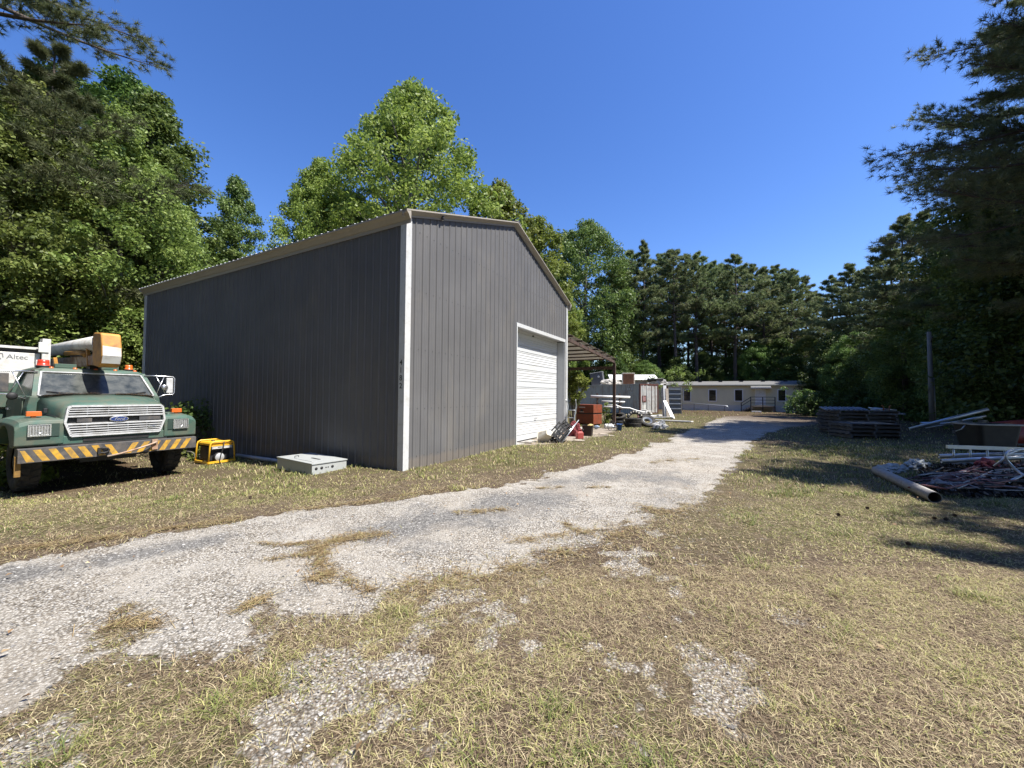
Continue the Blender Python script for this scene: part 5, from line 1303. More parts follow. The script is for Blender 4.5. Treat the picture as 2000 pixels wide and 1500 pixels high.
M_GALVP = pbr('galvanised_tube', (0.50, 0.53, 0.56), rough=0.38, metal=0.7, var=0.1, scale=5, dirt=(.3, .29, .27), dirt_amt=.2)
M_BLUETARP = pbr('blue_grey_plastic', (0.16, 0.19, 0.25), rough=0.6, var=0.2)

def crumple(name, label, cat, p, size, mat, seed, n=14, group=None, squash=(1, 1, 1)):
    """a heap of creased sheet"""
    rr = random.Random(seed); bm = bmesh.new(); bmesh.ops.create_icosphere(bm, subdivisions=4, radius=1)
    ph = [[rr.uniform(0, 6.3) for _ in range(3)] + [Vector((rr.uniform(-1, 1), rr.uniform(-1, 1), rr.uniform(-1, 1))).normalized(), rr.uniform(2, 8)] for _ in range(n)]
    for v in bm.verts:
        d = v.co.copy(); k = 1.0
        for a in ph: k += .16 * abs(math.sin(d.dot(a[3]) * a[4] + a[0])) - .09
        v.co = d * k; v.co.z = max(v.co.z, -.35)
        v.co = Vector((v.co.x * size[0], v.co.y * size[1], (v.co.z + .35) * size[2]))
    me = bpy.data.meshes.new(name); bm.to_mesh(me); bm.free(); me.materials.append(mat)
    o = bpy.data.objects.new(name, me); COL.objects.link(o); o.location = p; o.rotation_euler = (0, 0, rr.uniform(0, 6))
    return tag(o, label, cat, group)

# tool chest
p = gp(1159, 832); ca = R(-138 + 90)   # local -Y is the wide shaded face, local +X the lit end
chest = thing('tool_chest', 'rusty orange-red steel tool chest standing under the lean-to', 'tool chest', p, ca)
Wc, Dc, Hc = 1.42, .92, 1.36
mb = MB(); mb.lohi((-Wc, 0, .10), (0, Dc, .74)); cbx = mb.build('lower_cabinet', M_REDBOX, chest, .012)
mb = MB(); mb.lohi((-Wc - .01, -.012, .82), (.01, Dc + .01, Hc)); lidc = mb.build('upper_cabinet', M_REDBOX, chest, .015)
mb = MB(); mb.lohi((-Wc + .03, .03, .735), (-.03, Dc - .03, .825)); mb.build('hinge_gap', M_BLK, chest)
mb = MB(); mb.lohi((-1.15, -.03, 1.16), (-.65, -.012, 1.20)); mb.build('handle', M_WHITEP, lidc)
mb = MB(); mb.lohi((-1.02, -.03, .90), (-.82, -.012, 1.04)); mb.build('latch_plate', M_BLK, lidc)
mb = MB(); mb.lohi((-1.10, -.035, .86), (-.74, -.012, .885)); mb.build('nameplate', M_WHITEP, lidc)
mb = MB(); mb.lohi((-1.30, .05, -.05), (-1.20, Dc - .05, .10)); mb.lohi((-.20, .05, -.05), (-.10, Dc - .05, .10)); mb.build('skids', M_BLK, chest)
# hand truck against the corner of the garage
p = gp(1116, 857); ht = thing('hand_truck', 'old two-wheeled hand truck leaning by the garage corner', 'hand truck', (p.x + .15, p.y + 1.6, gz(p.x, p.y)), R(-35))
mb = MB()
for s in (-1, 1): mb.tube([(s * .17, .02, .06), (s * .17, .16, .75), (s * .18, .28, 1.12), (s * .19, .22, 1.30), (s * .24, .10, 1.38)], .018, 8)
for z, y in ((.35, .085), (.65, .145), (.95, .225)): mb.tube([(-.17, y, z), (.17, y, z)], .014, 6)
mb.build('frame', M_GALVP, ht)
mb = MB(); mb.lohi((-.2, -.22, .03), (.2, .03, .045)); mb.build('toe_plate', M_RUSTO, ht)
for s in (-1, 1):
    mb = MB(); tyre_mesh(mb, (0, 0, 0), .13, .08, 'X', 14, .5); wv = mb.build('wheel', M_RUBBER, ht, fix=False); wv.location = (s * .25, .14, .13)
    mb = MB(); mb.lathe([(.068, -.02), (.05, .02), (0, .03)], 14, (0, 0, 0), Matrix.Rotation(s * PI / 2, 3, 'Y')); mb.build('rim', M_RUSTR, wv)
# broken white bin tilted at the door
p = gp(1074, 866); wb = thing('broken_bin', 'broken cream plastic bin lying tilted at the foot of the roll-up door', 'bin', (p.x, p.y + .1, p.z + .33), rot=(R(-118), R(20), R(20)))
mb = MB()
def tub(mb, w0, d0, w1, d1, h, t=.018, mat=0, r=.25):
    def rr_(w, d, z, n=5):
        o = []; c = min(w, d) * r
        for (sx, sy, a0) in ((1, 1, 0), (-1, 1, 90), (-1, -1, 180), (1, -1, 270)):
            for k in range(n + 1):
                a = R(a0 + 90 * k / n); o.append((sx * (w / 2 - c) + c * math.cos(a), sy * (d / 2 - c) + c * math.sin(a), z))
        return o
    mb.loft([rr_(w0, d0, 0), rr_(w1, d1, h), rr_(w1 + .04, d1 + .04, h), rr_(w1 + .04, d1 + .04, h + .025), rr_(w1 - 2 * t, d1 - 2 * t, h + .025), rr_(w0 - 2 * t, d0 - 2 * t, t)], mat, False)
M_CREAM = pbr('cream_plastic', (0.62, 0.58, 0.49), rough=0.55, var=0.08, dirt=(.32, .24, .15), dirt_amt=.3, dirt_scale=5)
tub(mb, .24, .18, .42, .34, .40); mb.build('shell', M_CREAM, wb)
# slatted black crate
p = gp(1101, 863); cr = thing('plastic_crate', 'black slatted plastic crate tipped up beside the cream bin', 'crate', (p.x + .02, p.y + .05, p.z + .16), rot=(R(-18), R(-42), R(30))); cr.scale = (1.15,) * 3
mb = MB(); w, d, h, t = .62, .42, .34, .022
mb.lohi((-w / 2, -d / 2, 0), (w / 2, d / 2, t))
for z in (.06, .15, .24): 
    for y in (-d / 2, d / 2 - t): mb.lohi((-w / 2, y, z), (w / 2, y + t, z + .05))
    for x in (-w / 2, w / 2 - t): mb.lohi((x, -d / 2 + t, z), (x + t, d / 2 - t, z + .05))
for x in (-w / 2, -.1, .08, w / 2 - .04):
    for y in (-d / 2 - .004, d / 2 - t + .004): mb.lohi((x, y, t), (x + .04, y + t, h))
mb.lohi((-w / 2 - .015, -d / 2 - .015, h), (w / 2 + .015, -d / 2 + .03, h + .03)); mb.lohi((-w / 2 - .015, d / 2 - .03, h), (w / 2 + .015, d / 2 + .015, h + .03))
mb.build('slats', M_BLK, cr)
mb = MB(); mb.tube([(-.55, .02, .05), (.5, -.15, .02)], .02, 8); mb.tube([(-.45, -.3, .0), (.6, -.24, .05)], .014, 6); mb.build('metal_legs', M_GALVP, cr)
mb = MB(); mb.box((.0, .05, .2), (.2, .02, .16), (.3, .5, .2)); mb.build('white_panel', M_WHITEP, cr)
# fuel can, maroon bag, dark box, small litter
p = gp(1132, 857); fc = thing('fuel_can', 'faded red plastic fuel can lying by the garage corner', 'fuel can', p, R(20))
mb = MB(); mb.loft([[(-.16, -.11, 0), (.16, -.11, 0), (.16, .11, 0), (-.16, .11, 0)], [(-.16, -.11, .26), (.16, -.11, .26), (.16, .11, .26), (-.16, .11, .26)], [(-.09, -.08, .34), (.12, -.08, .34), (.12, .08, .34), (-.09, .08, .34)]], 0); mb.build('body', M_REDCAN, fc, .03, 3)
mb = MB(); mb.tube([(-.07, 0, .34), (-.06, 0, .41), (.08, 0, .41), (.10, 0, .34)], .016, 8); mb.build('handle', M_REDCAN, fc)
mb = MB(); mb.tube([(.12, 0, .33), (.22, 0, .44)], [.025, .012], 8); mb.build('spout', M_BLK, fc); fc.scale = (.78,) * 3
crumple('cloth_bag', 'crumpled maroon bag behind the red fuel can', 'bag', gp(1122, 853) + Vector((.05, .35, 0)), (.24, .2, .34), M_MAROON, 3)
p = gp(1148, 851); db = thing('steel_pail', 'square dark pail with a wad of yellow foam on its rim', 'pail', p, R(-20))
mb = MB(); tub(mb, .34, .30, .40, .36, .38, r=.12); mb.build('shell', pbr('burnt_brown_steel', (.035, .024, .018), rough=.7, var=.3), db)
o = crumple('foam', 'wad', 'foam', (.10, .02, .36), (.13, .08, .06), pbr('yellow_foam', (.62, .48, .22), rough=.9), 5); o.parent = db; del o['label']; del o['category']
p = gp(1162, 838); b_ = thing('detergent_jug', 'small pale blue jug lying in front of the tool chest', 'jug', p, R(40))
mb = MB(); mb.lathe([(0, 0), (.07, 0), (.08, .02), (.08, .16), (.03, .21), (.03, .25), (0, .25)], 14, (0, 0, .08), Matrix.Rotation(R(80), 3, 'X')); mb.build('body', pbr('pale_blue_plastic', (.35, .45, .6), rough=.4), b_)
p = gp(1181, 837); b_ = thing('plastic_jug', 'white cylinder jug lying near the lean-to post', 'jug', p, R(100))
mb = MB(); mb.lathe([(0, 0), (.10, 0), (.11, .02), (.11, .36), (.04, .42), (.04, .46), (0, .46)], 16, (0, 0, .11), Matrix.Rotation(R(88), 3, 'X')); mb.build('body', M_WHITEP, b_)
# scraps of pale board lying on the soil
for i, (px, py, L, a, lab) in enumerate(((1170, 849, .8, 20, 'pale splintered board lying on the soil before the tool chest'), (1185, 852, .6, -15, 'short pale board lying nearest the lean-to post'), (1122, 862, .7, 8, 'pale stick lying under the tipped crate'), (1026, 866, .45, -4, 'dark stick lying on the soil at the roll-up door'))):
    p = gp(px, py); mb = MB(); mb.box((0, 0, 0), (L, .07, .02)); mb.box((L * .2, .05, .012), (L * .5, .05, .018), (0, .05, .4)); o = mb.build('wood_scrap', M_WOODP if i < 3 else M_WOODG, None, .003); o.location = (p.x, p.y, p.z + .03); o.rotation_euler = (0, R(2), R(a)); tag(o, lab, 'wood scrap')
# spoked rim, blue bucket at the post
p = gp(1196, 841); sr = thing('spoked_wheel', 'dark spoked wheel propped against the lean-to post', 'wheel', (p.x, p.y - .05, p.z + .17), rot=(R(72), 0, R(-10)))
mb = MB(); n = 24
mb.lathe([(.20, -.03), (.22, -.035), (.225, 0), (.22, .035), (.20, .03), (.195, 0)], 28, (0, 0, 0), None, 0, True, True); mb.build('tyre', M_RUBBER, sr)
mb = MB()
for k in range(6): a = k * PI / 3; mb.tube([(0, 0, 0), (.2 * math.cos(a), .2 * math.sin(a), 0)], .012, 6)
mb.lathe([(0, -.05), (.045, -.05), (.045, .05), (0, .05)], 14); mb.build('rim', M_GALVP, sr)
p = gp(1209, 841); bk = thing('bucket', 'small blue bucket beside the lean-to post', 'bucket', p)
mb = MB(); mb.lathe([(0, 0), (.11, 0), (.14, .28), (.15, .28), (.15, .30), (.132, .30), (.105, .02), (0, .02)], 20); mb.build('shell', M_BLUEP, bk)
mb = MB(); mb.tube([(-.14, 0, .28), (-.11, .08, .2), (0, .14, .16), (.11, .08, .2), (.14, 0, .28)], .005, 5); mb.build('handle', M_GALVP, bk)
# tyres
TG = 'worn truck tyres by the lean-to'
p = gp(1236, 834)
def tyre(loc, r, w, rot, label, rim=None):
    t = thing('truck_tyre', label, 'tyre', loc, rot=rot, group=TG)
    mb = MB(); tyre_mesh(mb, (0, 0, 0), r, w, 'Z', 30, .56)
    mb.build('tread', M_RUBBER, t, fix=False)
    if rim is not None:
        mb = MB(); mb.lathe([(r * .57, -w * .35), (r * .52, -w * .1), (r * .38, 0), (r * .37, .02), (r * .50, .02), (r * .56, w * .36), (r * .60, w * .38)], 28); mb.build('rim', rim, t)
    return t
tyre((p.x, p.y, p.z + .14), .50, .29, (0, 0, 0), 'lower tyre of the pair lying flat in a stack')
tyre((p.x + .03, p.y + .02, p.z + .43), .49, .28, (0, 0, .3), 'upper tyre of the pair lying flat in a stack')
p2 = gp(1265, 834); tyre((p2.x, p2.y + .1, p2.z + .36), .52, .27, (R(38), R(14), R(-12)), 'tyre with a pale rim leaning over to the right of the stack', M_GALVP)
p3 = gp(1214, 831); tyre((p3.x, p3.y + .9, p3.z + .14), .50, .28, (0, 0, 0), 'tyre lying flat behind the lean-to post')
p4 = gp(1214, 831); tyre((p4.x + .1, p4.y + 1.1, p4.z + .52), .48, .28, (R(20), R(-10), 0), 'tyre slumped on top of the one behind the lean-to post')
# ringed hose over the stack
p = gp(1240, 834); mb = MB()
N = 26
pts = [Vector((-.42 + .035 * k, .15 + .05 * math.sin(k * .2), .62 + .30 * math.sin(PI * k / N))) for k in range(N + 1)]
for k in range(N):
    a, b = pts[k], pts[k + 1]; mb.tube([a, a.lerp(b, .95)], .10 if k % 4 < 3 else .094, 14, 0 if k % 4 < 3 else 1)
o = mb.build('ringed_hose', [M_BLK, M_CREAM], None, fix=False); o.location = p; tag(o, 'thick black and cream ringed hose lying over the tyre stack', 'hose')
p = gp(1260, 822); tb_ = thing('black_tub', 'black tub behind the leaning tyre', 'tub', (p.x, p.y, p.z), R(20))
mb = MB(); tub(mb, .6, .5, .75, .62, .55); mb.build('shell', M_BLK, tb_)
crumple('white_sack', 'white sack slumped on the black tub', 'sack', (p.x, p.y, p.z + .52), (.42, .28, .20), M_WHITEC, 8)
crumple('white_sheet', 'crumpled white sheet on the grass right of the tyres', 'sheet', gp(1289, 837), (.34, .22, .22), M_WHITEC, 9)
crumple('pink_bag', 'small pink bag wedged between the tyres', 'bag', gp(1249, 829) + Vector((0, 0, .2)), (.13, .13, .3), pbr('pink_plastic', (.55, .28, .27), rough=.6), 10)
# white boards
def board(a, b, w, h, name, label, mat, cat='board', group=None):
    mb = MB(); mb.bar(Vector((0, 0, 0)), Vector(b) - Vector(a), w, h); o = mb.build(name, mat, None, .004); o.location = a; return tag(o, label, cat, group)
board(gp(1262, 816, .12), gp(1292, 814, .12), .25, .10, 'white_board', 'short white board lying behind the leaning tyre', M_PVC)
board(gp(1268, 821, .05), gp(1352, 825, .05), .30, .06, 'white_board', 'long white board lying on the grass in front of the grey door panel', M_PVC)
board(gp(1270, 819, .13), gp(1318, 819, .13), .2, .05, 'white_board', 'middle white board lying across the others', M_PVC)
board(gp(1315, 818), at(1298, 783, gp(1315, 818).y + 1.2), .28, .05, 'plank', 'white plank leaning up against the scrap at the container corner', M_PVC, 'plank')
# pipe rack
YR = 27.0
def A3(px, py, Y=YR): return at(px, py, Y)
rack = thing('pipe_rack', 'dark steel rack of three arms behind the lean-to post', 'rack', (A3(1190, 772).x, YR + .1, gz(5, YR)))
bz = gz(5, YR)
for x in (A3(1168, 772).x - A3(1190, 772).x, A3(1212, 772).x - A3(1190, 772).x):
    mb = MB(); mb.lohi((x - .05, .10, -.1), (x + .05, .20, A3(1190, 768).z - bz)); mb.build('upright', M_RUST, rack)
    for py in (776.5, 786, 797):
        mb = MB(); z = A3(1190, py).z - bz - .06; mb.lohi((x - .03, -.45, z - .04), (x + .03, .10, z + .02)); mb.build('arm', M_RUST, rack)
for i, (a, b, r, lab) in enumerate((((1153, 774), (1229, 776), .085, 'top white pipe on the rack behind the lean-to post'), ((1174, 783.5), (1219, 785), .06, 'middle white pipe on the rack behind the lean-to post'), ((1178, 794), (1226, 797), .05, 'lowest white pipe on the rack behind the lean-to post'))):
    P0, P1 = A3(*a), A3(*b); mb = MB(); mb.hollow(Vector((0, 0, 0)), P1 - P0, r, r * .85, 14, 0); o = mb.build('pvc_pipe', M_PVC); o.location = P0 + Vector((0, -.15, 0)); tag(o, lab, 'pipe', 'white pipes on the rack')
P0 = A3(1186, 792, 26.2); mb = MB(); mb.tube([Vector((0, 0, 0)), Vector((.6, 0, .02)), Vector((1.0, 0, -.14)), Vector((1.5, 0, -.16)), Vector((2.0, -.05, -.34)), Vector((2.5, -.05, -.42))], .045, 8); o = mb.build('bent_gutter', M_PVC); o.location = P0; tag(o, 'bent white gutter sagging below the racked pipes', 'gutter')

# leafy shrub sprouting at the garage corner, above the chest, and another at its foot
def shrub(name, label, base, blobs, nleaf, leaf, mat, seed, stems=5, group=None):
    global TR
    TR = np.random.default_rng(seed); rr = random.Random(seed)
    t = thing(name, label, 'shrub', base, group=group); tb = MB(); C = []; S = []; B = []
    for (c, s) in blobs:
        C.append(c); S.append(s); B.append(.5 + rr.uniform(-.25, .25))
        tb.tube(curve_pts((rr.uniform(-.1, .1), rr.uniform(-.1, .1), -.05), c, .15, 4), [.022, .018, .014, .01, .006], 5)
    V, rnd = leaf_cloud(np.array(C, float), np.array(S, float), nleaf, leaf, np.array(B))
    tb.build('stem', M_BARKG, t, fix=False); npmesh('foliage', V, [np.arange(len(V)).reshape(-1, 4)], mat, t, rnd); return t
def blobs(seed, n, rx, ry, z0, z1, s0, s1):
    rr = random.Random(seed); return [((rr.gauss(0, rx * .5), rr.gauss(0, ry * .5), rr.uniform(z0, z1)), rr.uniform(s0, s1)) for _ in range(n)]
b0 = at(1119, 772, 19.3); bzz = gz(b0.x, 19.3)
shrub('shrub', 'bright green shrub sprouting at the garage corner above the tool chest', (b0.x, 19.3, bzz), blobs(4, 24, .55, .6, 1.2, 2.65, .18, .32), 120, .12, M_GUM, 41)
b0 = gp(1187, 828); shrub('shrub', 'pale green weeds between the tool chest and the lean-to post', (b0.x, b0.y + .4, b0.z), blobs(5, 16, .55, .4, .15, 1.35, .14, .26), 70, .10, M_GUM, 42)
b0 = gp(400, 897); shrub('shrub', 'dark bush growing against the long wall beside the truck', (b0.x - 1.1, b0.y + .9, b0.z), blobs(6, 22, .85, .6, .15, 1.45, .22, .4), 90, .10, M_DLEAF, 43)
b0 = gp(376, 905); shrub('shrub', 'low light green weeds between the truck wheel and the generator', (b0.x - .2, b0.y + .5, b0.z), blobs(7, 9, .35, .3, .05, .35, .10, .18), 50, .07, M_VINE, 44)
b0 = at(-4, 772, 7.2); shrub('shrub', 'light green bush at the left edge beside the truck wheel', (b0.x, 7.2, gz(b0.x, 7.2)), blobs(8, 22, .38, .6, .1, .75, .14, .24), 90, .085, M_GUM, 45)
b0 = gp(1545, 808); shrub('shrub', 'scrubby bush at the right end of the mobile home', (b0.x, b0.y - 1, b0.z), blobs(9, 26, 1.6, 1.0, .2, 2.6, .3, .6), 70, .16, M_DLEAF, 46)
b0 = gp(1590, 812); shrub('shrub', 'low dark bush beyond the corner of the mobile home', (b0.x, b0.y, b0.z), blobs(10, 30, 2.0, 1.2, .1, 2.0, .3, .6), 70, .16, M_DLEAF, 47)
b0 = at(1320, 772, 44); shrub('shrub', 'small light green tree top over the container door and mobile home roof', (b0.x, 46, gz(b0.x, 46)), blobs(11, 22, 2.4, 1.2, 2.6, 5.0, .35, .7), 60, .2, M_VINE, 48)

# ------------------------------------------------------------------ shipping container
p = gp(1250, 809); cn = R(-62)
cont = thing('shipping_container', 'weathered grey shipping container with rust-red corner posts', 'container', p, cn + PI / 2)   # local -Y: end face
Wc, Lc, Hc = 2.44, 12.0, 2.86
mb = MB()
def corr(fn, L, z0, z1, pitch=.28, dep=.036):
    k = 0.0; pr = []
    while k < L: pr += [(k, 0), (k + .07, 0), (k + .14, dep), (k + .21, dep)]; k += pitch
    pr = [(a, d) for a, d in pr if a < L] + [(L, 0)]
    for (a, d), (a2, d2) in zip(pr[:-1], pr[1:]): mb.add([fn(a, d, z0), fn(a2, d2, z0), fn(a2, d2, z1), fn(a, d, z1)], [(0, 1, 2, 3)])
corr(lambda a, d, z: (0.02 + d, a, z), Lc, .12, Hc - .08); mb.build('wall', M_CONT, cont, fix=False); mb = MB(); corr(lambda a, d, z: (Wc - .02 - d, a, z), Lc, .12, Hc - .08)
mb.build('wall', M_CONT, cont, fix=False)
mb = MB(); mb.lohi((.03, .05, Hc - .07), (Wc - .03, Lc, Hc - .03)); mb.build('roof', M_CONT, cont)
mb = MB()
for x in (0, Wc - .12):
    mb = MB(); mb.lohi((x, -.01, 0), (x + .12, .11, Hc)); mb.build('corner_post', M_RUSTR, cont)
mb = MB(); mb.lohi((0.122, -.005, Hc - .14), (Wc - .122, .1, Hc - .002)); mb.lohi((.122, -.005, 0), (Wc - .122, .1, .13))
mb.build('end_rails', M_RUSTR, cont)
mb = MB(); mb.lohi((-.002, .11, Hc - .1), (.06, Lc, Hc)); mb.lohi((-.002, .11, 0), (.06, Lc, .13)); mb.build('side_rail', M_CONT, cont)
for x0, x1 in ((.13, 1.21), (1.23, Wc - .13)):
    mb = MB(); mb.lohi((x0, .02, .14), (x1, .06, Hc - .15)); d = mb.build('door', M_CONTD, cont)
    for x in (x0 + .3, x1 - .3): mb = MB(); mb.tube([(x, -.005, .1), (x, -.005, Hc - .1)], .02, 6); mb.build('lock_rod', M_RUSTR if x0 > 1 else M_CONTD, d)
mb = MB(); mb.lohi((.30, -.012, 1.15), (.80, .018, 1.75)); mb.build('patch_frame', M_RUSTR, cont)
mb = MB(); mb.lohi((.38, -.02, 1.25), (.72, -.010, 1.66)); mb.build('patch', pbr('mauve_panel', (.30, .17, .17), rough=.6), cont)
mb = MB(); mb.lohi((.3, -.01, .35), (.75, .018, .85)); mb.build('notice', M_WHITEP, cont)
mb = MB()
for (y, z, w_, h_) in ((.95, 2.28, .16, .16), (1.25, 2.3, .16, .16), (1.5, 2.3, .14, .14), (.95, 1.95, .14, .12)): mb.lohi((-.006, y, z), (.012, y + w_, z + h_))
mb.build('faded_mark', pbr('faded_white_mark', (.42, .42, .40), rough=.7), cont)
# things on its roof
def on_roof(px, py, d): 
    q = at(px, py, d); return q
q = at(1169, 748, 43.8); zr = p.z + Hc
ac = thing('ac_unit', 'tilted dark grey outdoor unit with a pale badge on the container roof', 'air conditioner', (q.x, q.y, zr + .02), rot=(0, R(-9), R(-20)))
mb = MB(); mb.lohi((-.68, -.6, 0), (.68, .6, 1.36)); mb.build('casing', pbr('slate_enamel', (.10, .105, .115), rough=.5), ac, .05)
mb = MB(); mb.lohi((-.72, -.63, 1.365), (.72, .63, 1.43)); mb.build('top_cover', M_GREYB, ac, .02)
mb = MB(); mb.lathe([(0, .012), (.11, .01), (.12, 0)], 16, (.22, -.602, .92), Matrix.Rotation(PI / 2, 3, 'X')); mb.build('badge', M_WHITEP, ac)
q = at(1227, 748, 40.4)
ac = thing('ac_unit', 'outdoor unit with a rusty brown louvred front on the container roof', 'air conditioner', (q.x, q.y, zr + .01), R(-14))
mb = MB(); mb.lohi((-.62, -.5, 0), (.62, .5, 1.2)); mb.build('casing', M_CREAM, ac, .02)
mb = MB(); mb.lohi((-.53, -.515, .04), (.53, -.501, 1.12))
for k in range(11): mb.box((0, -.525, .10 + k * .095), (1.04, .03, .05), (.5, 0, 0))
mb.build('louvres', pbr('rusty_louvre', (.16, .075, .045), rough=.7, var=.3), ac)
# pipes and a rag heap at its right end
for i in range(5):
    a = at(1264 + i * 1.5, 742 + i * 2.0, 39.4 + .18 * i); b = at(1296 - i, 740 + i * 2.2, 39.0 + .18 * i); a.z = max(a.z, zr + .05); b.z = max(b.z, zr + .05)
    mb = MB(); mb.tube([Vector((0, 0, 0)), b - a], .09 - .01 * (i % 2), 10); o = mb.build('black_pipe', M_BLK); o.location = a; tag(o, 'black pipe in the bundle on the right end of the container roof', 'pipe', 'black pipes on the container roof')
crumple('white_tarp', 'white torn tarp draped over the right end of the container roof', 'tarp', (at(1285, 745, 39.6).x, 39.6, zr), (.75, .4, .28), M_WHITEC, 12)
crumple('pale_junk', 'pale heap of junk between the two outdoor units on the container roof', 'junk', (at(1194, 748, 42.6).x, 42.6, zr), (1.0, .5, .42), pbr('mixed_pale_junk', (.42, .40, .36), rough=.9, var=.5, scale=4), 13)
# shed with a white metal roof behind
q = at(1240, 772, 46.5); sh = thing('small_shed', 'small shed with a white ribbed metal roof behind the container', 'shed', (q.x, 46.5, gz(q.x, 46.5)), R(-8))
zr2 = at(1240, 742, 46.5).z - gz(q.x, 46.5); zt2 = at(1240, 731.5, 48.5).z - gz(q.x, 46.5)
mb = MB(); mb.lohi((-2.6, .2, 0), (2.4, 2.6, zr2 - .02)); mb.build('wall', M_CONT, sh)
mb = MB(); k = -2.9
while k < 2.7:
    for (a, b, h0, h1) in ((0, .03, 0, .03), (.03, .06, .03, .03), (.06, .09, .03, 0), (.09, .30, 0, 0)):
        mb.add([(k + a, -.1, zr2 + h0), (k + b, -.1, zr2 + h1), (k + b, 2.4, zt2 + h1), (k + a, 2.4, zt2 + h0)], [(0, 1, 2, 3)])
    k += .30
mb.build('roof', M_PVC, sh, fix=False)
# planks standing at the container's right corner
for i, (px, top) in enumerate(((1294, 757), (1298, 753), (1302, 759))):
    a = gp(px + 3, 815); b = at(px, top, a.y + .5)
    board(a, b, .24, .06, 'scrap_plank', 'blotched pale plank standing on end at the right corner of the container', (M_WOODP, M_PVC, M_WOODP)[i], 'plank', 'planks standing at the container corner')
# standing ribbed door panel
p = gp(1305, 808.5); p1 = gp(1332, 808.5); ang = math.atan2(p1.y - p.y, p1.x - p.x)
dp = thing('door_panel', 'blue-grey ribbed steel door panel standing open right of the container', 'door panel', p, ang); Wd = (p1 - p).length; Hd = 2.55
M_BGREY = pbr('blue_grey_paint', (.155, .185, .22), rough=.55, var=.12, dirt=(.2, .2, .17), dirt_amt=.25)
mb = MB(); mb.lohi((.05, 0, .05), (Wd - .05, .03, Hd - .05))
for k in range(5): z = .35 + k * .45; mb.loft([[(.08, -.002, z), (Wd - .08, -.002, z), (Wd - .08, -.002, z + .22), (.08, -.002, z + .22)], [(.08, -.045, z + .06), (Wd - .08, -.045, z + .06), (Wd - .08, -.045, z + .16), (.08, -.045, z + .16)]], 0)
mb.build('ribs', M_BGREY, dp)
mb = MB(); mb.lohi((0, -.03, 0), (.09, .05, Hd)); mb.lohi((Wd - .09, -.03, 0), (Wd, .05, Hd)); mb.lohi((.092, -.025, Hd - .09), (Wd - .092, .045, Hd)); mb.lohi((.092, -.025, 0), (Wd - .092, .045, .09)); mb.build('edge_frame', M_CONT, dp)
mb = MB(); mb.lohi((-.14, .0, 0), (-.02, .12, Hd + .1)); mb.build('hinge_post', M_RUSTR, dp)

# ------------------------------------------------------------------ mobile home
dirx = Vector((math.cos(R(-29)), math.sin(R(-29)), 0)); PX1 = gp(1570, 806)
mz = gz(PX1.x, PX1.y)
def on_line(px):
    d = ray(px, 772); k = d[0] / d[1]; return -(PX1.x - k * PX1.y) / (dirx.x - k * dirx.y)
def hz_(px, py):
    s = on_line(px); q = PX1 + dirx * s; return at(px, py, q.y).z - mz
Lm = -on_line(1282)
mh = thing('mobile_home', 'long tan mobile home with a low grey roof at the end of the track', 'mobile home', (PX1.x, PX1.y, mz), R(-29))   # local x runs left as negative
eave = hz_(1450, 753); Dm = 4.3
mb = MB(); z = .75
while z < eave:
    z2 = min(z + .125, eave)
    mb.add([(-Lm, -.016, z), (0, -.016, z), (0, 0, z2), (-Lm, 0, z2)], [(0, 1, 2, 3)]); mb.add([(-Lm, 0, z), (0, 0, z), (0, -.016, z), (-Lm, -.016, z)], [(0, 1, 2, 3)])
    mb.add([(.016, -.016, z), (.016, Dm, z), (0, Dm, z2), (0, 0, z2)], [(0, 1, 2, 3)])
    z = z2
mb.lohi((-Lm, .01, .5), (-.01, Dm, eave)); mb.build('wall', M_SIDING, mh, fix=False)
mb = MB(); mb.lohi((-Lm, -.004, -.4), (0, .03, .748)); mb.lohi((-.03, .03, -.4), (0, Dm, .748))
mb.build('skirting', M_SKIRT, mh)
rz = eave + .62
mb = MB(); mb.loft([[(x, -.28, eave + .02), (x, -.28, eave + .10), (x, Dm / 2, rz), (x, Dm + .28, eave + .10), (x, Dm + .28, eave + .02), (x, Dm / 2, rz - .12)] for x in (-Lm - .2, .22)], 0); mb.build('roof', M_SHING, mh)
mb = MB(); mb.lohi((-Lm - .2, -.31, eave - .03), (.22, -.285, eave + .10)); mb.build('eave_trim', M_SIDING, mh)
for px in (1366, 1407, 1449, 1493, 1538):
    x = on_line(px) ; mb = MB(); mb.lohi((x - .2, Dm / 2 - .55, rz - .16), (x + .2, Dm / 2 - .2, rz + .06)); mb.build('roof_vent', M_BLK, mh)
for px in (1342, 1391.5, 1442.5, 1527):
    x = on_line(px); w_ = .98 if px < 1500 else .90; z0, z1 = hz_(px, 784.5), hz_(px, 760); 
    mb = MB(); t = .11
    mb.lohi((x - w_ / 2, -.06, z0), (x + w_ / 2, -.018, z0 + t)); mb.lohi((x - w_ / 2, -.06, z1 - t), (x + w_ / 2, -.018, z1)); mb.lohi((x - w_ / 2, -.06, z0 + t), (x - w_ / 2 + t, -.018, z1 - t)); mb.lohi((x + w_ / 2 - t, -.06, z0 + t), (x + w_ / 2, -.018, z1 - t))
    f_ = mb.build('window', M_WINW, mh)
    mb = MB(); mb.lohi((x - w_ / 2 + t, -.035, z0 + t), (x + w_ / 2 - t, -.02, z1 - t)); mb.build('pane', M_PANE, f_)
    mb = MB(); mb.lohi((x - w_ / 2 + t, -.045, (z0 + z1) / 2 - .02), (x + w_ / 2 - t, -.036, (z0 + z1) / 2 + .02)); mb.build('sash_bar', M_BLK, f_)
x = on_line(1485); z1 = hz_(1485, 759.5); mb = MB(); mb.lohi((x - .55, -.05, .80), (x + .55, -.02, z1)); dr = mb.build('door', M_WINW, mh)
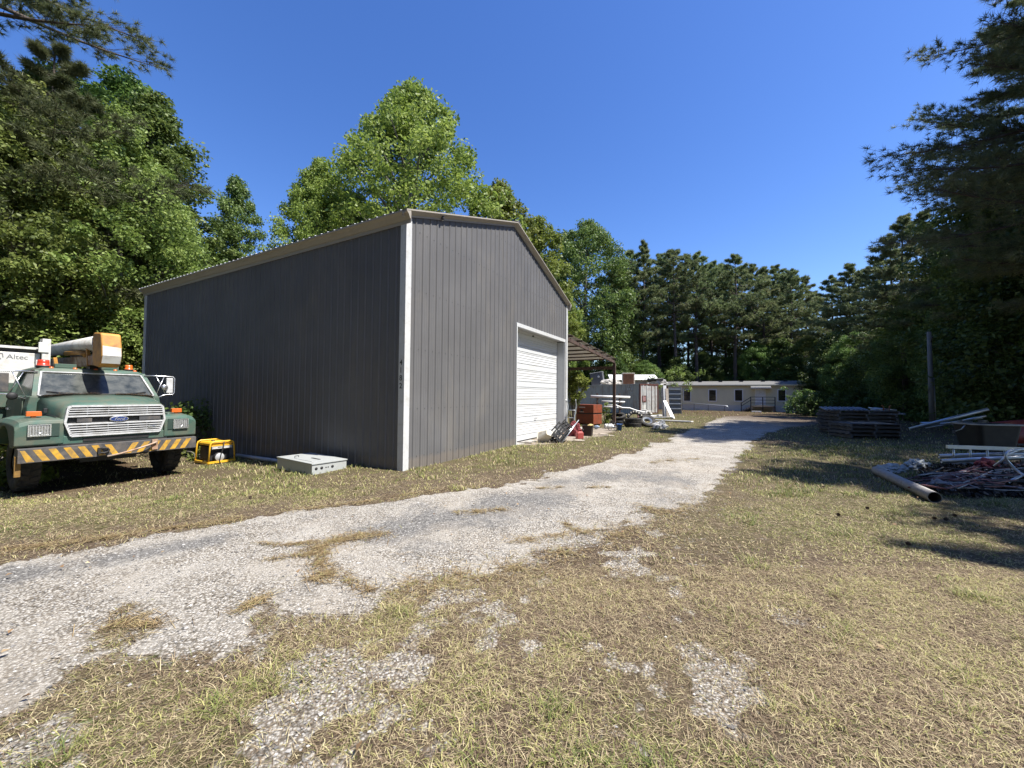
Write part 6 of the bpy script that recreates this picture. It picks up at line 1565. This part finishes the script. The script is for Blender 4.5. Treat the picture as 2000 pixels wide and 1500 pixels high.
mb = MB(); mb.lohi((x - .42, -.058, 1.9), (x + .42, -.051, z1 - .12)); mb.lohi((x - .42, -.058, .95), (x + .42, -.051, 1.75)); mb.build('door_panels', pbr('blue_white', (.66, .70, .75), rough=.5), dr)
mb = MB(); xa, xb = on_line(1466), on_line(1505); za = hz_(1485, 752.5); zb_ = hz_(1485, 758)
mb.prism([(xa, -.02, za), (xa, -.95, zb_ + .06), (xa, -.95, zb_), (xa, -.02, za - .07)], (xb - xa, 0, 0)); aw = mb.build('awning', M_SHING, mh)
mb = MB()
for xx in (xa, (xa + xb) / 2, xb): mb.tube([(xx, -.03, za - .4), (xx, -.95, zb_ - .01)], .035, 6)
mb.lohi((xa, -1.0, zb_ - .05), (xb, -.955, zb_ + .07)); mb.build('awning_frame', M_WINW, aw)
# deck with dark railing, steps
dk = thing('porch_deck', 'small dark-railed wooden porch at the mobile home door', 'porch', (PX1.x, PX1.y, mz), R(-29))
xa, xb = on_line(1465), on_line(1511); yd = -1.5
mb = MB(); mb.lohi((xa, yd, .62), (xb, -.06, .72))
for xx in (xa + .1, xb - .1): mb.lohi((xx - .06, yd + .05, -.2), (xx + .06, yd + .17, .62))
mb.build('platform', M_WOODG, dk)
M_DRAIL = pbr('dark_railing', (.022, .022, .025), rough=.5)
mb = MB(); zt_ = 1.72
for xx in (xa, (xa + xb) / 2, xb): mb.lohi((xx - .05, yd - .01, -.1), (xx + .05, yd + .09, zt_))
for z in (zt_, zt_ - .35, zt_ - .7): mb.lohi((xa - .05, yd, z), (xb + .05, yd + .08, z + .06))
xs = on_line(1447)
for z in (0, -.35): mb.bar((xa, yd + .04, zt_ + z), (xs, yd + .04, 1.02 + z), .07, .07)
mb.lohi((xs - .05, yd - .01, -.2), (xs + .05, yd + .09, 1.05)); mb.build('railing', M_DRAIL, dk)
mb = MB()
for k in range(4): mb.lohi((xs + (xa - xs) * k / 4, yd + .1, .14 * k), (xs + (xa - xs) * (k + 1) / 4, -.1, .14 * (k + 1)))
mb.build('steps', M_WOODG, dk)
mb = MB(); mb.lohi((on_line(1466), yd - .9, -.05), (on_line(1484), yd - .3, .12)); o = mb.build('doorstep_slab', M_PVC); o.location = (PX1.x, PX1.y, mz); o.rotation_euler = (0, 0, R(-29)); tag(o, 'white slab lying in front of the porch', 'slab')
# ramp rail
rp = thing('ramp_railing', 'long sloping grey tube railing along the front of the mobile home', 'railing', (PX1.x, PX1.y, mz), R(-29))
xa, xb = on_line(1300), on_line(1420); za = hz_(1334, 785); zb_ = hz_(1420, 792)
mb = MB()
mb.tube([(xa, -1.2, za + .1), (xb - .3, -1.2, zb_), (xb, -1.2, zb_ - .03), (xb + .14, -1.2, zb_ - .25), (xb, -1.2, zb_ - .45), (xb - .4, -1.2, zb_ - .42)], .04, 8)
mb.tube([(xa, -1.2, za - .45), (xb - .2, -1.2, zb_ - .5)], .022, 6); mb.tube([(xa, -1.2, za - .85), (xb - .2, -1.2, zb_ - .85)], .022, 6)
mb.build('rails', M_GALVP, rp)
for px in (1334, 1357, 1384, 1415):
    xx = on_line(px); f = (xx - xa) / (xb - xa); mb = MB(); mb.tube([(xx, -1.2, -.2), (xx, -1.2, za + .08 + (zb_ - za - .1) * f)], .03, 6); mb.build('post', M_DRAIL, rp)

# ------------------------------------------------------------------ right-hand side: pallets, pole, pipes, tub, heap
M_PAL = pbr('dark_weathered_pallet', (0.10, 0.095, 0.095), rough=0.9, var=0.35, scale=5, dirt=(.04, .038, .036), dirt_amt=.4)
M_PALT = pbr('tan_pallet_board', (0.33, 0.26, 0.19), rough=0.9, var=0.25, scale=5)
def pallet_mesh(mb, L, W, rr, nb=8):
    h = .125
    for x in (-L / 2 + .03, 0, L / 2 - .03): mb.lohi((x - .03, -W / 2, .02), (x + .03, W / 2, h - .02))
    for k in range(nb):
        if rr.random() < .08: continue
        y = -W / 2 + (k + .5) * W / nb; mb.box((rr.uniform(-.01, .01), y, h - .008), (L, W / nb * .72, .02), (0, 0, rr.uniform(-.015, .015)))
    for k in range(4):
        y = -W / 2 + (k + .5) * W / 4; mb.box((0, y, .01), (L, W / 12, .018))
def stack(base, ang, L, W, n, seed, label_fn, group, dz=.145):
    rr = random.Random(seed)
    for k in range(n):
        mb = MB(); pallet_mesh(mb, L, W, rr); o = mb.build('wooden_pallet', M_PAL, None, fix=False)
        o.location = (base.x + rr.uniform(-.06, .06), base.y + rr.uniform(-.06, .06), base.z + k * dz + .01); o.rotation_euler = (0, 0, ang + rr.uniform(-.05, .05))
        tag(o, label_fn(k, n), 'pallet', group)
    return base.z + n * dz
p = gp(1687, 858); f0 = Vector((p.x * (p.y + .65) / p.y, p.y + .65, p.z))
words = ['bottom', 'second from the bottom', 'third from the bottom', 'fourth from the bottom', 'fifth from the bottom', 'sixth from the bottom', 'topmost']
ztop = stack(f0, R(-6), 1.75, 1.2, 4, 61, lambda k, n: '%s pallet in the low dark front stack' % ('topmost' if k == n - 1 else words[k]), 'pallets of the low front stack')
for i, dx in enumerate((-.25, .2, .68)):
    mb = MB(); mb.box((0, 0, 0), (.15, 1.15, .022), (0, 0, R(-14))); o = mb.build('loose_board', M_PALT, None, .003); o.location = (f0.x + dx, f0.y - .02, ztop - .008); tag(o, ('left', 'middle', 'right')[i] + ' tan board of the three laid on top of the front pallet stack', 'board', 'tan boards on the front stack')
p = gp(1672, 850); b0 = Vector((p.x * (p.y + .9) / p.y, p.y + .9, p.z))
ztop = stack(b0, R(-4), 2.35, 1.3, 7, 62, lambda k, n: '%s pallet in the taller back stack' % ('topmost' if k == n - 1 else words[k]), 'pallets of the taller back stack')
mb = MB()
for k in range(9): mb.box((-1.15 + k * .21, 0, 0), (.10, 1.2, .05), (R(4), 0, R(-28)))
o = mb.build('slatted_panel', M_BLUETARP, None, .004); o.location = (b0.x - .25, b0.y, ztop + .06); tag(o, 'slatted blue-grey panel laid on top of the taller pallet stack', 'panel')
# rusty ladder-like upright
lz_ = at(1731, 793, 17.6); lb = Vector((lz_.x, 17.6, gz(lz_.x, 17.6))); ld = thing('rusty_rack_upright', 'rusty orange laddered steel upright standing behind the pallets', 'upright', lb, R(-12)); Hl = lz_.z - lb.z
M_RUSTL = pbr('rust_orange', (.24, .095, .035), rough=.8, var=.3)
for s in (-1, 1): mb = MB(); mb.tube([(s * .11, 0, -.1), (s * .11, 0, Hl - .08), (s * .13, 0, Hl), (s * .18, 0, Hl + .02)], .022, 6); mb.build('side_rail', M_RUSTL, ld)
k = .2
while k < Hl - .1: mb = MB(); mb.tube([(-.11, 0, k), (.11, 0, k)], .014, 6); mb.build('rung', M_RUSTL, ld); k += .17
mb = MB(); mb.tube([(0, 0, -.1), (.02, 0, at(1737, 803, 17.3).z - gz(20, 17.3))], .018, 6); o = mb.build('thin_post', M_CREAM); q = at(1738, 820, 17.3); o.location = (q.x, 17.3, gz(q.x, 17.3)); tag(o, 'thin pale post just right of the rusty upright', 'post')
# pale tubes behind the stack
for i, (a, b) in enumerate((((1696, 796), (1722, 801)), ((1706, 797), (1751, 801)), ((1700, 800), (1735, 803)), ((1712, 804), (1742, 808)))):
    P0 = at(*a, 19.0); P1 = at(*b, 18.6); mb = MB(); mb.tube([Vector((0, 0, 0)), P1 - P0], .03, 8); o = mb.build('bluish_tube', M_GALVP); o.location = P0; tag(o, 'bluish metal tube in the loose pile behind the pallet stacks', 'tube', 'tubes behind the pallets')
q = at(1720, 815, 19.0); tr_ = thing('tube_trestle', 'dark trestle table carrying tubes behind the pallet stacks', 'trestle', (q.x, 19.0, gz(q.x, 19)), R(-8)); Ht = at(1720, 806, 19).z - gz(q.x, 19)
mb = MB(); mb.lohi((-.8, -.35, Ht - .06), (.8, .35, Ht)); mb.build('top', M_BLUETARP, tr_)
for s in (-.7, .7):
    mb = MB(); mb.bar((s, -.3, -.05), (s, 0, Ht - .06), .05, .05, 0, (1, 0, 0)); mb.bar((s, .3, -.05), (s, 0, Ht - .06), .05, .05, 0, (1, 0, 0)); mb.build('leg', M_BLK, tr_)
# grey pole
q = at(1820, 772, 19.5); pb = Vector((q.x, 19.5, gz(q.x, 19.5))); pt = at(1814.5, 648, 19.5)
pole = thing('utility_pole', 'slim grey pole standing at the edge of the right-hand woods', 'pole', pb)
M_POLE = pbr('silvery_wood_pole', (.17, .17, .165), rough=.9, var=.2, scale=4, stretch=(1, 1, .1))
mb = MB(); mb.tube([(0, 0, -.3), (pt.x - pb.x, 0, pt.z - pb.z)], [.115, .085], 12); mb.build('shaft', M_POLE, pole)
mb = MB(); mb.tube([(.14, -.02, -.2), (.10, -.02, 2.6)], .03, 8); mb.build('conduit', M_GALVP, pole)
mb = MB(); mb.bar((pt.x - pb.x - .01, -.09, pt.z - pb.z - .55), (pt.x - pb.x - .01, -.13, pt.z - pb.z - .3), .06, .05); mb.lathe([(0, .05), (.03, .04), (.045, 0), (.02, -.05), (0, -.05)], 10, (pt.x - pb.x, -.15, pt.z - pb.z - .3)); mb.build('insulator_bracket', M_DARKG, pole)
# long conduits heaped aslant
def rod(P0, P1, r, label, group, mat=M_GALVP, n=10, name='metal_conduit', sag=0):
    P0 = Vector(P0); P1 = Vector(P1); mb = MB(); d = P1 - P0
    mb.hollow(Vector((0, 0, 0)), d, r, r * .86, n) if not sag else mb.tube([d * t + Vector((0, 0, -sag * math.sin(PI * t))) for t in (0, .2, .4, .6, .8, 1)], r, n)
    o = mb.build(name, mat); o.location = P0; return tag(o, label, 'pipe', group)
CG = 'conduits in the slanting heap by the woods'
for i, (a, Ya, b, Yb, r, lab) in enumerate((((1776, 838), 17.5, (1930, 799), 16.2, .07, 'thickest pale conduit slanting up over the black tub'), ((1798, 827), 17.6, (1834, 826), 17.4, .06, 'short conduit lying level at the left of the heap'), ((1782, 836), 17.9, (1918, 816), 16.8, .045, 'thinner conduit just below the thickest one'), ((1796, 831), 18.2, (1900, 824), 17.0, .04, 'conduit low in the heap pointing at the black tub'), ((1808, 836), 18.2, (1878, 825), 17.2, .03, 'thin grey rod under the slanting conduits'), ((1880, 822), 17.0, (1926, 812), 16.6, .05, 'short conduit stub beside the wooden stake'))):
    rod(at(*a, Ya), at(*b, Yb), r, lab, CG)
for i, (px, Y) in enumerate(((1885, 17.2), (1920, 16.9))):
    q = at(px, 800, Y); b_ = thing('wood_block_stack', ('nearer' if i else 'farther') + ' stack of timber blocks propping the slanting conduits', 'timber', (q.x, Y, gz(q.x, Y)), R(10 + 20 * i))
    H_ = at(px, 826 - 6 * i, Y).z - gz(q.x, Y); n_ = max(2, int(H_ / .14))
    for k in range(n_): mb = MB(); mb.box((0, 0, (k + .5) * H_ / n_), (.9, .16, H_ / n_ * .9) if k % 2 else (.2, .8, H_ / n_ * .9)); mb.build('timber', M_WOODG, b_, .006)
q = gp(1871, 842); st = at(1870, 797, q.y); board(q - Vector((0, 0, .1)), Vector((q.x, q.y, st.z)), .05, .05, 'wooden_stake', 'wooden stake standing upright left of the black tub', M_WOODP, 'stake')
# black tub with pale rim
q = gp(1927, 888); tb_ = thing('black_tub', 'big black tapered tub with a worn pale rim', 'tub', (q.x * (q.y + .5) / q.y, q.y + .5, q.z), R(-10)); zt_ = at(1927, 830, q.y).z - q.z
mb = MB(); tub(mb, .84, .7, 1.08, .86, zt_ - .03, .03, 0, .16); mb.build('shell', pbr('black_hdpe', (.007, .007, .008), rough=.6, var=.2, dirt=(.022, .02, .018), dirt_amt=.3), tb_)
mb = MB()
def rrect(w, d, z, r, n=4):
    o = []
    for (sx, sy, a0) in ((1, 1, 0), (-1, 1, 90), (-1, -1, 180), (1, -1, 270)):
        for k in range(n + 1): a = R(a0 + 90 * k / n); o.append((sx * (w / 2 - r) + r * math.cos(a), sy * (d / 2 - r) + r * math.sin(a), z))
    return o
mb.loft([rrect(1.12, .92, zt_ - .03, .14), rrect(1.17, .96, zt_ - .02, .15), rrect(1.17, .96, zt_ + .012, .15), rrect(1.03, .80, zt_ + .014, .13)], 0, cap=False); mb.build('rim', pbr('scuffed_grey_rim', (.30, .30, .29), rough=.6, var=.4, scale=5), tb_)
mb = MB(); mb.tube([(-.59, -.1, zt_ - .05), (-.68, -.1, zt_ - .16), (-.62, .15, zt_ - .24), (-.53, .15, zt_ - .2)], .015, 6); mb.build('handle', M_GALVP, tb_)
# red canoe-like shell behind it
q = at(1985, 845, 12.6); rc = thing('red_hull', 'upturned faded red hull lying behind the black tub at the right edge', 'hull', (q.x + 1.0, 12.6, gz(q.x, 12.6)), R(-12))
mb = MB(); secs = []
zt_ = at(1970, 818, 12.6).z - gz(q.x, 12.6)
for k in range(11):
    t = k / 10; x = -1.9 + 3.8 * t; w_ = .42 * math.sin(PI * (.06 + .88 * t)) ** .6; h_ = zt_ * (.78 + .22 * math.sin(PI * t)) * (1 - .35 * max(0, t - .6))
    secs.append([(x, -w_, .05), (x, -w_ * .96, h_ * .5), (x, -w_ * .6, h_ * .88), (x, 0, h_), (x, w_ * .6, h_ * .88), (x, w_ * .96, h_ * .5), (x, w_, .05)])
mb.loft(secs, 0, True); mb.build('shell', pbr('faded_red_plastic_hull', (.20, .026, .016), rough=.5, var=.15), rc)
mb = MB(); mb.bar((-1.5, -.42, .10), (1.5, -.42, .10), .04, .06); mb.build('gunwale', M_BLK, rc)
# the heap at the lower right ---------------------------------------------
HG = 'loose conduits of the heap on the right'
a = gp(1712, 927); b = gp(1826, 983); a.z += .085; b.z += .085
mb = MB(); mb.hollow(Vector((0, 0, 0)), b - a, .082, .072, 22, 0, 1); o = mb.build('steel_pipe', [pbr('dull_grey_pipe', (.30, .29, .275), rough=.6, metal=.2, var=.2, scale=5, dirt=(.14, .12, .10), dirt_amt=.35, dirt_scale=5), M_BLK]); o.location = a; tag(o, 'thick dull grey steel pipe lying on the grass along the heap edge', 'pipe')
# two aluminium rails raised on a low ladder frame
for i, (pa, pb, lab) in enumerate((((1834, 891), (2080, 884), 'upper silver rail lying level across the heap'), ((1838, 901), (2080, 889), 'lower silver rail lying level across the heap'))):
    P0 = at(*pa, 9.2 - .5 * i); P1 = at(*pb, 8.4 - .5 * i); rod(P0, P1, .048, lab, HG, M_GALVP, 12, 'metal_rail')
q = at(1920, 905, 8.6); lad = thing('aluminium_ladder', 'aluminium ladder lying on edge under the silver rails', 'ladder', (at(1850, 915, 9.0).x, 9.0, gz(10, 9) + .03), math.atan2(-.9, 3.2))
for z in (.06, .42): mb = MB(); mb.lohi((0, -.03, z - .04), (3.4, .03, z + .04)); mb.build('side_rail', M_GALVP, lad)
for k in range(11): mb = MB(); mb.tube([(.12 + k * .3, 0, .06), (.12 + k * .3, 0, .42)], .02, 6); mb.build('rung', M_GALVP, lad)
# silver hoops of flexible conduit
def hoop(pts, Y, r, label, mat=M_GALVP):
    P = [at(px, py, Y + dy) for px, py, dy in pts]
    # smooth through the points
    Q = []
    for i in range(len(P) - 1):
        p0 = P[max(i - 1, 0)]; p1 = P[i]; p2 = P[i + 1]; p3 = P[min(i + 2, len(P) - 1)]
        for k in range(8):
            t = k / 8; Q.append(.5 * ((2 * p1) + (p2 - p0) * t + (2 * p0 - 5 * p1 + 4 * p2 - p3) * t * t + (3 * p1 - p0 - 3 * p2 + p3) * t ** 3))
    Q.append(P[-1]); o0 = Q[0].copy(); mb = MB(); mb.tube([q - o0 for q in Q], r, 10); o = mb.build('bent_conduit', mat); o.location = o0; return tag(o, label, 'conduit', 'bent conduits of the heap')
hoop([(1941, 910, .1), (1955, 900, 0), (1968, 888, 0), (1990, 880, .1), (2030, 878, .2), (2070, 890, .2)], 7.4, .016, 'bent silver conduit hooking over the silver rails')
hoop([(2070, 960, -.4), (2020, 938, -.2), (1990, 922, 0), (1972, 905, .1), (1964, 893, .1), (1970, 882, .1), (1990, 878, .1), (2040, 876, .2)], 7.0, .020, 'brightest silver conduit looping over the heap at the right edge')
hoop([(1952, 955, 0), (1965, 945, 0), (1985, 934, 0), (2010, 925, .1), (2060, 915, .2)], 6.9, .023, 'thick silver conduit end rising toward the right edge')
hoop([(1811, 958, 0), (1818, 966, -.1), (1832, 971, -.1), (1860, 968, 0), (1900, 956, .3), (1935, 945, .6), (1965, 940, .8)], 6.35, .011, 'thin white conduit curving along the front of the heap', M_PVC)
hoop([(1919, 935, 0), (1922, 946, 0), (1935, 952, 0), (1950, 946, .1)], 7.1, .014, 'short white hook of conduit in the middle of the heap', M_PVC)
M_PINK = pbr('dusty_red_cable', (.14, .058, .056), rough=.7, var=.3); M_GREYC = pbr('grey_cable', (.28, .27, .27), rough=.6, var=.2)
rr = random.Random(5)
for i in range(56):
    x0, x1 = rr.uniform(1765, 1880), rr.uniform(1880, 2060); y0, y1 = rr.uniform(935, 958), rr.uniform(905, 965); mid = rr.uniform(-14, 10)
    f = lambda px, py: at(px, py, max(5.6, min(gp(px, py + 8).y, 8.6)))
    pts = [f(x0, y0), f(x0 + (x1 - x0) * .3, y0 + (y1 - y0) * .3 + mid), f(x0 + (x1 - x0) * .65, y0 + (y1 - y0) * .7 - mid * .5), f(x1, y1)]
    Q = []
    for k in range(13):
        t = k / 12 * 2.999; j = int(t); u = t - j; u = u * u * (3 - 2 * u); Q.append(pts[j].lerp(pts[j + 1], u))
    Q = [Vector((q.x, q.y, max(q.z, gz(q.x, q.y) + .13 + .03 * math.sin(i)))) for q in Q]
    mb = MB(); mb.tube([q - Q[0] for q in Q], rr.choice((.007, .009, .013, .016)), 6); o = mb.build('cable', (M_PINK, M_PINK, M_GREYC, M_BLK)[i % 4]); o.location = Q[0]
    tag(o, ('dusty red cable tangled in the heap', 'dusty red cable tangled in the heap', 'grey cable tangled in the heap', 'black cable tangled in the heap')[i % 4], 'cable', ('red cables of the heap', 'red cables of the heap', 'grey cables of the heap', 'black cables of the heap')[i % 4])
M_POLY = pbr('cloudy_plastic_sheet', (.27, .29, .285), rough=.35, var=.2, scale=8)
q = gp(1765, 924); crumple('plastic_sheet', 'cloudy plastic sheet bundled at the far left of the heap', 'plastic sheet', q + Vector((.0, .25, 0)), (.36, .16, .09), M_POLY, 21)
q = gp(1810, 918); crumple('plastic_sheet', 'torn end of clear plastic nearer the silver rails', 'plastic sheet', q + Vector((.0, .2, 0)), (.34, .15, .12), M_POLY, 22)
q = gp(1848, 962); crumple('grey_bag', 'grey lumpy bag lying among the cables of the heap', 'bag', q + Vector((.02, .12, .02)), (.15, .10, .10), pbr('grey_cloth', (.22, .22, .235), rough=.9, var=.2), 23)
q = gp(1960, 930); crumple('red_cloth', 'small dark red cloth under the brightest conduit loop', 'cloth', q + Vector((.1, .35, .12)), (.2, .14, .1), M_MAROON, 24)
# dark heap of soil, leaves and scrap that carries them
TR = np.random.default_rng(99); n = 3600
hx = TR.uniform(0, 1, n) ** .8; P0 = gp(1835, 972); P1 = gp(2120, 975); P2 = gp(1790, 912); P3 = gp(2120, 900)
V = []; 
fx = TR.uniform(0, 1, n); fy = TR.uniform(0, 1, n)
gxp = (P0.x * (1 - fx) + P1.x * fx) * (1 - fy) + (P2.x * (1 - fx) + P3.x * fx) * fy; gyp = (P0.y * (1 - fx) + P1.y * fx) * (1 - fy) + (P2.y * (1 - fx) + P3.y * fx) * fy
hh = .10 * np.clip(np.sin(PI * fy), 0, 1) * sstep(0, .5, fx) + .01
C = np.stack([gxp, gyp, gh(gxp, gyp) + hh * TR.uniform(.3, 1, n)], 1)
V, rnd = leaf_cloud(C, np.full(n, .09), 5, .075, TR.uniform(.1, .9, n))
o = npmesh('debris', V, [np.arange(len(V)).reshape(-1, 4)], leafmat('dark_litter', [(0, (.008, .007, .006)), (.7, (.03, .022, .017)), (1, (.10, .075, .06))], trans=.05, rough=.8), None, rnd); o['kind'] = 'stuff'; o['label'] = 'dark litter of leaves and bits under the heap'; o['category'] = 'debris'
# pine cones on the lawn
def cone_mesh():
    mb = MB(); 
    for k in range(46):
        t = k / 46; a = k * 2.399; z = t * .09; r = .030 * math.sin(PI * (.12 + .80 * t)) ** .8
        d = Vector((math.cos(a), math.sin(a), .35)).normalized(); q = Vector((0, 0, z)); s = d.cross(Vector((0, 0, 1))).normalized()
        mb.add([q, q + d * r * 1.1 + s * r * .45, q + d * r * 1.45 + Vector((0, 0, -.003)), q + d * r * 1.1 - s * r * .45], [(0, 1, 2, 3)])
    mb.lathe([(0, -.002), (.010, .01), (.010, .07), (0, .088)], 8)
    return mb
c0 = None
for i, (px, py) in enumerate(((1843, 1018), (1862, 1012), (1613, 955), (1693, 996), (1820, 1017), (1780, 1070), (1640, 1010), (488, 975))):
    q = gp(px, py); rot = (R(80 + 17 * math.sin(i * 3.1)), 0, i * 1.9)
    if c0 is None:
        c0 = cone_mesh().build('pine_cone', pbr('pine_cone_brown', (.075, .05, .036), rough=.9, var=.35), None, fix=False); o = c0
    else:
        o = c0.copy(); COL.objects.link(o)
    o.location = (q.x, q.y, q.z + .03); o.rotation_euler = rot; o.scale = (.55,) * 3; tag(o, 'small dark pine cone lying on the lawn', 'pine cone', 'pine cones on the lawn')
